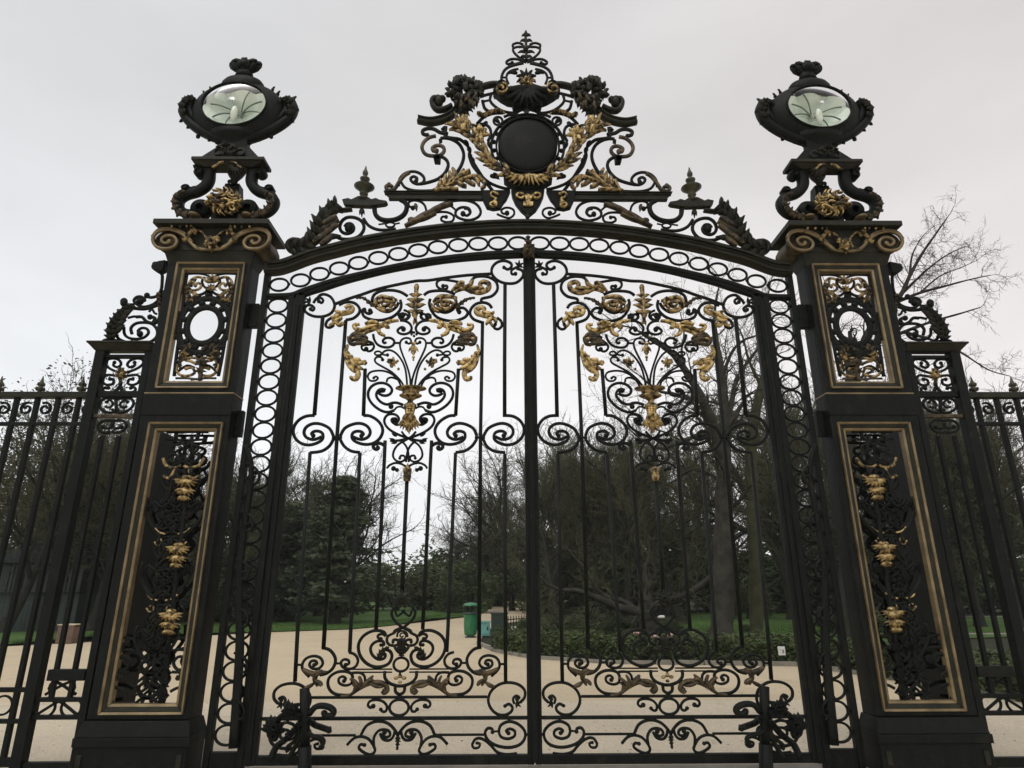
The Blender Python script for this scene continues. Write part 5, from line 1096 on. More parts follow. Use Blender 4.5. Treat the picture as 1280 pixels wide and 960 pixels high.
def railing(side, label):
    root = thing("railing", (side*(WXL-1.2), 0, 0), label, "railing", "iron railings beyond the wing panels")
    b = Build(root, side, None); zr = P(100, 494).z; x1 = WXL-0.056; x0 = x1-2.6; zl = P(40, 862).z
    mb = MB(); box(mb, x0, x1, -0.05, 0.05, zr-0.035, zr+0.03); b.put('top_rail', mb, IRONW, smooth=False)
    for zz, h in ((P(80, 530).z, 0.02), (zl, 0.022), (0.12, 0.04), (zl-0.28, 0.02)):
        mb = MB(); box(mb, x0, x1, -0.025, 0.025, zz-h, zz+h); b.put('rail', mb, IRON, smooth=False)
    n = 11; sp = 0.232
    for k in range(n):
        x = x1-0.10-k*sp; mb = MB(); box(mb, x-0.024, x+0.024, -0.024, 0.024, 0.10, zr-0.036); b.put('bar', mb, IRON, smooth=False)
        for sg in (-1, 1):
            mb = MB()
            vs = spi(0, 0, 0.02, 0, 0.075, 480, 1.0, 20)
            pts = [(x+sp/2*0+sg*(0.075+0.028)+sg*px_, zr-0.16+py_) for px_, py_ in vs]
            V = []; F_ = []
            for i, (xx, zz) in enumerate(pts):
                a, c = pts[max(0, i-1)], pts[min(len(pts)-1, i+1)]; tx, tz = c[0]-a[0], c[1]-a[1]; l = sqrt(tx*tx+tz*tz) or 1
                for q in ((0.011, -0.012), (-0.011, -0.012), (-0.011, 0.012), (0.011, 0.012)): V.append((xx-tz/l*q[0], q[1], zz+tx/l*q[0]))
            for i in range(len(pts)-1):
                for j in range(4): F_.append((i*4+j, i*4+(j+1) % 4, i*4+4+(j+1) % 4, i*4+4+j))
            mb.add(V, F_)
            if k % 2 == 0: b.put('scroll', mb, IRON)
        if True:
            mb = MB(); prof = [(0, .022), (.02, .025), (.035, .04), (.055, .036), (.07, .022), (.09, .03), (.12, .024), (.15, .014), (.20, .003)]
            sg = 12; V = []; F_ = []
            for z, r in prof:
                for j in range(sg): a = 2*pi*j/sg; V.append((x+r*cos(a), r*sin(a), zr+0.03+z))
            for i in range(len(prof)-1):
                for j in range(sg): F_.append((i*sg+j, i*sg+(j+1) % sg, i*sg+sg+(j+1) % sg, i*sg+sg+j))
            mb.add(V, F_)
            for j in range(6):
                for zz, rr_ in ((.035, .04), (.09, .03)): ball(mb, Vector((x+rr_*cos(j*1.047), rr_*sin(j*1.047), zr+.03+zz+.008)), .014, .014, .022, 5, 4)
            if k % 2 == 0: b.put('spear_finial', mb, VERDI)
        mb = MB(); ringw(mb, Vector((x-sp/2, 0, zl-0.14)), 0.09, 0.085, 0.02, 0.025, 20); b.put('ring', mb, IRON)
    return root
railing(1, "black iron railing with spear finials at the left edge, kiosk behind it")
railing(-1, "black iron railing with spear finials at the right edge, clipped hedge behind it")

# ================================================================== scrolled wheel guards at the feet of the gate posts
def guard(side, label):
    Yg = -0.28; N8 = lambda *f: [(2*640-0, 0)] if False else [(880+f[i]/7.11, 820+f[i+1]/7.11) for i in range(0, len(f), 2)]
    c = P(955, 960, Yg); root = thing("wheel_guard", (side*c.x, Yg, 0), label, "wheel guard", "scrolled guards at the feet of the gate posts")
    b = Build(root, -1 if side < 0 else 1)
    b = Build(root, side); b.off = tuple(root.location)
    st = lambda pts, w, nm='scroll', e=(), d=0.07: b.st(pts, w, IRON, nm, False, d, Yg, e)
    mb = MB(); sweep(mb, N8(535, 270, 540, 520, 545, 800), 10, 0.07, Yg, n=1); sweep(mb, [(957, 930), (958, 975), (958, 1012)], 13, 0.12, Yg, n=1); b.put('stalk', mb, IRON)
    st(N8(500, 500, 450, 440, 390, 425, 320, 440, 285, 475, 300, 510, 350, 515, 370, 490), 6, e=((-1, 4), (4, 3)))
    st(N8(510, 540, 460, 590, 400, 615, 330, 640), 5.5); st(N8(330, 615, 325, 665), 4)
    st(N8(560, 520, 640, 470, 720, 500, 790, 560, 850, 610), 6.5); st(N8(570, 560, 620, 620, 680, 690, 740, 740, 800, 790, 850, 900), 6.5)
    mb = MB(); rosette(mb, *N8(655, 460)[0], 12, 10, 12, 3, 0.05, Yg); rosette(mb, *N8(810, 610)[0], 13, 12, 12, 3, 0.05, Yg); b.put('leaf', mb, IRON)
    mb = MB(); acanthus(mb, N8(570, 530, 650, 480, 740, 520, 820, 600), 11, 5, Yg-0.02, 0.05); acanthus(mb, N8(570, 570, 650, 650, 730, 740, 800, 800), 10, 5, Yg-0.02, 0.05); acanthus(mb, N8(520, 530, 450, 590, 380, 615), 9, 4, Yg-0.02, 0.05); b.put('acanthus_leaf', mb, IRON)
    st(N8(600, 600, 590, 680, 640, 740, 700, 790, 690, 830), 4); st(N8(780, 640, 800, 720, 850, 690, 860, 640), 4)
    st(N8(540, 640, 480, 690, 420, 700, 380, 740, 400, 790), 4, e=((-1, 4),)); st(N8(545, 640, 640, 800, 700, 900), 4.5)
    return root
guard(1, "scrolled black iron guard at the foot of the right gate post")
guard(-1, "scrolled black iron guard at the foot of the left gate post")
# ================================================================== ground, path, lawns
SAND = mat("pale_sand_path", (0.63, 0.525, 0.365), (0.55, 0.46, 0.32), 0.55, 0.92, 0, 0.05, 0.7, 55, 0.32, 0.68, 0.2, stretch=(1, 0.45, 1), c3=(0.43, 0.36, 0.25), grain=0.26, c3s=0.9)
APRON = mat("worn_grey_asphalt_apron", (0.68, 0.595, 0.45), (0.60, 0.525, 0.40), 0.8, 0.92, 0, 0.05, 0.6, 70, 0.3, 0.7, 0.2, c3=(0.46, 0.41, 0.315), grain=0.28, c3s=1.1)
SOIL = mat("dark_leafy_soil", (0.036, 0.040, 0.020), (0.020, 0.022, 0.012), 2.2, 0.95, 0, 0.04, 0.6, 12, spec=0.2)
LAWN = mat("lawn_turf", (0.085, 0.165, 0.038), (0.048, 0.090, 0.024), 1.3, 0.95, 0, 0.04, 0.8, 40, spec=0.2)
GRASS = mat("grass_blades", (0.095, 0.180, 0.042), (0.055, 0.105, 0.026), 3.0, 0.8, spec=0.2)
STONE = mat("grey_edging_stone", (0.27, 0.25, 0.21), (0.17, 0.16, 0.13), 3, 0.9, 0, 0.05, 0.4, 20)
BARK = mat("grey_brown_bark", (0.050, 0.048, 0.037), (0.022, 0.021, 0.016), 3.5, 0.95, 0, 0.04, 0.7, 14, spec=0.2)
BARKD = mat("dark_wet_bark", (0.034, 0.033, 0.025), (0.018, 0.018, 0.013), 4, 0.92, 0, 0.04, 0.6, 14, spec=0.2)
TWIG = mat("bare_twigs", (0.092, 0.094, 0.048), (0.054, 0.056, 0.030), 1.0, 0.95, spec=0.2)
MOSS = mat("mossy_bark", (0.062, 0.066, 0.030), (0.034, 0.034, 0.020), 3, 0.95, 0, 0.04, 0.7, 14, spec=0.2)
def leafmat(n, a, b): return mat(n, a, b, 1.1, 0.7, 0, 0.1, 0, 1, 0.35, 0.65, 0.25, 0.12)
LF_DARK = leafmat("dark_evergreen_leaves", (0.080, 0.106, 0.040), (0.038, 0.055, 0.022))
LF_MID = leafmat("olive_evergreen_leaves", (0.105, 0.120, 0.052), (0.050, 0.064, 0.028))
LF_BROWN = leafmat("russet_winter_leaves", (0.075, 0.066, 0.030), (0.035, 0.034, 0.016))
LF_CED = leafmat("cedar_needles", (0.068, 0.086, 0.046), (0.034, 0.045, 0.026))

def sheet(name, poly, z, m, sub=0, kind='structure', thick=0.0):
    bm = bmesh.new(); f = bm.faces.new([bm.verts.new((x, y, z)) for x, y in poly]); bmesh.ops.triangulate(bm, faces=[f])
    bmesh.ops.recalc_face_normals(bm, faces=bm.faces)
    me = bpy.data.meshes.new(name); bm.to_mesh(me); bm.free()
    for p in me.polygons:
        if p.normal.z < 0: me.flip_normals(); break
    me.materials.append(m); o = link(name, me); return tag(o, kind=kind)
sheet('ground', [(-300, -300), (300, -300), (300, 300), (-300, 300)], -0.004, SOIL)
g2 = lambda px, py: tuple(G(px, py))[:2]
lawn_edge = [g2(-260, 822), g2(-60, 812), g2(30, 805), g2(110, 797), g2(230, 793), g2(340, 790.5), g2(440, 787), g2(485, 783), g2(540, 774), g2(585, 771.5), g2(602, 768), g2(616, 758), g2(628, 752), g2(645, 749)]
bed_edge = [g2(716, 751), g2(690, 757), g2(672, 769), g2(650, 776.5), g2(632, 779), g2(604, 789), g2(598, 806), g2(622, 816), g2(665, 823.5), g2(760, 830), g2(880, 831.5), g2(1000, 833), g2(1130, 852), g2(1260, 874), g2(1420, 905)]
path = lawn_edge+bed_edge+[(14, -2.0), (40, -3), (40, -60), (-40, -60), (-40, -2), (lawn_edge[0][0]-6, lawn_edge[0][1]-3)]
sheet('path', path, 0.004, SAND)
ya = G(600, 878).y
sheet('pavement', [(-40, -60), (40, -60), (40, ya), (9, ya), (0, ya+0.05), (-9, ya), (-40, ya)], 0.010, APRON)
sheet('threshold', [(-3.6, -0.22), (3.6, -0.22), (3.6, 0.24), (-3.6, 0.24)], 0.016, STONE)
sheet('lawn', [(x, y+0.10) for x, y in lawn_edge]+[(6, 110), (-90, 110), (-90, lawn_edge[0][1])], 0.03, LAWN)
sheet('lawn', [g2(860, 803), g2(1000, 806), g2(1260, 797), g2(1500, 797), g2(1500, 762), g2(1100, 764), g2(860, 763)], 0.03, LAWN)
sheet('kerb', [g2(1180, 772.5), g2(1500, 772.5), g2(1500, 771), g2(1180, 771)], 0.05, STONE)
sheet('kerb', [g2(1180, 795), g2(1500, 795), g2(1500, 793), g2(1180, 793)], 0.05, STONE)
# kerb stones along the lawn and the bed
def kerb(name, pts, m, w=0.12, h=0.09, ln=0.9):
    root = tag(link(name, None), kind='structure'); rk = random.Random(4)
    for (x0, y0), (x1, y1) in zip(pts, pts[1:]):
        L_ = sqrt((x1-x0)**2+(y1-y0)**2); n = max(1, min(14, int(L_/ln)))
        a = atan2(y1-y0, x1-x0)
        for i in range(n):
            u0, u1 = i/n, (i+1)/n; cx, cy = x0+(x1-x0)*(u0+u1)/2, y0+(y1-y0)*(u0+u1)/2
            mb = MB(); box(mb, -L_/n/2+0.012, L_/n/2-0.012, -w/2, w/2, -0.02, h+rk.uniform(-.012, .012)); o = link('kerb_stone', mesh('kerb_stone', mb, m, False), root)
            o.location = (cx, cy, 0); o.rotation_euler = (0, 0, a)
kerb('bed_kerb', bed_edge[5:14], STONE)

# ------------------------------------------------------------------ grass blades at the near lawn edges
def blades():
    rg = random.Random(2); vs = []; fs = []
    def tri(x, y, z):
        a = rg.uniform(0, 6.28); h = rg.uniform(0.04, 0.11); w = 0.012; o = len(vs)
        dx, dy = cos(a)*w, sin(a)*w; lx, ly = rg.uniform(-.04, .04), rg.uniform(-.04, .04)
        vs.extend([(x-dx, y-dy, z), (x+dx, y+dy, z), (x+lx, y+ly, z+h)]); fs.append((o, o+1, o+2))
    for (x0, y0), (x1, y1) in zip(lawn_edge[1:9], lawn_edge[2:10]):
        for i in range(1300):
            u = rg.random(); d = rg.random()**2*7; tri(x0+(x1-x0)*u, y0+(y1-y0)*u+0.12+d, 0.03)
    a, bb = G(870, 790), G(1240, 790)
    for i in range(9000): u = rg.random(); tri(a.x+(bb.x-a.x)*u, a.y+rg.random()*6-1.5, 0.03)
    mb = MB(); mb.v = vs; mb.f = fs
    o = link('grass', mesh('grass', mb, GRASS, False)); tag(o, "short green grass blades on the lawns beyond the path", kind='stuff')
blades()

# ------------------------------------------------------------------ trees
def tube(mb, pts, rads, sides):
    vs = []; fs = []; n = len(pts); up = Vector((0.31, 0.17, 0.93))
    for i in range(n):
        t = pts[min(i+1, n-1)]-pts[max(i-1, 0)]
        t = t.normalized() if t.length > 1e-9 else Vector((0, 0, 1))
        a = t.cross(up if abs(t.dot(up)) < 0.95 else Vector((1, 0, 0))).normalized(); b = t.cross(a); r = rads[i]
        for j in range(sides):
            an = 2*pi*j/sides; vs.append(pts[i]+a*(r*cos(an))+b*(r*sin(an)))
    for i in range(n-1):
        for j in range(sides): fs.append((i*sides+j, i*sides+(j+1) % sides, i*sides+sides+(j+1) % sides, i*sides+sides+j))
    mb.add(vs, fs)

def grow(mbs, rnd, p, d, ln, r, depth, P_):
    """a wandering branch with side branches; mbs = (trunk mesh, limb mesh, twig mesh)"""
    n = 5 if depth < 2 else (4 if depth < 4 else 3)
    pts = [p]; dirs = [d]; rads = [r]; dd = d
    r1 = r*P_.get('taper', 0.45) if depth < P_['levels'] else r*0.3
    for i in range(n):
        wob = P_['wob']*(1+0.35*depth)
        dd = (dd+Vector((rnd.gauss(0, wob), rnd.gauss(0, wob), rnd.gauss(0, wob)+P_['up']*(0.5 if depth else 1)))).normalized()
        pts.append(pts[-1]+dd*(ln/n)); dirs.append(dd); rads.append(r+(r1-r)*(i+1)/n)
    tube(mbs[0] if depth == 0 else (mbs[1] if r > P_['twr'] else mbs[2]), pts, rads, 9 if r > .12 else (6 if r > 0.05 else (4 if r > 0.02 else 3)))
    if depth >= P_['levels']: return
    k = P_['kids'][min(depth, len(P_['kids'])-1)]; k = max(1, int(k*rnd.uniform(0.8, 1.2)+0.5))
    for c in range(k):
        u = P_['start'] if depth == 0 else 0.22
        u = u+(1-u)*((c+rnd.random()*0.8)/k); u = min(u, 0.999)
        i = min(n-1, int(u*n)); f = u*n-i; q = pts[i].lerp(pts[i+1], f); base = dirs[i+1]
        az = rnd.uniform(0, 2*pi); pa = base.cross(Vector((cos(az), sin(az), 0.2))).normalized()
        if P_.get('flat') and depth > 0: pa = (pa+Vector((0, 0, 0.0))).normalized()
        sp = rnd.uniform(*P_['spread']); nd = (base*cos(sp)+pa*sin(sp)).normalized()
        rr = (rads[i]+(rads[i+1]-rads[i])*f)*rnd.uniform(0.5, 0.68)
        grow(mbs, rnd, q, nd, ln*rnd.uniform(*P_['len'])*(1.05-0.35*u if depth == 0 else 1.0-0.3*u), max(rr, P_['rmin']), depth+1, P_)
    # leader carries on
    if depth > 0 and depth < P_['levels']: grow(mbs, rnd, pts[-1], dd, ln*0.62, max(r1, P_['rmin']), depth+1, P_)

def bare_tree(seed, height, r, kids=(7, 5, 5, 4), levels=4, wob=0.10, up=0.05, spread=(0.5, 1.0), ln=(0.42, 0.62), start=0.28, lean=(0, 0), rmin=0.013, bark=None):
    rnd = random.Random(seed); mbs = (MB(), MB(), MB())
    d = Vector((lean[0], lean[1], 1)).normalized()
    grow(mbs, rnd, Vector((0, 0, -0.1)), d, height*0.58, r, 0, dict(levels=levels, kids=kids, wob=wob, up=up, spread=spread, len=ln, start=start, rmin=rmin, twr=0.02, taper=0.5))
    tube(mbs[0], [Vector((0, 0, -0.2)), Vector((0, 0, 0.15)), Vector((0, 0, 0.6))], [r*1.7, r*1.25, r*1.0], 9)
    zs = max(v[2] for v in mbs[2].v); k = height/zs
    for mb in mbs: mb.v = [(v[0]*k, v[1]*k, v[2]*k) for v in mb.v]
    return [mesh(n, mb, m) for n, mb, m in (('trunk', mbs[0], bark or BARKD), ('limbs', mbs[1], bark or BARKD), ('twigs', mbs[2], TWIG))]
def place_tree(name, meshes, loc, rot, sc, label, group, cat='tree'):
    root = thing(name, loc, label, cat, group); root.rotation_euler = (0, 0, rot); root.scale = (sc, sc, sc)
    for me in meshes:
        if me is not None and len(me.polygons): link(me.name.split('.')[0], me, root)
    return root

def foliage(mb, rnd, clumps, n, size, flat=0.5):
    """n leaf blades spread through clumps [(centre, rx, ry, rz)]"""
    tot = [c[1]*c[2]*c[3] for c in clumps]; S_ = sum(tot)
    for (c, rx, ry, rz), w in zip(clumps, tot):
        for i in range(int(n*w/S_)+1):
            while True:
                u = Vector((rnd.uniform(-1, 1), rnd.uniform(-1, 1), rnd.uniform(-1, 1)))
                if 0.25 < u.length < 1.0: break
            u = u*(0.75+0.35*rnd.random()); p = c+Vector((u.x*rx, u.y*ry, u.z*rz))
            s = size*rnd.uniform(0.6, 1.4)
            a = Vector((rnd.gauss(0, 1), rnd.gauss(0, 1), rnd.gauss(0, flat))).normalized(); b = a.cross(Vector((rnd.gauss(0, 1), rnd.gauss(0, 1), rnd.gauss(0, 1)))).normalized(); nn = a.cross(b)
            mb.add([p-a*s, p+b*s*0.42+nn*s*0.15, p+a*s, p-b*s*0.42+nn*s*0.15], [(0, 1, 2), (0, 2, 3)])
def shrub_meshes(seed, w, h, n, size, m, lumps=14, low=0.1):
    rnd = random.Random(seed); cl = []
    for i in range(lumps):
        a = rnd.uniform(0, 6.28); r = w*0.5*rnd.random()**0.5; z = h*(low+(0.85-low)*rnd.random())*(1-0.5*(r/(w*0.5))**2)
        k = rnd.uniform(0.16, 0.30); cl.append((Vector((cos(a)*r, sin(a)*r*0.8, z)), w*k, w*k*0.9, h*k*0.9))
    mb = MB(); foliage(mb, rnd, cl, n, size)
    mb.v = [(v[0], v[1], max(0.02, v[2])) for v in mb.v]
    st_ = MB()
    for i in range(7):
        a = rnd.uniform(0, 6.28); q = Vector((cos(a)*w*.3, sin(a)*w*.25, h*0.7)); tube(st_, [Vector((cos(a)*0.1, sin(a)*0.1, 0)), q*0.5+Vector((0, 0, h*.1)), q], [0.05, 0.035, 0.01], 5)
    return [mesh('foliage', mb, m, False), mesh('stems', st_, BARKD)]
def onground(px, Y, z=0.0):
    v = P(px, 700, Y); return (v.x, Y, z)

# prototypes
T1 = bare_tree(11, 12, 0.19, (11, 8, 6, 5), 4)
T2 = bare_tree(23, 12, 0.17, (13, 8, 6, 4), 4, wob=0.13, spread=(0.35, 0.85))
T3 = bare_tree(37, 12, 0.22, (10, 8, 6, 5), 4, wob=0.15, spread=(0.6, 1.15), start=0.22)
T4 = bare_tree(41, 12, 0.14, (14, 8, 6, 4), 4, wob=0.12, spread=(0.3, 0.7), start=0.15)
def hgt(px, py, Y): return P(px, py, Y).z
far = [ # px, top px y, Y, prototype, rotation, label
 (355, 560, 44, T2, 0.3, "bare tree rising over the dark conifer by the left gate leaf"),
 (402, 560, 36, T3, 1.9, "bare tree with crooked crown behind the left gate leaf, next to the cedar"),
 (436, 552, 34, T1, 2.2, "twiggy bare tree left of the gap of open sky"),
 (548, 688, 80, T2, 4.1, "small distant bare tree low in the gap of sky"),
 (578, 635, 58, T1, 0.9, "bare tree just right of the gap of sky, behind the green litter bin"),
 (612, 572, 50, T4, 2.8, "slender bare tree beyond the litter bin"),
 (640, 535, 46, T2, 5.0, "bare tree directly behind the meeting stiles of the gate"),
 (690, 512, 38, T3, 3.3, "broad bare tree with arching boughs right of the meeting stiles"),
 (735, 520, 42, T1, 1.2, "bare tree behind the vase of the right gate leaf, left side"),
 (770, 500, 40, T2, 0.2, "bare tree directly below the vase of the right gate leaf"),
 (822, 520, 44, T4, 4.6, "slim bare tree between the vase and the big forked tree"),
 (985, 400, 30, T3, 5.6, "tall bare tree behind the right ring panel"),
 (1040, 420, 34, T1, 3.9, "bare tree hidden in part by the right pillar"),
 (310, 520, 40, T4, 1.0, "bare tree showing through the left ring panel"),
 (232, 560, 38, T1, 0.5, "bare tree behind the lower panel of the left pillar"),
 (40, 470, 30, T2, 2.0, "bare tree at the far left edge behind the railing"),
 (95, 480, 33, T1, 4.4, "bare tree behind the left railing, right of the russet tree"),
 (150, 540, 36, T3, 3.0, "bare tree seen through the left wing panel"),
 (1190, 480, 36, T2, 0.7, "bare tree behind the right wing panel"),
 (1245, 430, 40, T4, 2.6, "slender bare tree at the far right edge"),
 (1110, 470, 42, T1, 5.1, "bare tree peeping past the right pillar into the right wing panel"),
]
for px, ty, Y, T, rot, lab in far:
    place_tree('bare_tree', T, onground(px, Y), rot, hgt(px, ty, Y)/12, lab, "bare winter trees in the park")

# big bare tree on the right, upper right of the photograph
_TB = bare_tree if False else None
#TB = bare_tree(58, 14, 0.24, (8, 6, 5, 5), 4, wob=0.11, up=0.06, spread=(0.3, 0.75), start=0.35, lean=(0.22, 0))
#place_tree('bare_tree', TB, onground(1120, 17), 0.0, hgt(1180, 268, 17)/14, "tall bare tree fanning out over the right railing beside the right pillar", "bare winter trees in the park")

# hand-posed tree: traced limbs, twigs grown from them
def posed_tree(name, Y, limbs, label, bark, seed, twig=(3, 5, 4), tl=1.1, tm=None, group=None, base_flare=True, dens=1.0):
    rnd = random.Random(seed); bx_ = G(*limbs[0][0][0]) if False else P(limbs[0][0][0][0], limbs[0][0][0][1], Y)
    off = Vector((bx_.x, Y, 0.0)); mt, ml, mw = MB(), MB(), MB()
    for k, (pts, r0, r1, dy) in enumerate(limbs):
        q = catmull(pts, 4); n = len(q)
        W = [P(x, y, Y+dy*i/(n-1)) - off for i, (x, y) in enumerate(q)]
        if k == 0: W = [Vector((W[0].x, W[0].y, -0.15))]+W
        R_ = [r0+(r1-r0)*(i/(len(W)-1))**0.8 for i in range(len(W))]
        R_ = [r*(1+0.10*sin(i*2.3+k)) for i, r in enumerate(R_)]
        if k == 0 and base_flare: R_[0] *= 1.7; R_[1] *= 1.35
        tube(mt if k == 0 else ml, W, R_, 10 if r0 > 0.08 else 6)
        if k == 0 and len(limbs) > 3: st0 = int(len(W)*0.6)
        else: st0 = 2
        Pm = dict(levels=3, kids=twig, wob=0.16, up=0.03, spread=(0.5, 1.1), len=(0.45, 0.7), start=0.2, rmin=0.007, twr=0.02, taper=0.4)
        for i in range(st0, len(W)-1):
            for c in range(1 if rnd.random() < 0.75*dens else 0):
                t = (W[i+1]-W[i]).normalized(); az = rnd.uniform(0, 6.28); pa = t.cross(Vector((cos(az), sin(az), 0.3))).normalized()
                grow((ml, ml, mw), rnd, W[i], (t*0.6+pa*0.8).normalized(), tl*rnd.uniform(0.6, 1.3), max(0.012, R_[i]*0.32), 1, Pm)
        grow((ml, ml, mw), rnd, W[-1], (W[-1]-W[-2]).normalized(), tl*1.3, max(r1*0.9, 0.012), 1, Pm)
    root = thing(name, off, label, 'tree', group)
    for nm, mb, m in (('trunk', mt, bark), ('limbs', ml, bark), ('twigs', mw, tm or TWIG)): link(nm, mesh(nm, mb, m), root)
    return root
YT_ = G(905, 803).y
posed_tree('forked_tree', YT_, [
    ([(902, 803), (904, 700), (905, 620), (903, 560)], 0.42, 0.25, 0),
    ([(903, 575), (895, 540), (878, 500), (858, 465), (838, 440), (815, 425), (800, 415)], 0.24, 0.05, -1.5),
    ([(878, 500), (862, 498), (840, 492), (822, 488), (800, 470)], 0.12, 0.03, 1.0),
    ([(904, 570), (906, 520), (903, 470), (896, 430), (893, 395), (897, 365)], 0.22, 0.04, 1.0),
    ([(905, 545), (915, 500), (922, 470), (935, 452), (950, 430), (956, 400)], 0.12, 0.03, 1.8),
    ([(903, 470), (915, 440), (930, 425), (948, 418), (970, 400)], 0.08, 0.02, -1.0),
    ([(895, 540), (870, 545), (842, 556), (822, 560), (800, 548), (780, 530)], 0.11, 0.02, -1.2),
    ([(900, 600), (880, 590), (862, 588), (845, 600), (820, 612)], 0.08, 0.02, 1.2),
    ([(858, 465), (852, 440), (855, 415), (850, 390)], 0.07, 0.015, 0.6)],
    "big bare forked tree with thick grey trunk behind the right gate leaf", BARK, 5, tl=1.2, group="bare winter trees in the park")
posed_tree('mossy_tree', YT_+1.2, [
    ([(946, 803), (944, 700), (940, 600), (938, 560), (944, 520), (950, 490)], 0.26, 0.16, 0),
    ([(950, 490), (956, 465), (960, 430), (955, 395), (962, 360)], 0.16, 0.03, 0.8),
    ([(944, 520), (958, 540), (975, 535), (992, 515)], 0.07, 0.02, -0.6),
    ([(950, 480), (936, 450), (928, 420), (915, 395)], 0.08, 0.02, -0.5)],
    "slimmer mossy tree close behind the right gate leaf's hinge side", MOSS, 8, tl=1.0, group="bare winter trees in the park", dens=0.7)
posed_tree('fanning_tree', 16.5, [
    ([(1060, 815), (1060, 700), (1060, 600), (1063, 500), (1068, 450)], 0.34, 0.22, 0),
    ([(1066, 465), (1080, 425), (1100, 395), (1125, 370), (1137, 345), (1152, 318), (1170, 292), (1184, 272)], 0.17, 0.02, -0.6),
    ([(1120, 375), (1145, 350), (1165, 332), (1185, 318), (1206, 308)], 0.07, 0.015, 0.6),
    ([(1120, 378), (1150, 366), (1180, 358), (1210, 350), (1238, 344)], 0.08, 0.015, -0.6),
    ([(1068, 455), (1095, 430), (1130, 415), (1165, 402), (1200, 392), (1226, 384)], 0.12, 0.02, 0.8),
    ([(1137, 345), (1140, 320), (1150, 300), (1162, 286)], 0.05, 0.012, 0.4),
    ([(1064, 480), (1056, 440), (1048, 410), (1040, 380), (1030, 350)], 0.14, 0.02, 0.5),
    ([(1130, 415), (1165, 425), (1200, 440), (1235, 462), (1262, 470)], 0.07, 0.015, 0.9),
    ([(1150, 366), (1175, 345), (1200, 335), (1222, 325)], 0.04, 0.01, -0.3)],
    "tall bare tree fanning out from behind the right pillar over the right railing", BARKD, 31, tl=0.85, tm=BARKD, group="bare winter trees in the park", dens=0.9)
YL = G(800, 800).y
posed_tree('spreading_tree', YL, [
    ([(806, 800), (808, 785), (806, 772), (806, 762)], 0.40, 0.30, 0),
    ([(806, 768), (795, 764), (775, 760), (757, 752), (738, 744), (720, 738), (700, 737), (684, 730)], 0.20, 0.04, -0.8),
    ([(800, 766), (780, 752), (762, 747), (745, 735), (735, 715), (722, 700)], 0.12, 0.03, 0.5),
    ([(808, 768), (826, 755), (848, 748), (870, 736), (890, 720), (904, 708), (918, 690)], 0.18, 0.05, -0.5),
    ([(808, 764), (812, 740), (806, 715), (812, 690), (806, 660)], 0.14, 0.03, 0.6),
    ([(848, 748), (852, 725), (862, 700), (866, 672)], 0.07, 0.02, 0.5)],
    "low spreading bare tree with long sideways boughs over the bed", BARK, 15, tl=0.9, group="bare winter trees in the park", dens=0.8)

# ------------------------------------------------------------------ evergreens
S1 = shrub_meshes(1, 4.4, 4.0, 5200, 0.13, LF_DARK); S2 = shrub_meshes(2, 4.6, 3.4, 5200, 0.12, LF_MID); S3 = shrub_meshes(3, 4.2, 4.6, 5200, 0.13, LF_DARK, 18)
def place_shrub(M, px, ty, Y, rot, label, group="evergreen shrubs across the park", wide=1.0, name='evergreen_shrub', h0=4.2):
    k = hgt(px, ty, Y)/h0; root = thing(name, onground(px, Y), label, 'shrub', group); root.rotation_euler = (0, 0, rot); root.scale = (k*wide, k*wide, k)
    for me in M:
        po = link(me.name.split('.')[0], me, root)
        if po.name.startswith('stems'): po['kind'] = 'stuff'
for i, (M, px, ty, Y, w, lab) in enumerate([
    (S1, 20, 655, 33, 1.3, "dark evergreen shrub at the far left behind the kiosk"), (S3, 85, 650, 34, 1.3, "dark evergreen shrub behind the kiosk, under the russet tree"),
    (S1, 145, 665, 36, 1.3, "dark evergreen shrub behind the left wing panel"), (S3, 205, 640, 36, 1.3, "dark evergreen shrub behind the left pillar's lower panel"), (S1, 262, 640, 38, 1.3, "dark evergreen shrub between the left pillar and the ring panel"),
    (S3, 318, 612, 38, 1.2, "dark evergreen shrub behind the left ring panel"),
    (S2, 498, 672, 46, 1.2, "olive shrub under the gap of sky, left part"), (S2, 528, 690, 60, 1.4, "olive shrub under the gap of sky, right part"), (S1, 556, 672, 50, 1.1, "dark shrub behind the left leaf, just left of the litter bin"),
    (S1, 588, 690, 42, 1.0, "dark clipped shrub right behind the litter bin"), (S3, 612, 668, 62, 1.3, "dark shrub far beyond the bin where the path bends"), (S3, 660, 660, 60, 1.4, "dark shrub closing the path behind the meeting stiles"),
    (S1, 700, 655, 44, 1.3, "dark shrub right of the meeting stiles behind the spiky plant"), (S2, 742, 650, 40, 1.2, "olive shrub behind the spreading tree's left bough"), (S3, 790, 640, 40, 1.3, "dark shrub straight behind the spreading tree"),
    (S1, 838, 650, 42, 1.3, "dark shrub behind the spreading tree's right bough"), (S3, 880, 655, 46, 1.3, "dark shrub left of the forked tree's trunk, past the lawn"), (S2, 928, 705, 31, 0.8, "low yellowish shrub between the forked tree and the mossy tree"),
    (S1, 975, 650, 44, 1.3, "dark shrub past the lawn behind the right hinge stile"), (S3, 1030, 640, 40, 1.4, "dark shrub behind the right ring panel"), (S1, 1090, 640, 38, 1.4, "dark shrub behind the right pillar's lower panel"),
    (S3, 1150, 650, 36, 1.4, "dark shrub behind the right wing panel"), (S1, 1210, 650, 38, 1.4, "dark shrub behind the right railing beyond the lawn"), (S3, 1275, 640, 36, 1.4, "dark shrub at the far right edge"),
    (S1, -35, 640, 32, 1.4, "dark shrub beyond the left edge of the view")]):
    place_shrub(M, px, ty, Y, i*1.7, lab, wide=w)

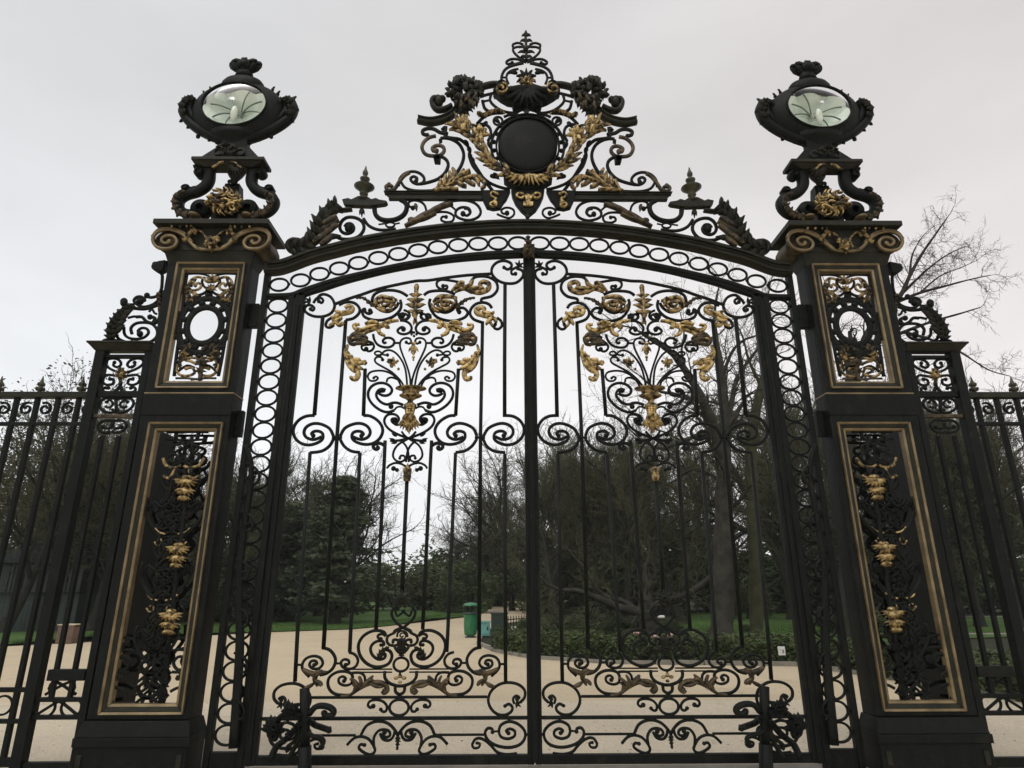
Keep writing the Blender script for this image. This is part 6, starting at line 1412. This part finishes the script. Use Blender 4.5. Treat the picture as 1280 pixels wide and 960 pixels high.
for i, (M, px, ty, Y, w, lab) in enumerate([(S2, 705, 752, 17, 1.6, "low olive bush in the bed, left of the spiky plant"), (S1, 765, 758, 17.5, 1.5, "low dark bush in the bed under the spreading tree's left bough"), (S2, 775, 775, 16.2, 1.2, "small yellow-green bush in front of the spreading tree's trunk"), (S1, 832, 768, 18.5, 1.5, "low dark bush in the bed right of the spreading tree's trunk"), (S3, 668, 762, 19.5, 1.3, "low dark bush at the bed's tip behind the meeting stiles"),
    (S2, 880, 782, 20.5, 1.6, "low olive bush at the forked tree's foot"), (S1, 925, 778, 19.5, 1.6, "low dark bush between forked and mossy trunks"), (S1, 985, 792, 18.5, 1.4, "low dark bush by the white plant sign"), (S3, 1040, 750, 19, 1.6, "dark bush behind the right ring panel, low"), (S1, 1100, 745, 17, 1.8, "dark bush behind the right pillar's foot"), (S1, 1165, 800, 15, 1.8, "low dark bush behind the right wing panel"),
    (S1, 118, 728, 29, 2.2, "low dark bush right of the kiosk, behind the left wing panel"), (S3, 168, 712, 30, 2.0, "dark bush behind the left pillar, right of the kiosk"), (S1, 232, 705, 31, 2.0, "dark bush at the lawn's back behind the left pillar"), (S1, 300, 700, 32, 2.0, "dark bush at the lawn's back behind the left ring panel")]):
    place_shrub(M, px, ty, Y, i*1.3, lab, wide=w, name='garden_bush')

# far dark belt of woodland closing the view
def belt():
    rb = random.Random(9); mb = MB(); cl = []
    for i in range(95):
        x = -95+190*i/94; cl.append((Vector((x, 92+rb.uniform(-5, 8), rb.uniform(2.0, 5.0))), rb.uniform(2.5, 4), 3, rb.uniform(2.5, 4.5)))
    foliage(mb, rb, cl, 26000, 0.42)
    for i in range(120):
        x = rb.uniform(-95, 95); y = 90+rb.uniform(-4, 12); h = rb.uniform(4, 6); tube(mb, [Vector((x, y, 0)), Vector((x+rb.uniform(-.5, .5), y, h*.5)), Vector((x+rb.uniform(-1, 1), y, h))], [0.2, 0.13, 0.03], 4)
    o = link('woodland', mesh('woodland', mb, LF_DARK, False)); tag(o, "far belt of dark woodland closing off the park", kind='stuff')
belt()

# conifer with layered boughs (left) and russet tree (far left)
def cedar(name, px, Y, top, label, seed, w, m, layers=13, group=None, cat='tree'):
    rnd = random.Random(seed); H_ = hgt(px, top, Y); tr = MB(); br = MB(); fo = MB()
    tube(tr, [Vector((0, 0, -0.2)), Vector((0.05, 0, H_*.3)), Vector((0, .1, H_*.7)), Vector((0, 0, H_))], [0.34, 0.26, 0.13, 0.02], 9)
    for l in range(layers):
        z = H_*(0.10+0.86*l/layers); R_ = w*(1-0.78*(l/layers)**1.1)
        for k in range(rnd.randint(5, 7)):
            a = rnd.uniform(0, 6.28); r = R_*rnd.uniform(0.55, 1.1); q = Vector((cos(a)*r, sin(a)*r, z+rnd.uniform(-.4, .5))); o0 = Vector((0, 0, z-0.2))
            mid = o0.lerp(q, 0.5)+Vector((0, 0, 0.3)); tube(br, [o0, mid, q], [0.07, 0.045, 0.012], 4)
            cl = []
            for t in range(5):
                u = 0.25+0.75*t/4; c = (o0.lerp(mid, u*2) if u < .5 else mid.lerp(q, u*2-1)); cl.append((c+Vector((rnd.uniform(-.3, .3), rnd.uniform(-.3, .3), 0.05)), 0.55*(1.2-u*.4), 0.55, 0.16))
            foliage(fo, rnd, cl, 130, 0.15, 0.25)
    root = thing(name, onground(px, Y), label, cat, group)
    for nm, mb, mm in (('trunk', tr, BARKD), ('limbs', br, BARKD), ('crown', fo, m)): link(nm, mesh(nm, mb, mm, nm != 'crown'), root)
cedar('cedar', 424, 27, 590, "dark layered conifer behind the left gate leaf, left of the gap of sky", 4, 2.7, LF_CED, 14)
cedar('cedar', 368, 30, 628, "dense dark conifer behind the left gate leaf next to its hinge stile", 6, 2.9, LF_CED, 12)
M = shrub_meshes(12, 5.0, 5.6, 24000, 0.045, LF_BROWN, 34, 0.3)
root = thing('russet_tree', onground(62, 27), "tree with sparse russet winter leaves above the left railing", 'tree'); k = hgt(62, 428, 27)/5.5; root.scale = (k*0.75, k*0.75, k)
for me in M: link({'foliage': 'crown', 'stems': 'limbs'}[me.name.split('.')[0]], me, root)
mb = MB(); tube(mb, [Vector((0, 0, -0.1)), Vector((0.05, 0, 1.2)), Vector((0, 0, 3.4))], [0.14, 0.10, 0.05], 8); link('trunk', mesh('trunk', mb, BARKD), root)

# ------------------------------------------------------------------ bed on the right: clipped hedge, spiky plant, flowers, hoops
def hedge(name, pts, h, w, n, label, seed, m=LF_DARK):
    rnd = random.Random(seed); cl = []; st_ = MB(); L0 = Vector((pts[0][0], pts[0][1], 0))
    for (x0, y0), (x1, y1) in zip(pts, pts[1:]):
        L_ = sqrt((x1-x0)**2+(y1-y0)**2); k = max(1, int(L_/0.4))
        for i in range(k):
            u = (i+0.5)/k; x, y = x0+(x1-x0)*u, y0+(y1-y0)*u
            for zz in (0.22, 0.6): cl.append((Vector((x, y, h*zz))-L0, 0.32, w*0.5, h*0.36*rnd.uniform(0.85, 1.12)))
            tube(st_, [Vector((x, y, 0))-L0, Vector((x+rnd.uniform(-.1, .1), y+rnd.uniform(-.1, .1), h*.7))-L0], [0.02, 0.008], 4)
    mb = MB(); foliage(mb, rnd, cl, n, 0.055); root = thing(name, L0, label, 'hedge'); link('foliage', mesh('foliage', mb, m, False), root); link('stems', mesh('stems', st_, BARKD), root)['kind'] = 'stuff'
off = lambda q, d: (q[0], q[1]+d)
hedge('low_hedge', [off(q, 0.55) for q in bed_edge[7:12]], 0.74, 0.9, 12000, "low dark clipped hedge along the bed behind the right gate leaf", 3)
hedge('low_hedge', [off(q, 0.55) for q in bed_edge[11:15]], 0.78, 0.8, 9000, "low dark clipped hedge running behind the right pillar and railing", 4)
rs = random.Random(21)
yp = G(735, 795); mb = MB()
for i in range(90):
    a = rs.uniform(0, 6.28); el = rs.uniform(0.1, 1.35); l = rs.uniform(0.7, 1.15); d = Vector((cos(a)*cos(el), sin(a)*cos(el), sin(el))); s = d.cross(Vector((0, 0, 1))).normalized()*0.028
    p1 = d*l*0.6; p2 = d*l+Vector((0, 0, -0.22*cos(el)*l)); z0 = Vector((0, 0, 0.35)); up_ = Vector((0, 0, 0.012))
    mb.add([z0-s, z0+s, z0+p1+s*.9, z0+p1-s*.9, z0+p2, z0+p1+up_], [(0, 1, 2, 5), (0, 5, 3), (3, 5, 4), (5, 2, 4)])
root = thing('spiky_plant', (yp.x, yp.y, 0), "spiky sword-leaved plant in the bed right of the meeting stiles", 'plant'); link('leaves', mesh('leaves', mb, LF_MID, False), root)
mb = MB(); tube(mb, [Vector((0, 0, -.05)), Vector((0, 0, .4))], [.09, .07], 8); link('stem', mesh('stem', mb, BARKD), root)
PETAL = mat("pale_pink_petals", (0.55, 0.38, 0.34), (0.42, 0.20, 0.17), 9, 0.7, objrand=0.2); PETALW = mat("white_petals", (0.72, 0.70, 0.62), None, 9, 0.7)
for i, (px, py, big) in enumerate([(830, 815, 1), (820, 822, 0), (838, 821, 0), (845, 818, 0), (828, 823, 0), (815, 818, 0), (872, 812, 0), (798, 816, 0)]):
    g = G(px, py+5); mb = MB(); h = 0.55 if not big else 0.95; n = 7 if not big else 12
    for k in range(n):
        a = 6.283*k/n; c = Vector((cos(a)*.06, sin(a)*.04, h+0.02*(k % 2))); ball(mb, c*1.0, 0.045, 0.03, 0.03, 6, 4)
    ball(mb, Vector((0, 0, h+.02)), .04, .04, .03, 6, 4); ms = MB(); tube(ms, [Vector((0, 0, 0)), Vector((.02, 0, h*.5)), Vector((0, 0, h))], [.009, .008, .006], 4)
    for k in range(5): a = k*1.3; ms.add([Vector((0, 0, .1+.06*k)), Vector((cos(a)*.1, sin(a)*.1, .16+.06*k)), Vector((cos(a)*.2, sin(a)*.2, .12+.06*k)), Vector((cos(a+.4)*.1, sin(a+.4)*.1, .13+.06*k))], [(0, 1, 2, 3)])
    root = thing('flower', (g.x, g.y, 0), "tall pale round flower head above the hedge" if big else "small pink flower in the bed behind the low hedge", 'flower', "flowers in the bed"); link('bloom', mesh('bloom', mb, PETALW if big else PETAL), root); link('stalk', mesh('stalk', ms, LF_MID, False), root)

# picket hoops beside the bend of the path
HG = mat("dark_green_paint", (0.016, 0.035, 0.026), (0.010, 0.022, 0.017), 5, 0.45); PALE = mat("pale_weathered_paint", (0.55, 0.55, 0.50), (0.42, 0.42, 0.38), 5, 0.6)
a, c = Vector(G(628, 793)), Vector(G(668, 789)); root = thing('picket_fence', a, "low dark picket fence before the bend of the path, left of the meeting stiles", 'fence'); d = c-a; n = 13
for i in range(n):
    q = d*(i/(n-1)); mb = MB(); box(mb, q.x-.018, q.x+.018, q.y-.018, q.y+.018, 0, .62); mb.add([(q.x-.018, q.y-.018, .62), (q.x+.018, q.y-.018, .62), (q.x+.018, q.y+.018, .62), (q.x-.018, q.y+.018, .62), (q.x, q.y, .68)], [(0, 1, 4), (1, 2, 4), (2, 3, 4), (3, 0, 4)]); link('picket', mesh('picket', mb, BARKD, False), root)
for z in (.15, .52):
    mb = MB(); tube(mb, [Vector((0, 0.03, z)), d+Vector((0, 0.03, z))], [.02, .02], 4); link('rail', mesh('rail', mb, BARKD), root)

# ------------------------------------------------------------------ litter bin, cabinet, boxes, sign
BAG = mat("green_plastic_sack", (0.03, 0.20, 0.085), (0.018, 0.12, 0.05), 8, 0.32, 0, 0.08, 0.3, 18); TEAL = mat("teal_painted_steel", (0.16, 0.40, 0.36), (0.12, 0.30, 0.27), 6, 0.4)
g = G(588, 797); root = thing('litter_bin', (g.x, g.y, 0), "green litter bin with sack hanging from a hoop, on the sandy path", 'litter bin')
def rev(prof, seg=20, ruf=0.0):
    mb = MB(); vs = []; fs = []
    for z, r in prof:
        for j in range(seg): k = 1+ruf*sin(j*2.5+z*9)*(1 if 0 < z else 0); vs.append((r*k*cos(6.28319*j/seg), r*k*sin(6.28319*j/seg), z))
    for i in range(len(prof)-1):
        for j in range(seg): fs.append((i*seg+j, i*seg+(j+1) % seg, i*seg+seg+(j+1) % seg, i*seg+seg+j))
    fs.append(tuple(range(seg-1, -1, -1))); fs.append(tuple((len(prof)-1)*seg+j for j in range(seg))); mb.add(vs, fs); return mb
link('sack', mesh('sack', rev([(0.06, 0.12), (0.10, 0.21), (0.3, 0.24), (0.55, 0.235), (0.78, 0.26), (0.80, 0.27)], 26, 0.05), BAG), root)
link('hoop', mesh('hoop', rev([(0.79, 0.272), (0.80, 0.29), (0.84, 0.29), (0.85, 0.272)], 26), HG), root)
link('base', mesh('base', rev([(0, 0.2), (0.04, 0.2), (0.055, 0.1)]), HG), root)
mb = MB(); tube(mb, [Vector((0, 0.27, 0)), Vector((0, 0.27, 1.0)), Vector((0, 0.1, 1.18))], [.025, .025, .025], 8); link('post', mesh('post', mb, HG), root)
mb = MB(); mb = rev([(1.08, .30), (1.10, .31), (1.17, .2), (1.2, .02)]); link('lid', mesh('lid', mb, BAG), root)
for k in range(4):
    a_ = k*pi/2+.6; mb = MB(); tube(mb, [Vector((.27*cos(a_), .27*sin(a_), .84)), Vector((.28*cos(a_), .28*sin(a_), 1.09))], [.012, .012], 5); link('stay', mesh('stay', mb, HG), root)
def cabinet(name, px, py, w, d, h, label, cat, m, front=None):
    g = G(px, py); root = thing(name, (g.x, g.y, 0), label, cat); mb = MB(); box(mb, -w/2, w/2, 0, d, 0.06, h); link('body', mesh('body', mb, m, False), root)
    mb = MB(); box(mb, -w/2-.02, w/2+.02, -.02, d+.02, h+.001, h+.05); link('top', mesh('top', mb, m, False), root)
    mb = MB(); box(mb, -w/2+.03, w/2-.03, .02, d-.02, 0, .0595); link('foot', mesh('foot', mb, HG, False), root)
    mb = MB(); box(mb, -w/2+.04, w/2-.04, -.014, -.001, .12, h-.06); o = link('door', mesh('door', mb, front or m, False), root)
    mb = MB(); box(mb, w/2-.10, w/2-.07, -.035, -.0145, h*.5, h*.5+.12); link('handle', mesh('handle', mb, IRON, False), o)
cabinet('utility_box', 606, 797, .36, .35, .50, "small teal utility box between the litter bin and the dark cabinet", 'box', TEAL)
cabinet('utility_cabinet', 624, 806, .52, .4, .90, "dark green utility cabinet in front of the hedge end, right of the teal box", 'cabinet', HG)
g = G(642, 795); mb = MB(); box(mb, -.09, .09, -.02, .02, .22, .36); root = thing('bed_marker', (g.x, g.y-.3, 0), "small white marker on a stake in front of the picket fence", 'marker'); link('plate', mesh('plate', mb, PALE, False), root); mb = MB(); tube(mb, [Vector((0, .03, 0)), Vector((0, .03, .3))], [.012, .012], 5); link('stake', mesh('stake', mb, HG), root)
g = G(977, 832); z = P(977, 813, g.y).z; s = mpp(977, 813, g.y); mb = MB(); box(mb, -4.2*s, 4.2*s, -.015, .015, z-5*s, z+5*s); root = thing('plant_sign', (g.x, g.y-.1, 0), "small white sign on a stake beside the right gate leaf's hinge stile", 'sign')
WHITE = mat("white_sign_face", (0.72, 0.74, 0.72), (0.62, 0.64, 0.62), 5, 0.5); link('face', mesh('face', mb, WHITE, False), root)
mb = MB(); box(mb, 0.5*s, 2.6*s, -.017, -.0155, z-2.6*s, z+1.4*s); box(mb, -2.6*s, -0.5*s, -.017, -.0155, z+0.8*s, z+1.4*s); link('mark', mesh('mark', mb, STONE, False), root)
mb = MB(); tube(mb, [Vector((0, .03, 0)), Vector((0, .03, z))], [.015, .015], 6); link('stake', mesh('stake', mb, HG), root)

# ------------------------------------------------------------------ kiosk on the left, planter, lamp post, parked vans far off
KG = mat("bottle_green_boards", (0.018, 0.032, 0.026), (0.011, 0.020, 0.016), 3, 0.5, objrand=0.15); ROOF = mat("dark_zinc_roof", (0.020, 0.023, 0.025), (0.012, 0.014, 0.015), 3, 0.85, spec=0.1); PANE = mat("dull_window_panes", (0.045, 0.05, 0.052), (0.03, 0.034, 0.036), 2, 0.3, spec=0.2)
gk = G(40, 790); sK = mpp(40, 760, gk.y); w = 112*sK; h1 = P(84, 742, gk.y).z; h2 = P(84, 704, gk.y).z
root = thing('park_kiosk', (gk.x-0.2, gk.y, 0), "low dark green park kiosk with a row of dull windows behind the left railing", 'kiosk'); nb = 22
for i in range(nb):
    x0 = -w/2+w*i/nb; mb = MB(); box(mb, x0+.006, x0+w/nb-.006, -.02, .03, 0, h1); link('board', mesh('board', mb, KG, False), root)
mb = MB(); box(mb, -w/2, w/2, .031, 2.4, 0, h1); box(mb, -w/2, w/2, 2.0, 2.4, h1, h2); link('wall', mesh('wall', mb, KG, False), root)
mb = MB(); box(mb, -w/2-.1, w/2+.1, -.25, .2, h1+.001, h1+.06); link('counter', mesh('counter', mb, ROOF, False), root)
for i in range(6):
    x0 = -w/2+w*i/6; mb = MB(); box(mb, x0+.1, x0+w/6-.1, .08, .10, h1+.061, h2-.05); o = link('window', mesh('window', mb, PANE, False), root)
    mb = MB(); box(mb, x0, x0+.0995, .04, .14, h1+.061, h2); link('mullion', mesh('mullion', mb, KG, False), root)
mb = MB(); frustum(mb, -w/2-.4, w/2+.4, -.5, 2.8, h2, -w/2+.5, w/2-.5, .6, 1.8, h2+.75); link('roof', mesh('roof', mb, ROOF, False), root)
BROWN = mat("brown_stained_boards", (0.16, 0.10, 0.07), (0.10, 0.06, 0.04), 4, 0.7); g = G(79, 805); root = thing('planter', (g.x, g.y, 0), "small brown wooden planter at the lawn edge in front of the kiosk", 'planter')
for k in range(4):
    mb = MB(); box(mb, -.26, .26, -.02, .02, .03+k*.135, .03+k*.135+.125); link('plank', mesh('plank', mb, BROWN, False), root)
mb = MB(); box(mb, -.26, .26, .021, .45, .02, .52); link('box', mesh('box', mb, BROWN, False), root); mb = MB(); box(mb, -.29, .29, -.04, .48, .571, .60); link('rim', mesh('rim', mb, SAND, False), root)
g = G(462, 752); zt_ = P(462, 674, g.y).z; root = thing('street_lamp', (g.x, g.y, 0), "slim street lamp standing in the gap of sky behind the left gate leaf", 'street lamp')
mb = MB(); tube(mb, [Vector((0, 0, 0)), Vector((0, 0, zt_*.3)), Vector((0, 0, zt_+.1))], [.11, .07, .04], 8); link('post', mesh('post', mb, IRON), root)
mb = MB(); tube(mb, [Vector((0, 0, zt_+.05)), Vector((-.5, 0, zt_+.14)), Vector((-1.1, 0, zt_+.12))], [.03, .025, .02], 6); link('arm', mesh('arm', mb, IRON), root)
mb = MB(); frustum(mb, -.12, .12, -.12, .12, zt_-.30, -.2, .2, -.2, .2, zt_); frustum(mb, -.24, .24, -.24, .24, zt_+.001, -.04, .04, -.04, .04, zt_+.16); link('lantern_head', mesh('lantern_head', mb, IRON, False), root)
VAN = mat("off_white_van_paint", (0.70, 0.70, 0.66), (0.6, 0.6, 0.57), 3, 0.35); TYRE = mat("black_tyre", (0.02, 0.02, 0.02), None, 5, 0.8)
def van(px, Y, lab):
    v = onground(px, Y); root = thing('parked_van', v, lab, 'van', "white vans parked beyond the shrubs")
    mb = MB(); sec = [(-2.2, .35), (2.2, .35), (2.2, .9), (1.7, 1.05), (1.1, 1.85), (-2.1, 1.9), (-2.2, 1.6)]; n = len(sec)
    mb.add([(x, -.85, z) for x, z in sec]+[(x, .85, z) for x, z in sec], [tuple(range(n)), tuple(range(2*n-1, n-1, -1))]+[(i, i+n, (i+1) % n+n, (i+1) % n) for i in range(n)]); link('body', mesh('body', mb, VAN, False), root)
    for x in (-1.4, 1.4):
        for y in (-.8, .8):
            mb = MB(); latheY(mb, Vector((x, y, .34)), [(-.1, .8), (-.09, 1), (.09, 1), (.1, .8)], .33, .33, 16); link('wheel', mesh('wheel', mb, TYRE), root)
    mb = MB(); box(mb, .2, 1.05, -.862, -.8505, 1.1, 1.65); link('side_window', mesh('side_window', mb, PANE, False), root)
    mb = MB(); mb.add([(1.73, -.7, 1.06), (1.73, .7, 1.06), (1.17, .7, 1.78), (1.17, -.7, 1.78)], [(0, 1, 2, 3)]); link('windscreen', mesh('windscreen', mb, PANE, False), root)
van(607, 66, "white van parked far off where the path bends, left of the meeting stiles"); van(654, 72, "white van parked far off, half hidden by the meeting stiles")

near = [(25, 445, 21, T2, 0.6, "bare tree near behind the left railing, leftmost"), (78, 462, 23, T4, 2.2, "slim bare tree near behind the left railing"), (128, 488, 22, T1, 4.0, "bare tree near behind the left wing panel"), (172, 520, 24, T3, 1.1, "crooked bare tree near behind the left pillar"), (255, 540, 26, T2, 3.1, "bare tree behind the left pillar's inner side"),
 (312, 535, 28, T1, 0.2, "bare tree near behind the left ring panel"), (698, 508, 27, T2, 2.9, "bare tree behind the right leaf's first bars"), (745, 512, 29, T4, 5.0, "slim bare tree behind the right leaf's vase, nearer"), (785, 505, 28, T1, 1.0, "bare tree behind the right leaf's vase, right side"), (845, 490, 30, T2, 3.6, "bare tree just left of the forked tree"),
 (1000, 420, 24, T4, 2.0, "slim bare tree near behind the right ring panel"), (1160, 470, 22, T2, 5.2, "bare tree near behind the right wing panel"), (1208, 462, 23, T1, 0.9, "bare tree near behind the right railing"), (1258, 440, 22, T4, 3.3, "slim bare tree near behind the right railing, rightmost")]
for px, ty, Y, T, rot, lab in near:
    place_tree('bare_tree', T, onground(px, Y), rot, hgt(px, ty, Y)/12, lab, "bare winter trees in the park")
# more bare trees filling the middle distance
more = [(20, 520, 38, T3, 1.0, "bare tree low behind the left railing's first bars"), (70, 500, 42, T4, 2.1, "slim bare tree under the russet tree's crown"), (125, 505, 46, T2, 3.9, "bare tree far behind the left wing panel's stile"), (180, 545, 50, T1, 2.9, "bare tree far behind the left pillar"),
 (382, 575, 48, T1, 5.2, "bare tree behind the dense conifer, left part"), (412, 600, 55, T4, 0.9, "slim bare tree behind the layered conifer"), (598, 640, 70, T3, 2.5, "far bare tree over the litter bin"), (628, 590, 75, T1, 3.3, "far bare tree left of the meeting stiles"),
 (668, 545, 60, T4, 1.3, "far slim bare tree right of the meeting stiles"), (712, 530, 55, T1, 0.1, "far bare tree behind the spiky plant"), (755, 535, 58, T3, 4.2, "far bare tree behind the vase"), (800, 530, 52, T2, 3.7, "far bare tree behind the spreading tree"), (850, 535, 50, T1, 2.0, "far bare tree left of the forked tree's trunk"),
 (880, 520, 44, T4, 5.5, "slim bare tree close left of the forked trunk"), (930, 510, 48, T2, 1.6, "bare tree between forked and mossy trunks"), (1005, 480, 46, T2, 4.9, "bare tree behind the right ring panel, lower crown"), (1160, 500, 30, T3, 0.4, "crooked bare tree behind the right wing panel"), (1220, 500, 44, T1, 1.8, "bare tree behind the right railing's finials"), (1270, 480, 34, T2, 2.4, "bare tree at the right margin")]
for px, ty, Y, T, rot, lab in more:
    place_tree('bare_tree', T, onground(px, Y), rot, hgt(px, ty, Y)/12, lab, "bare winter trees in the park")

# fallen leaves and grit on the path near the gate
def litter():
    rl = random.Random(33); mb = MB()
    for i in range(1300):
        x = rl.uniform(-9, 9); y = rl.uniform(0.4, 1)**1.0*rl.choice((2, 5, 9, 14, 18))*rl.uniform(0.3, 1); s = rl.uniform(0.005, 0.015)
        a = rl.uniform(0, 6.28); c = Vector((x, y, 0.014)); d = Vector((cos(a), sin(a), rl.uniform(0, .3)))*s; e_ = Vector((-sin(a), cos(a), rl.uniform(0, .4)))*s*0.6
        mb.add([c-d, c+e_, c+d, c-e_, c+Vector((0, 0, s*.5))], [(0, 1, 4), (1, 2, 4), (2, 3, 4), (3, 0, 4)])
    tag(link('fallen_leaves', mesh('fallen_leaves', mb, mat("brown_leaf_litter", (0.34, 0.27, 0.18), (0.20, 0.16, 0.10), 9, 0.9), False)), "scattered brown leaf scraps and grit on the path", kind='stuff')
litter()

# thin winter haze
hz = MB(); box(hz, -305, 305, -305, 305, -1.0, 27.0)
ho = link('haze', mesh('haze', hz, None, False)); tag(ho, "thin winter haze in the park air", kind='stuff')
hm = bpy.data.materials.new("haze_air"); hm.use_nodes = True; ht = hm.node_tree; ht.nodes.clear()
hv = ht.nodes.new("ShaderNodeVolumePrincipled"); hv.inputs['Color'].default_value = (0.93, 0.96, 0.94, 1); hv.inputs['Density'].default_value = 0.0006
hx = ht.nodes.new("ShaderNodeOutputMaterial"); ht.links.new(hv.outputs[0], hx.inputs['Volume']); ho.data.materials.append(hm)
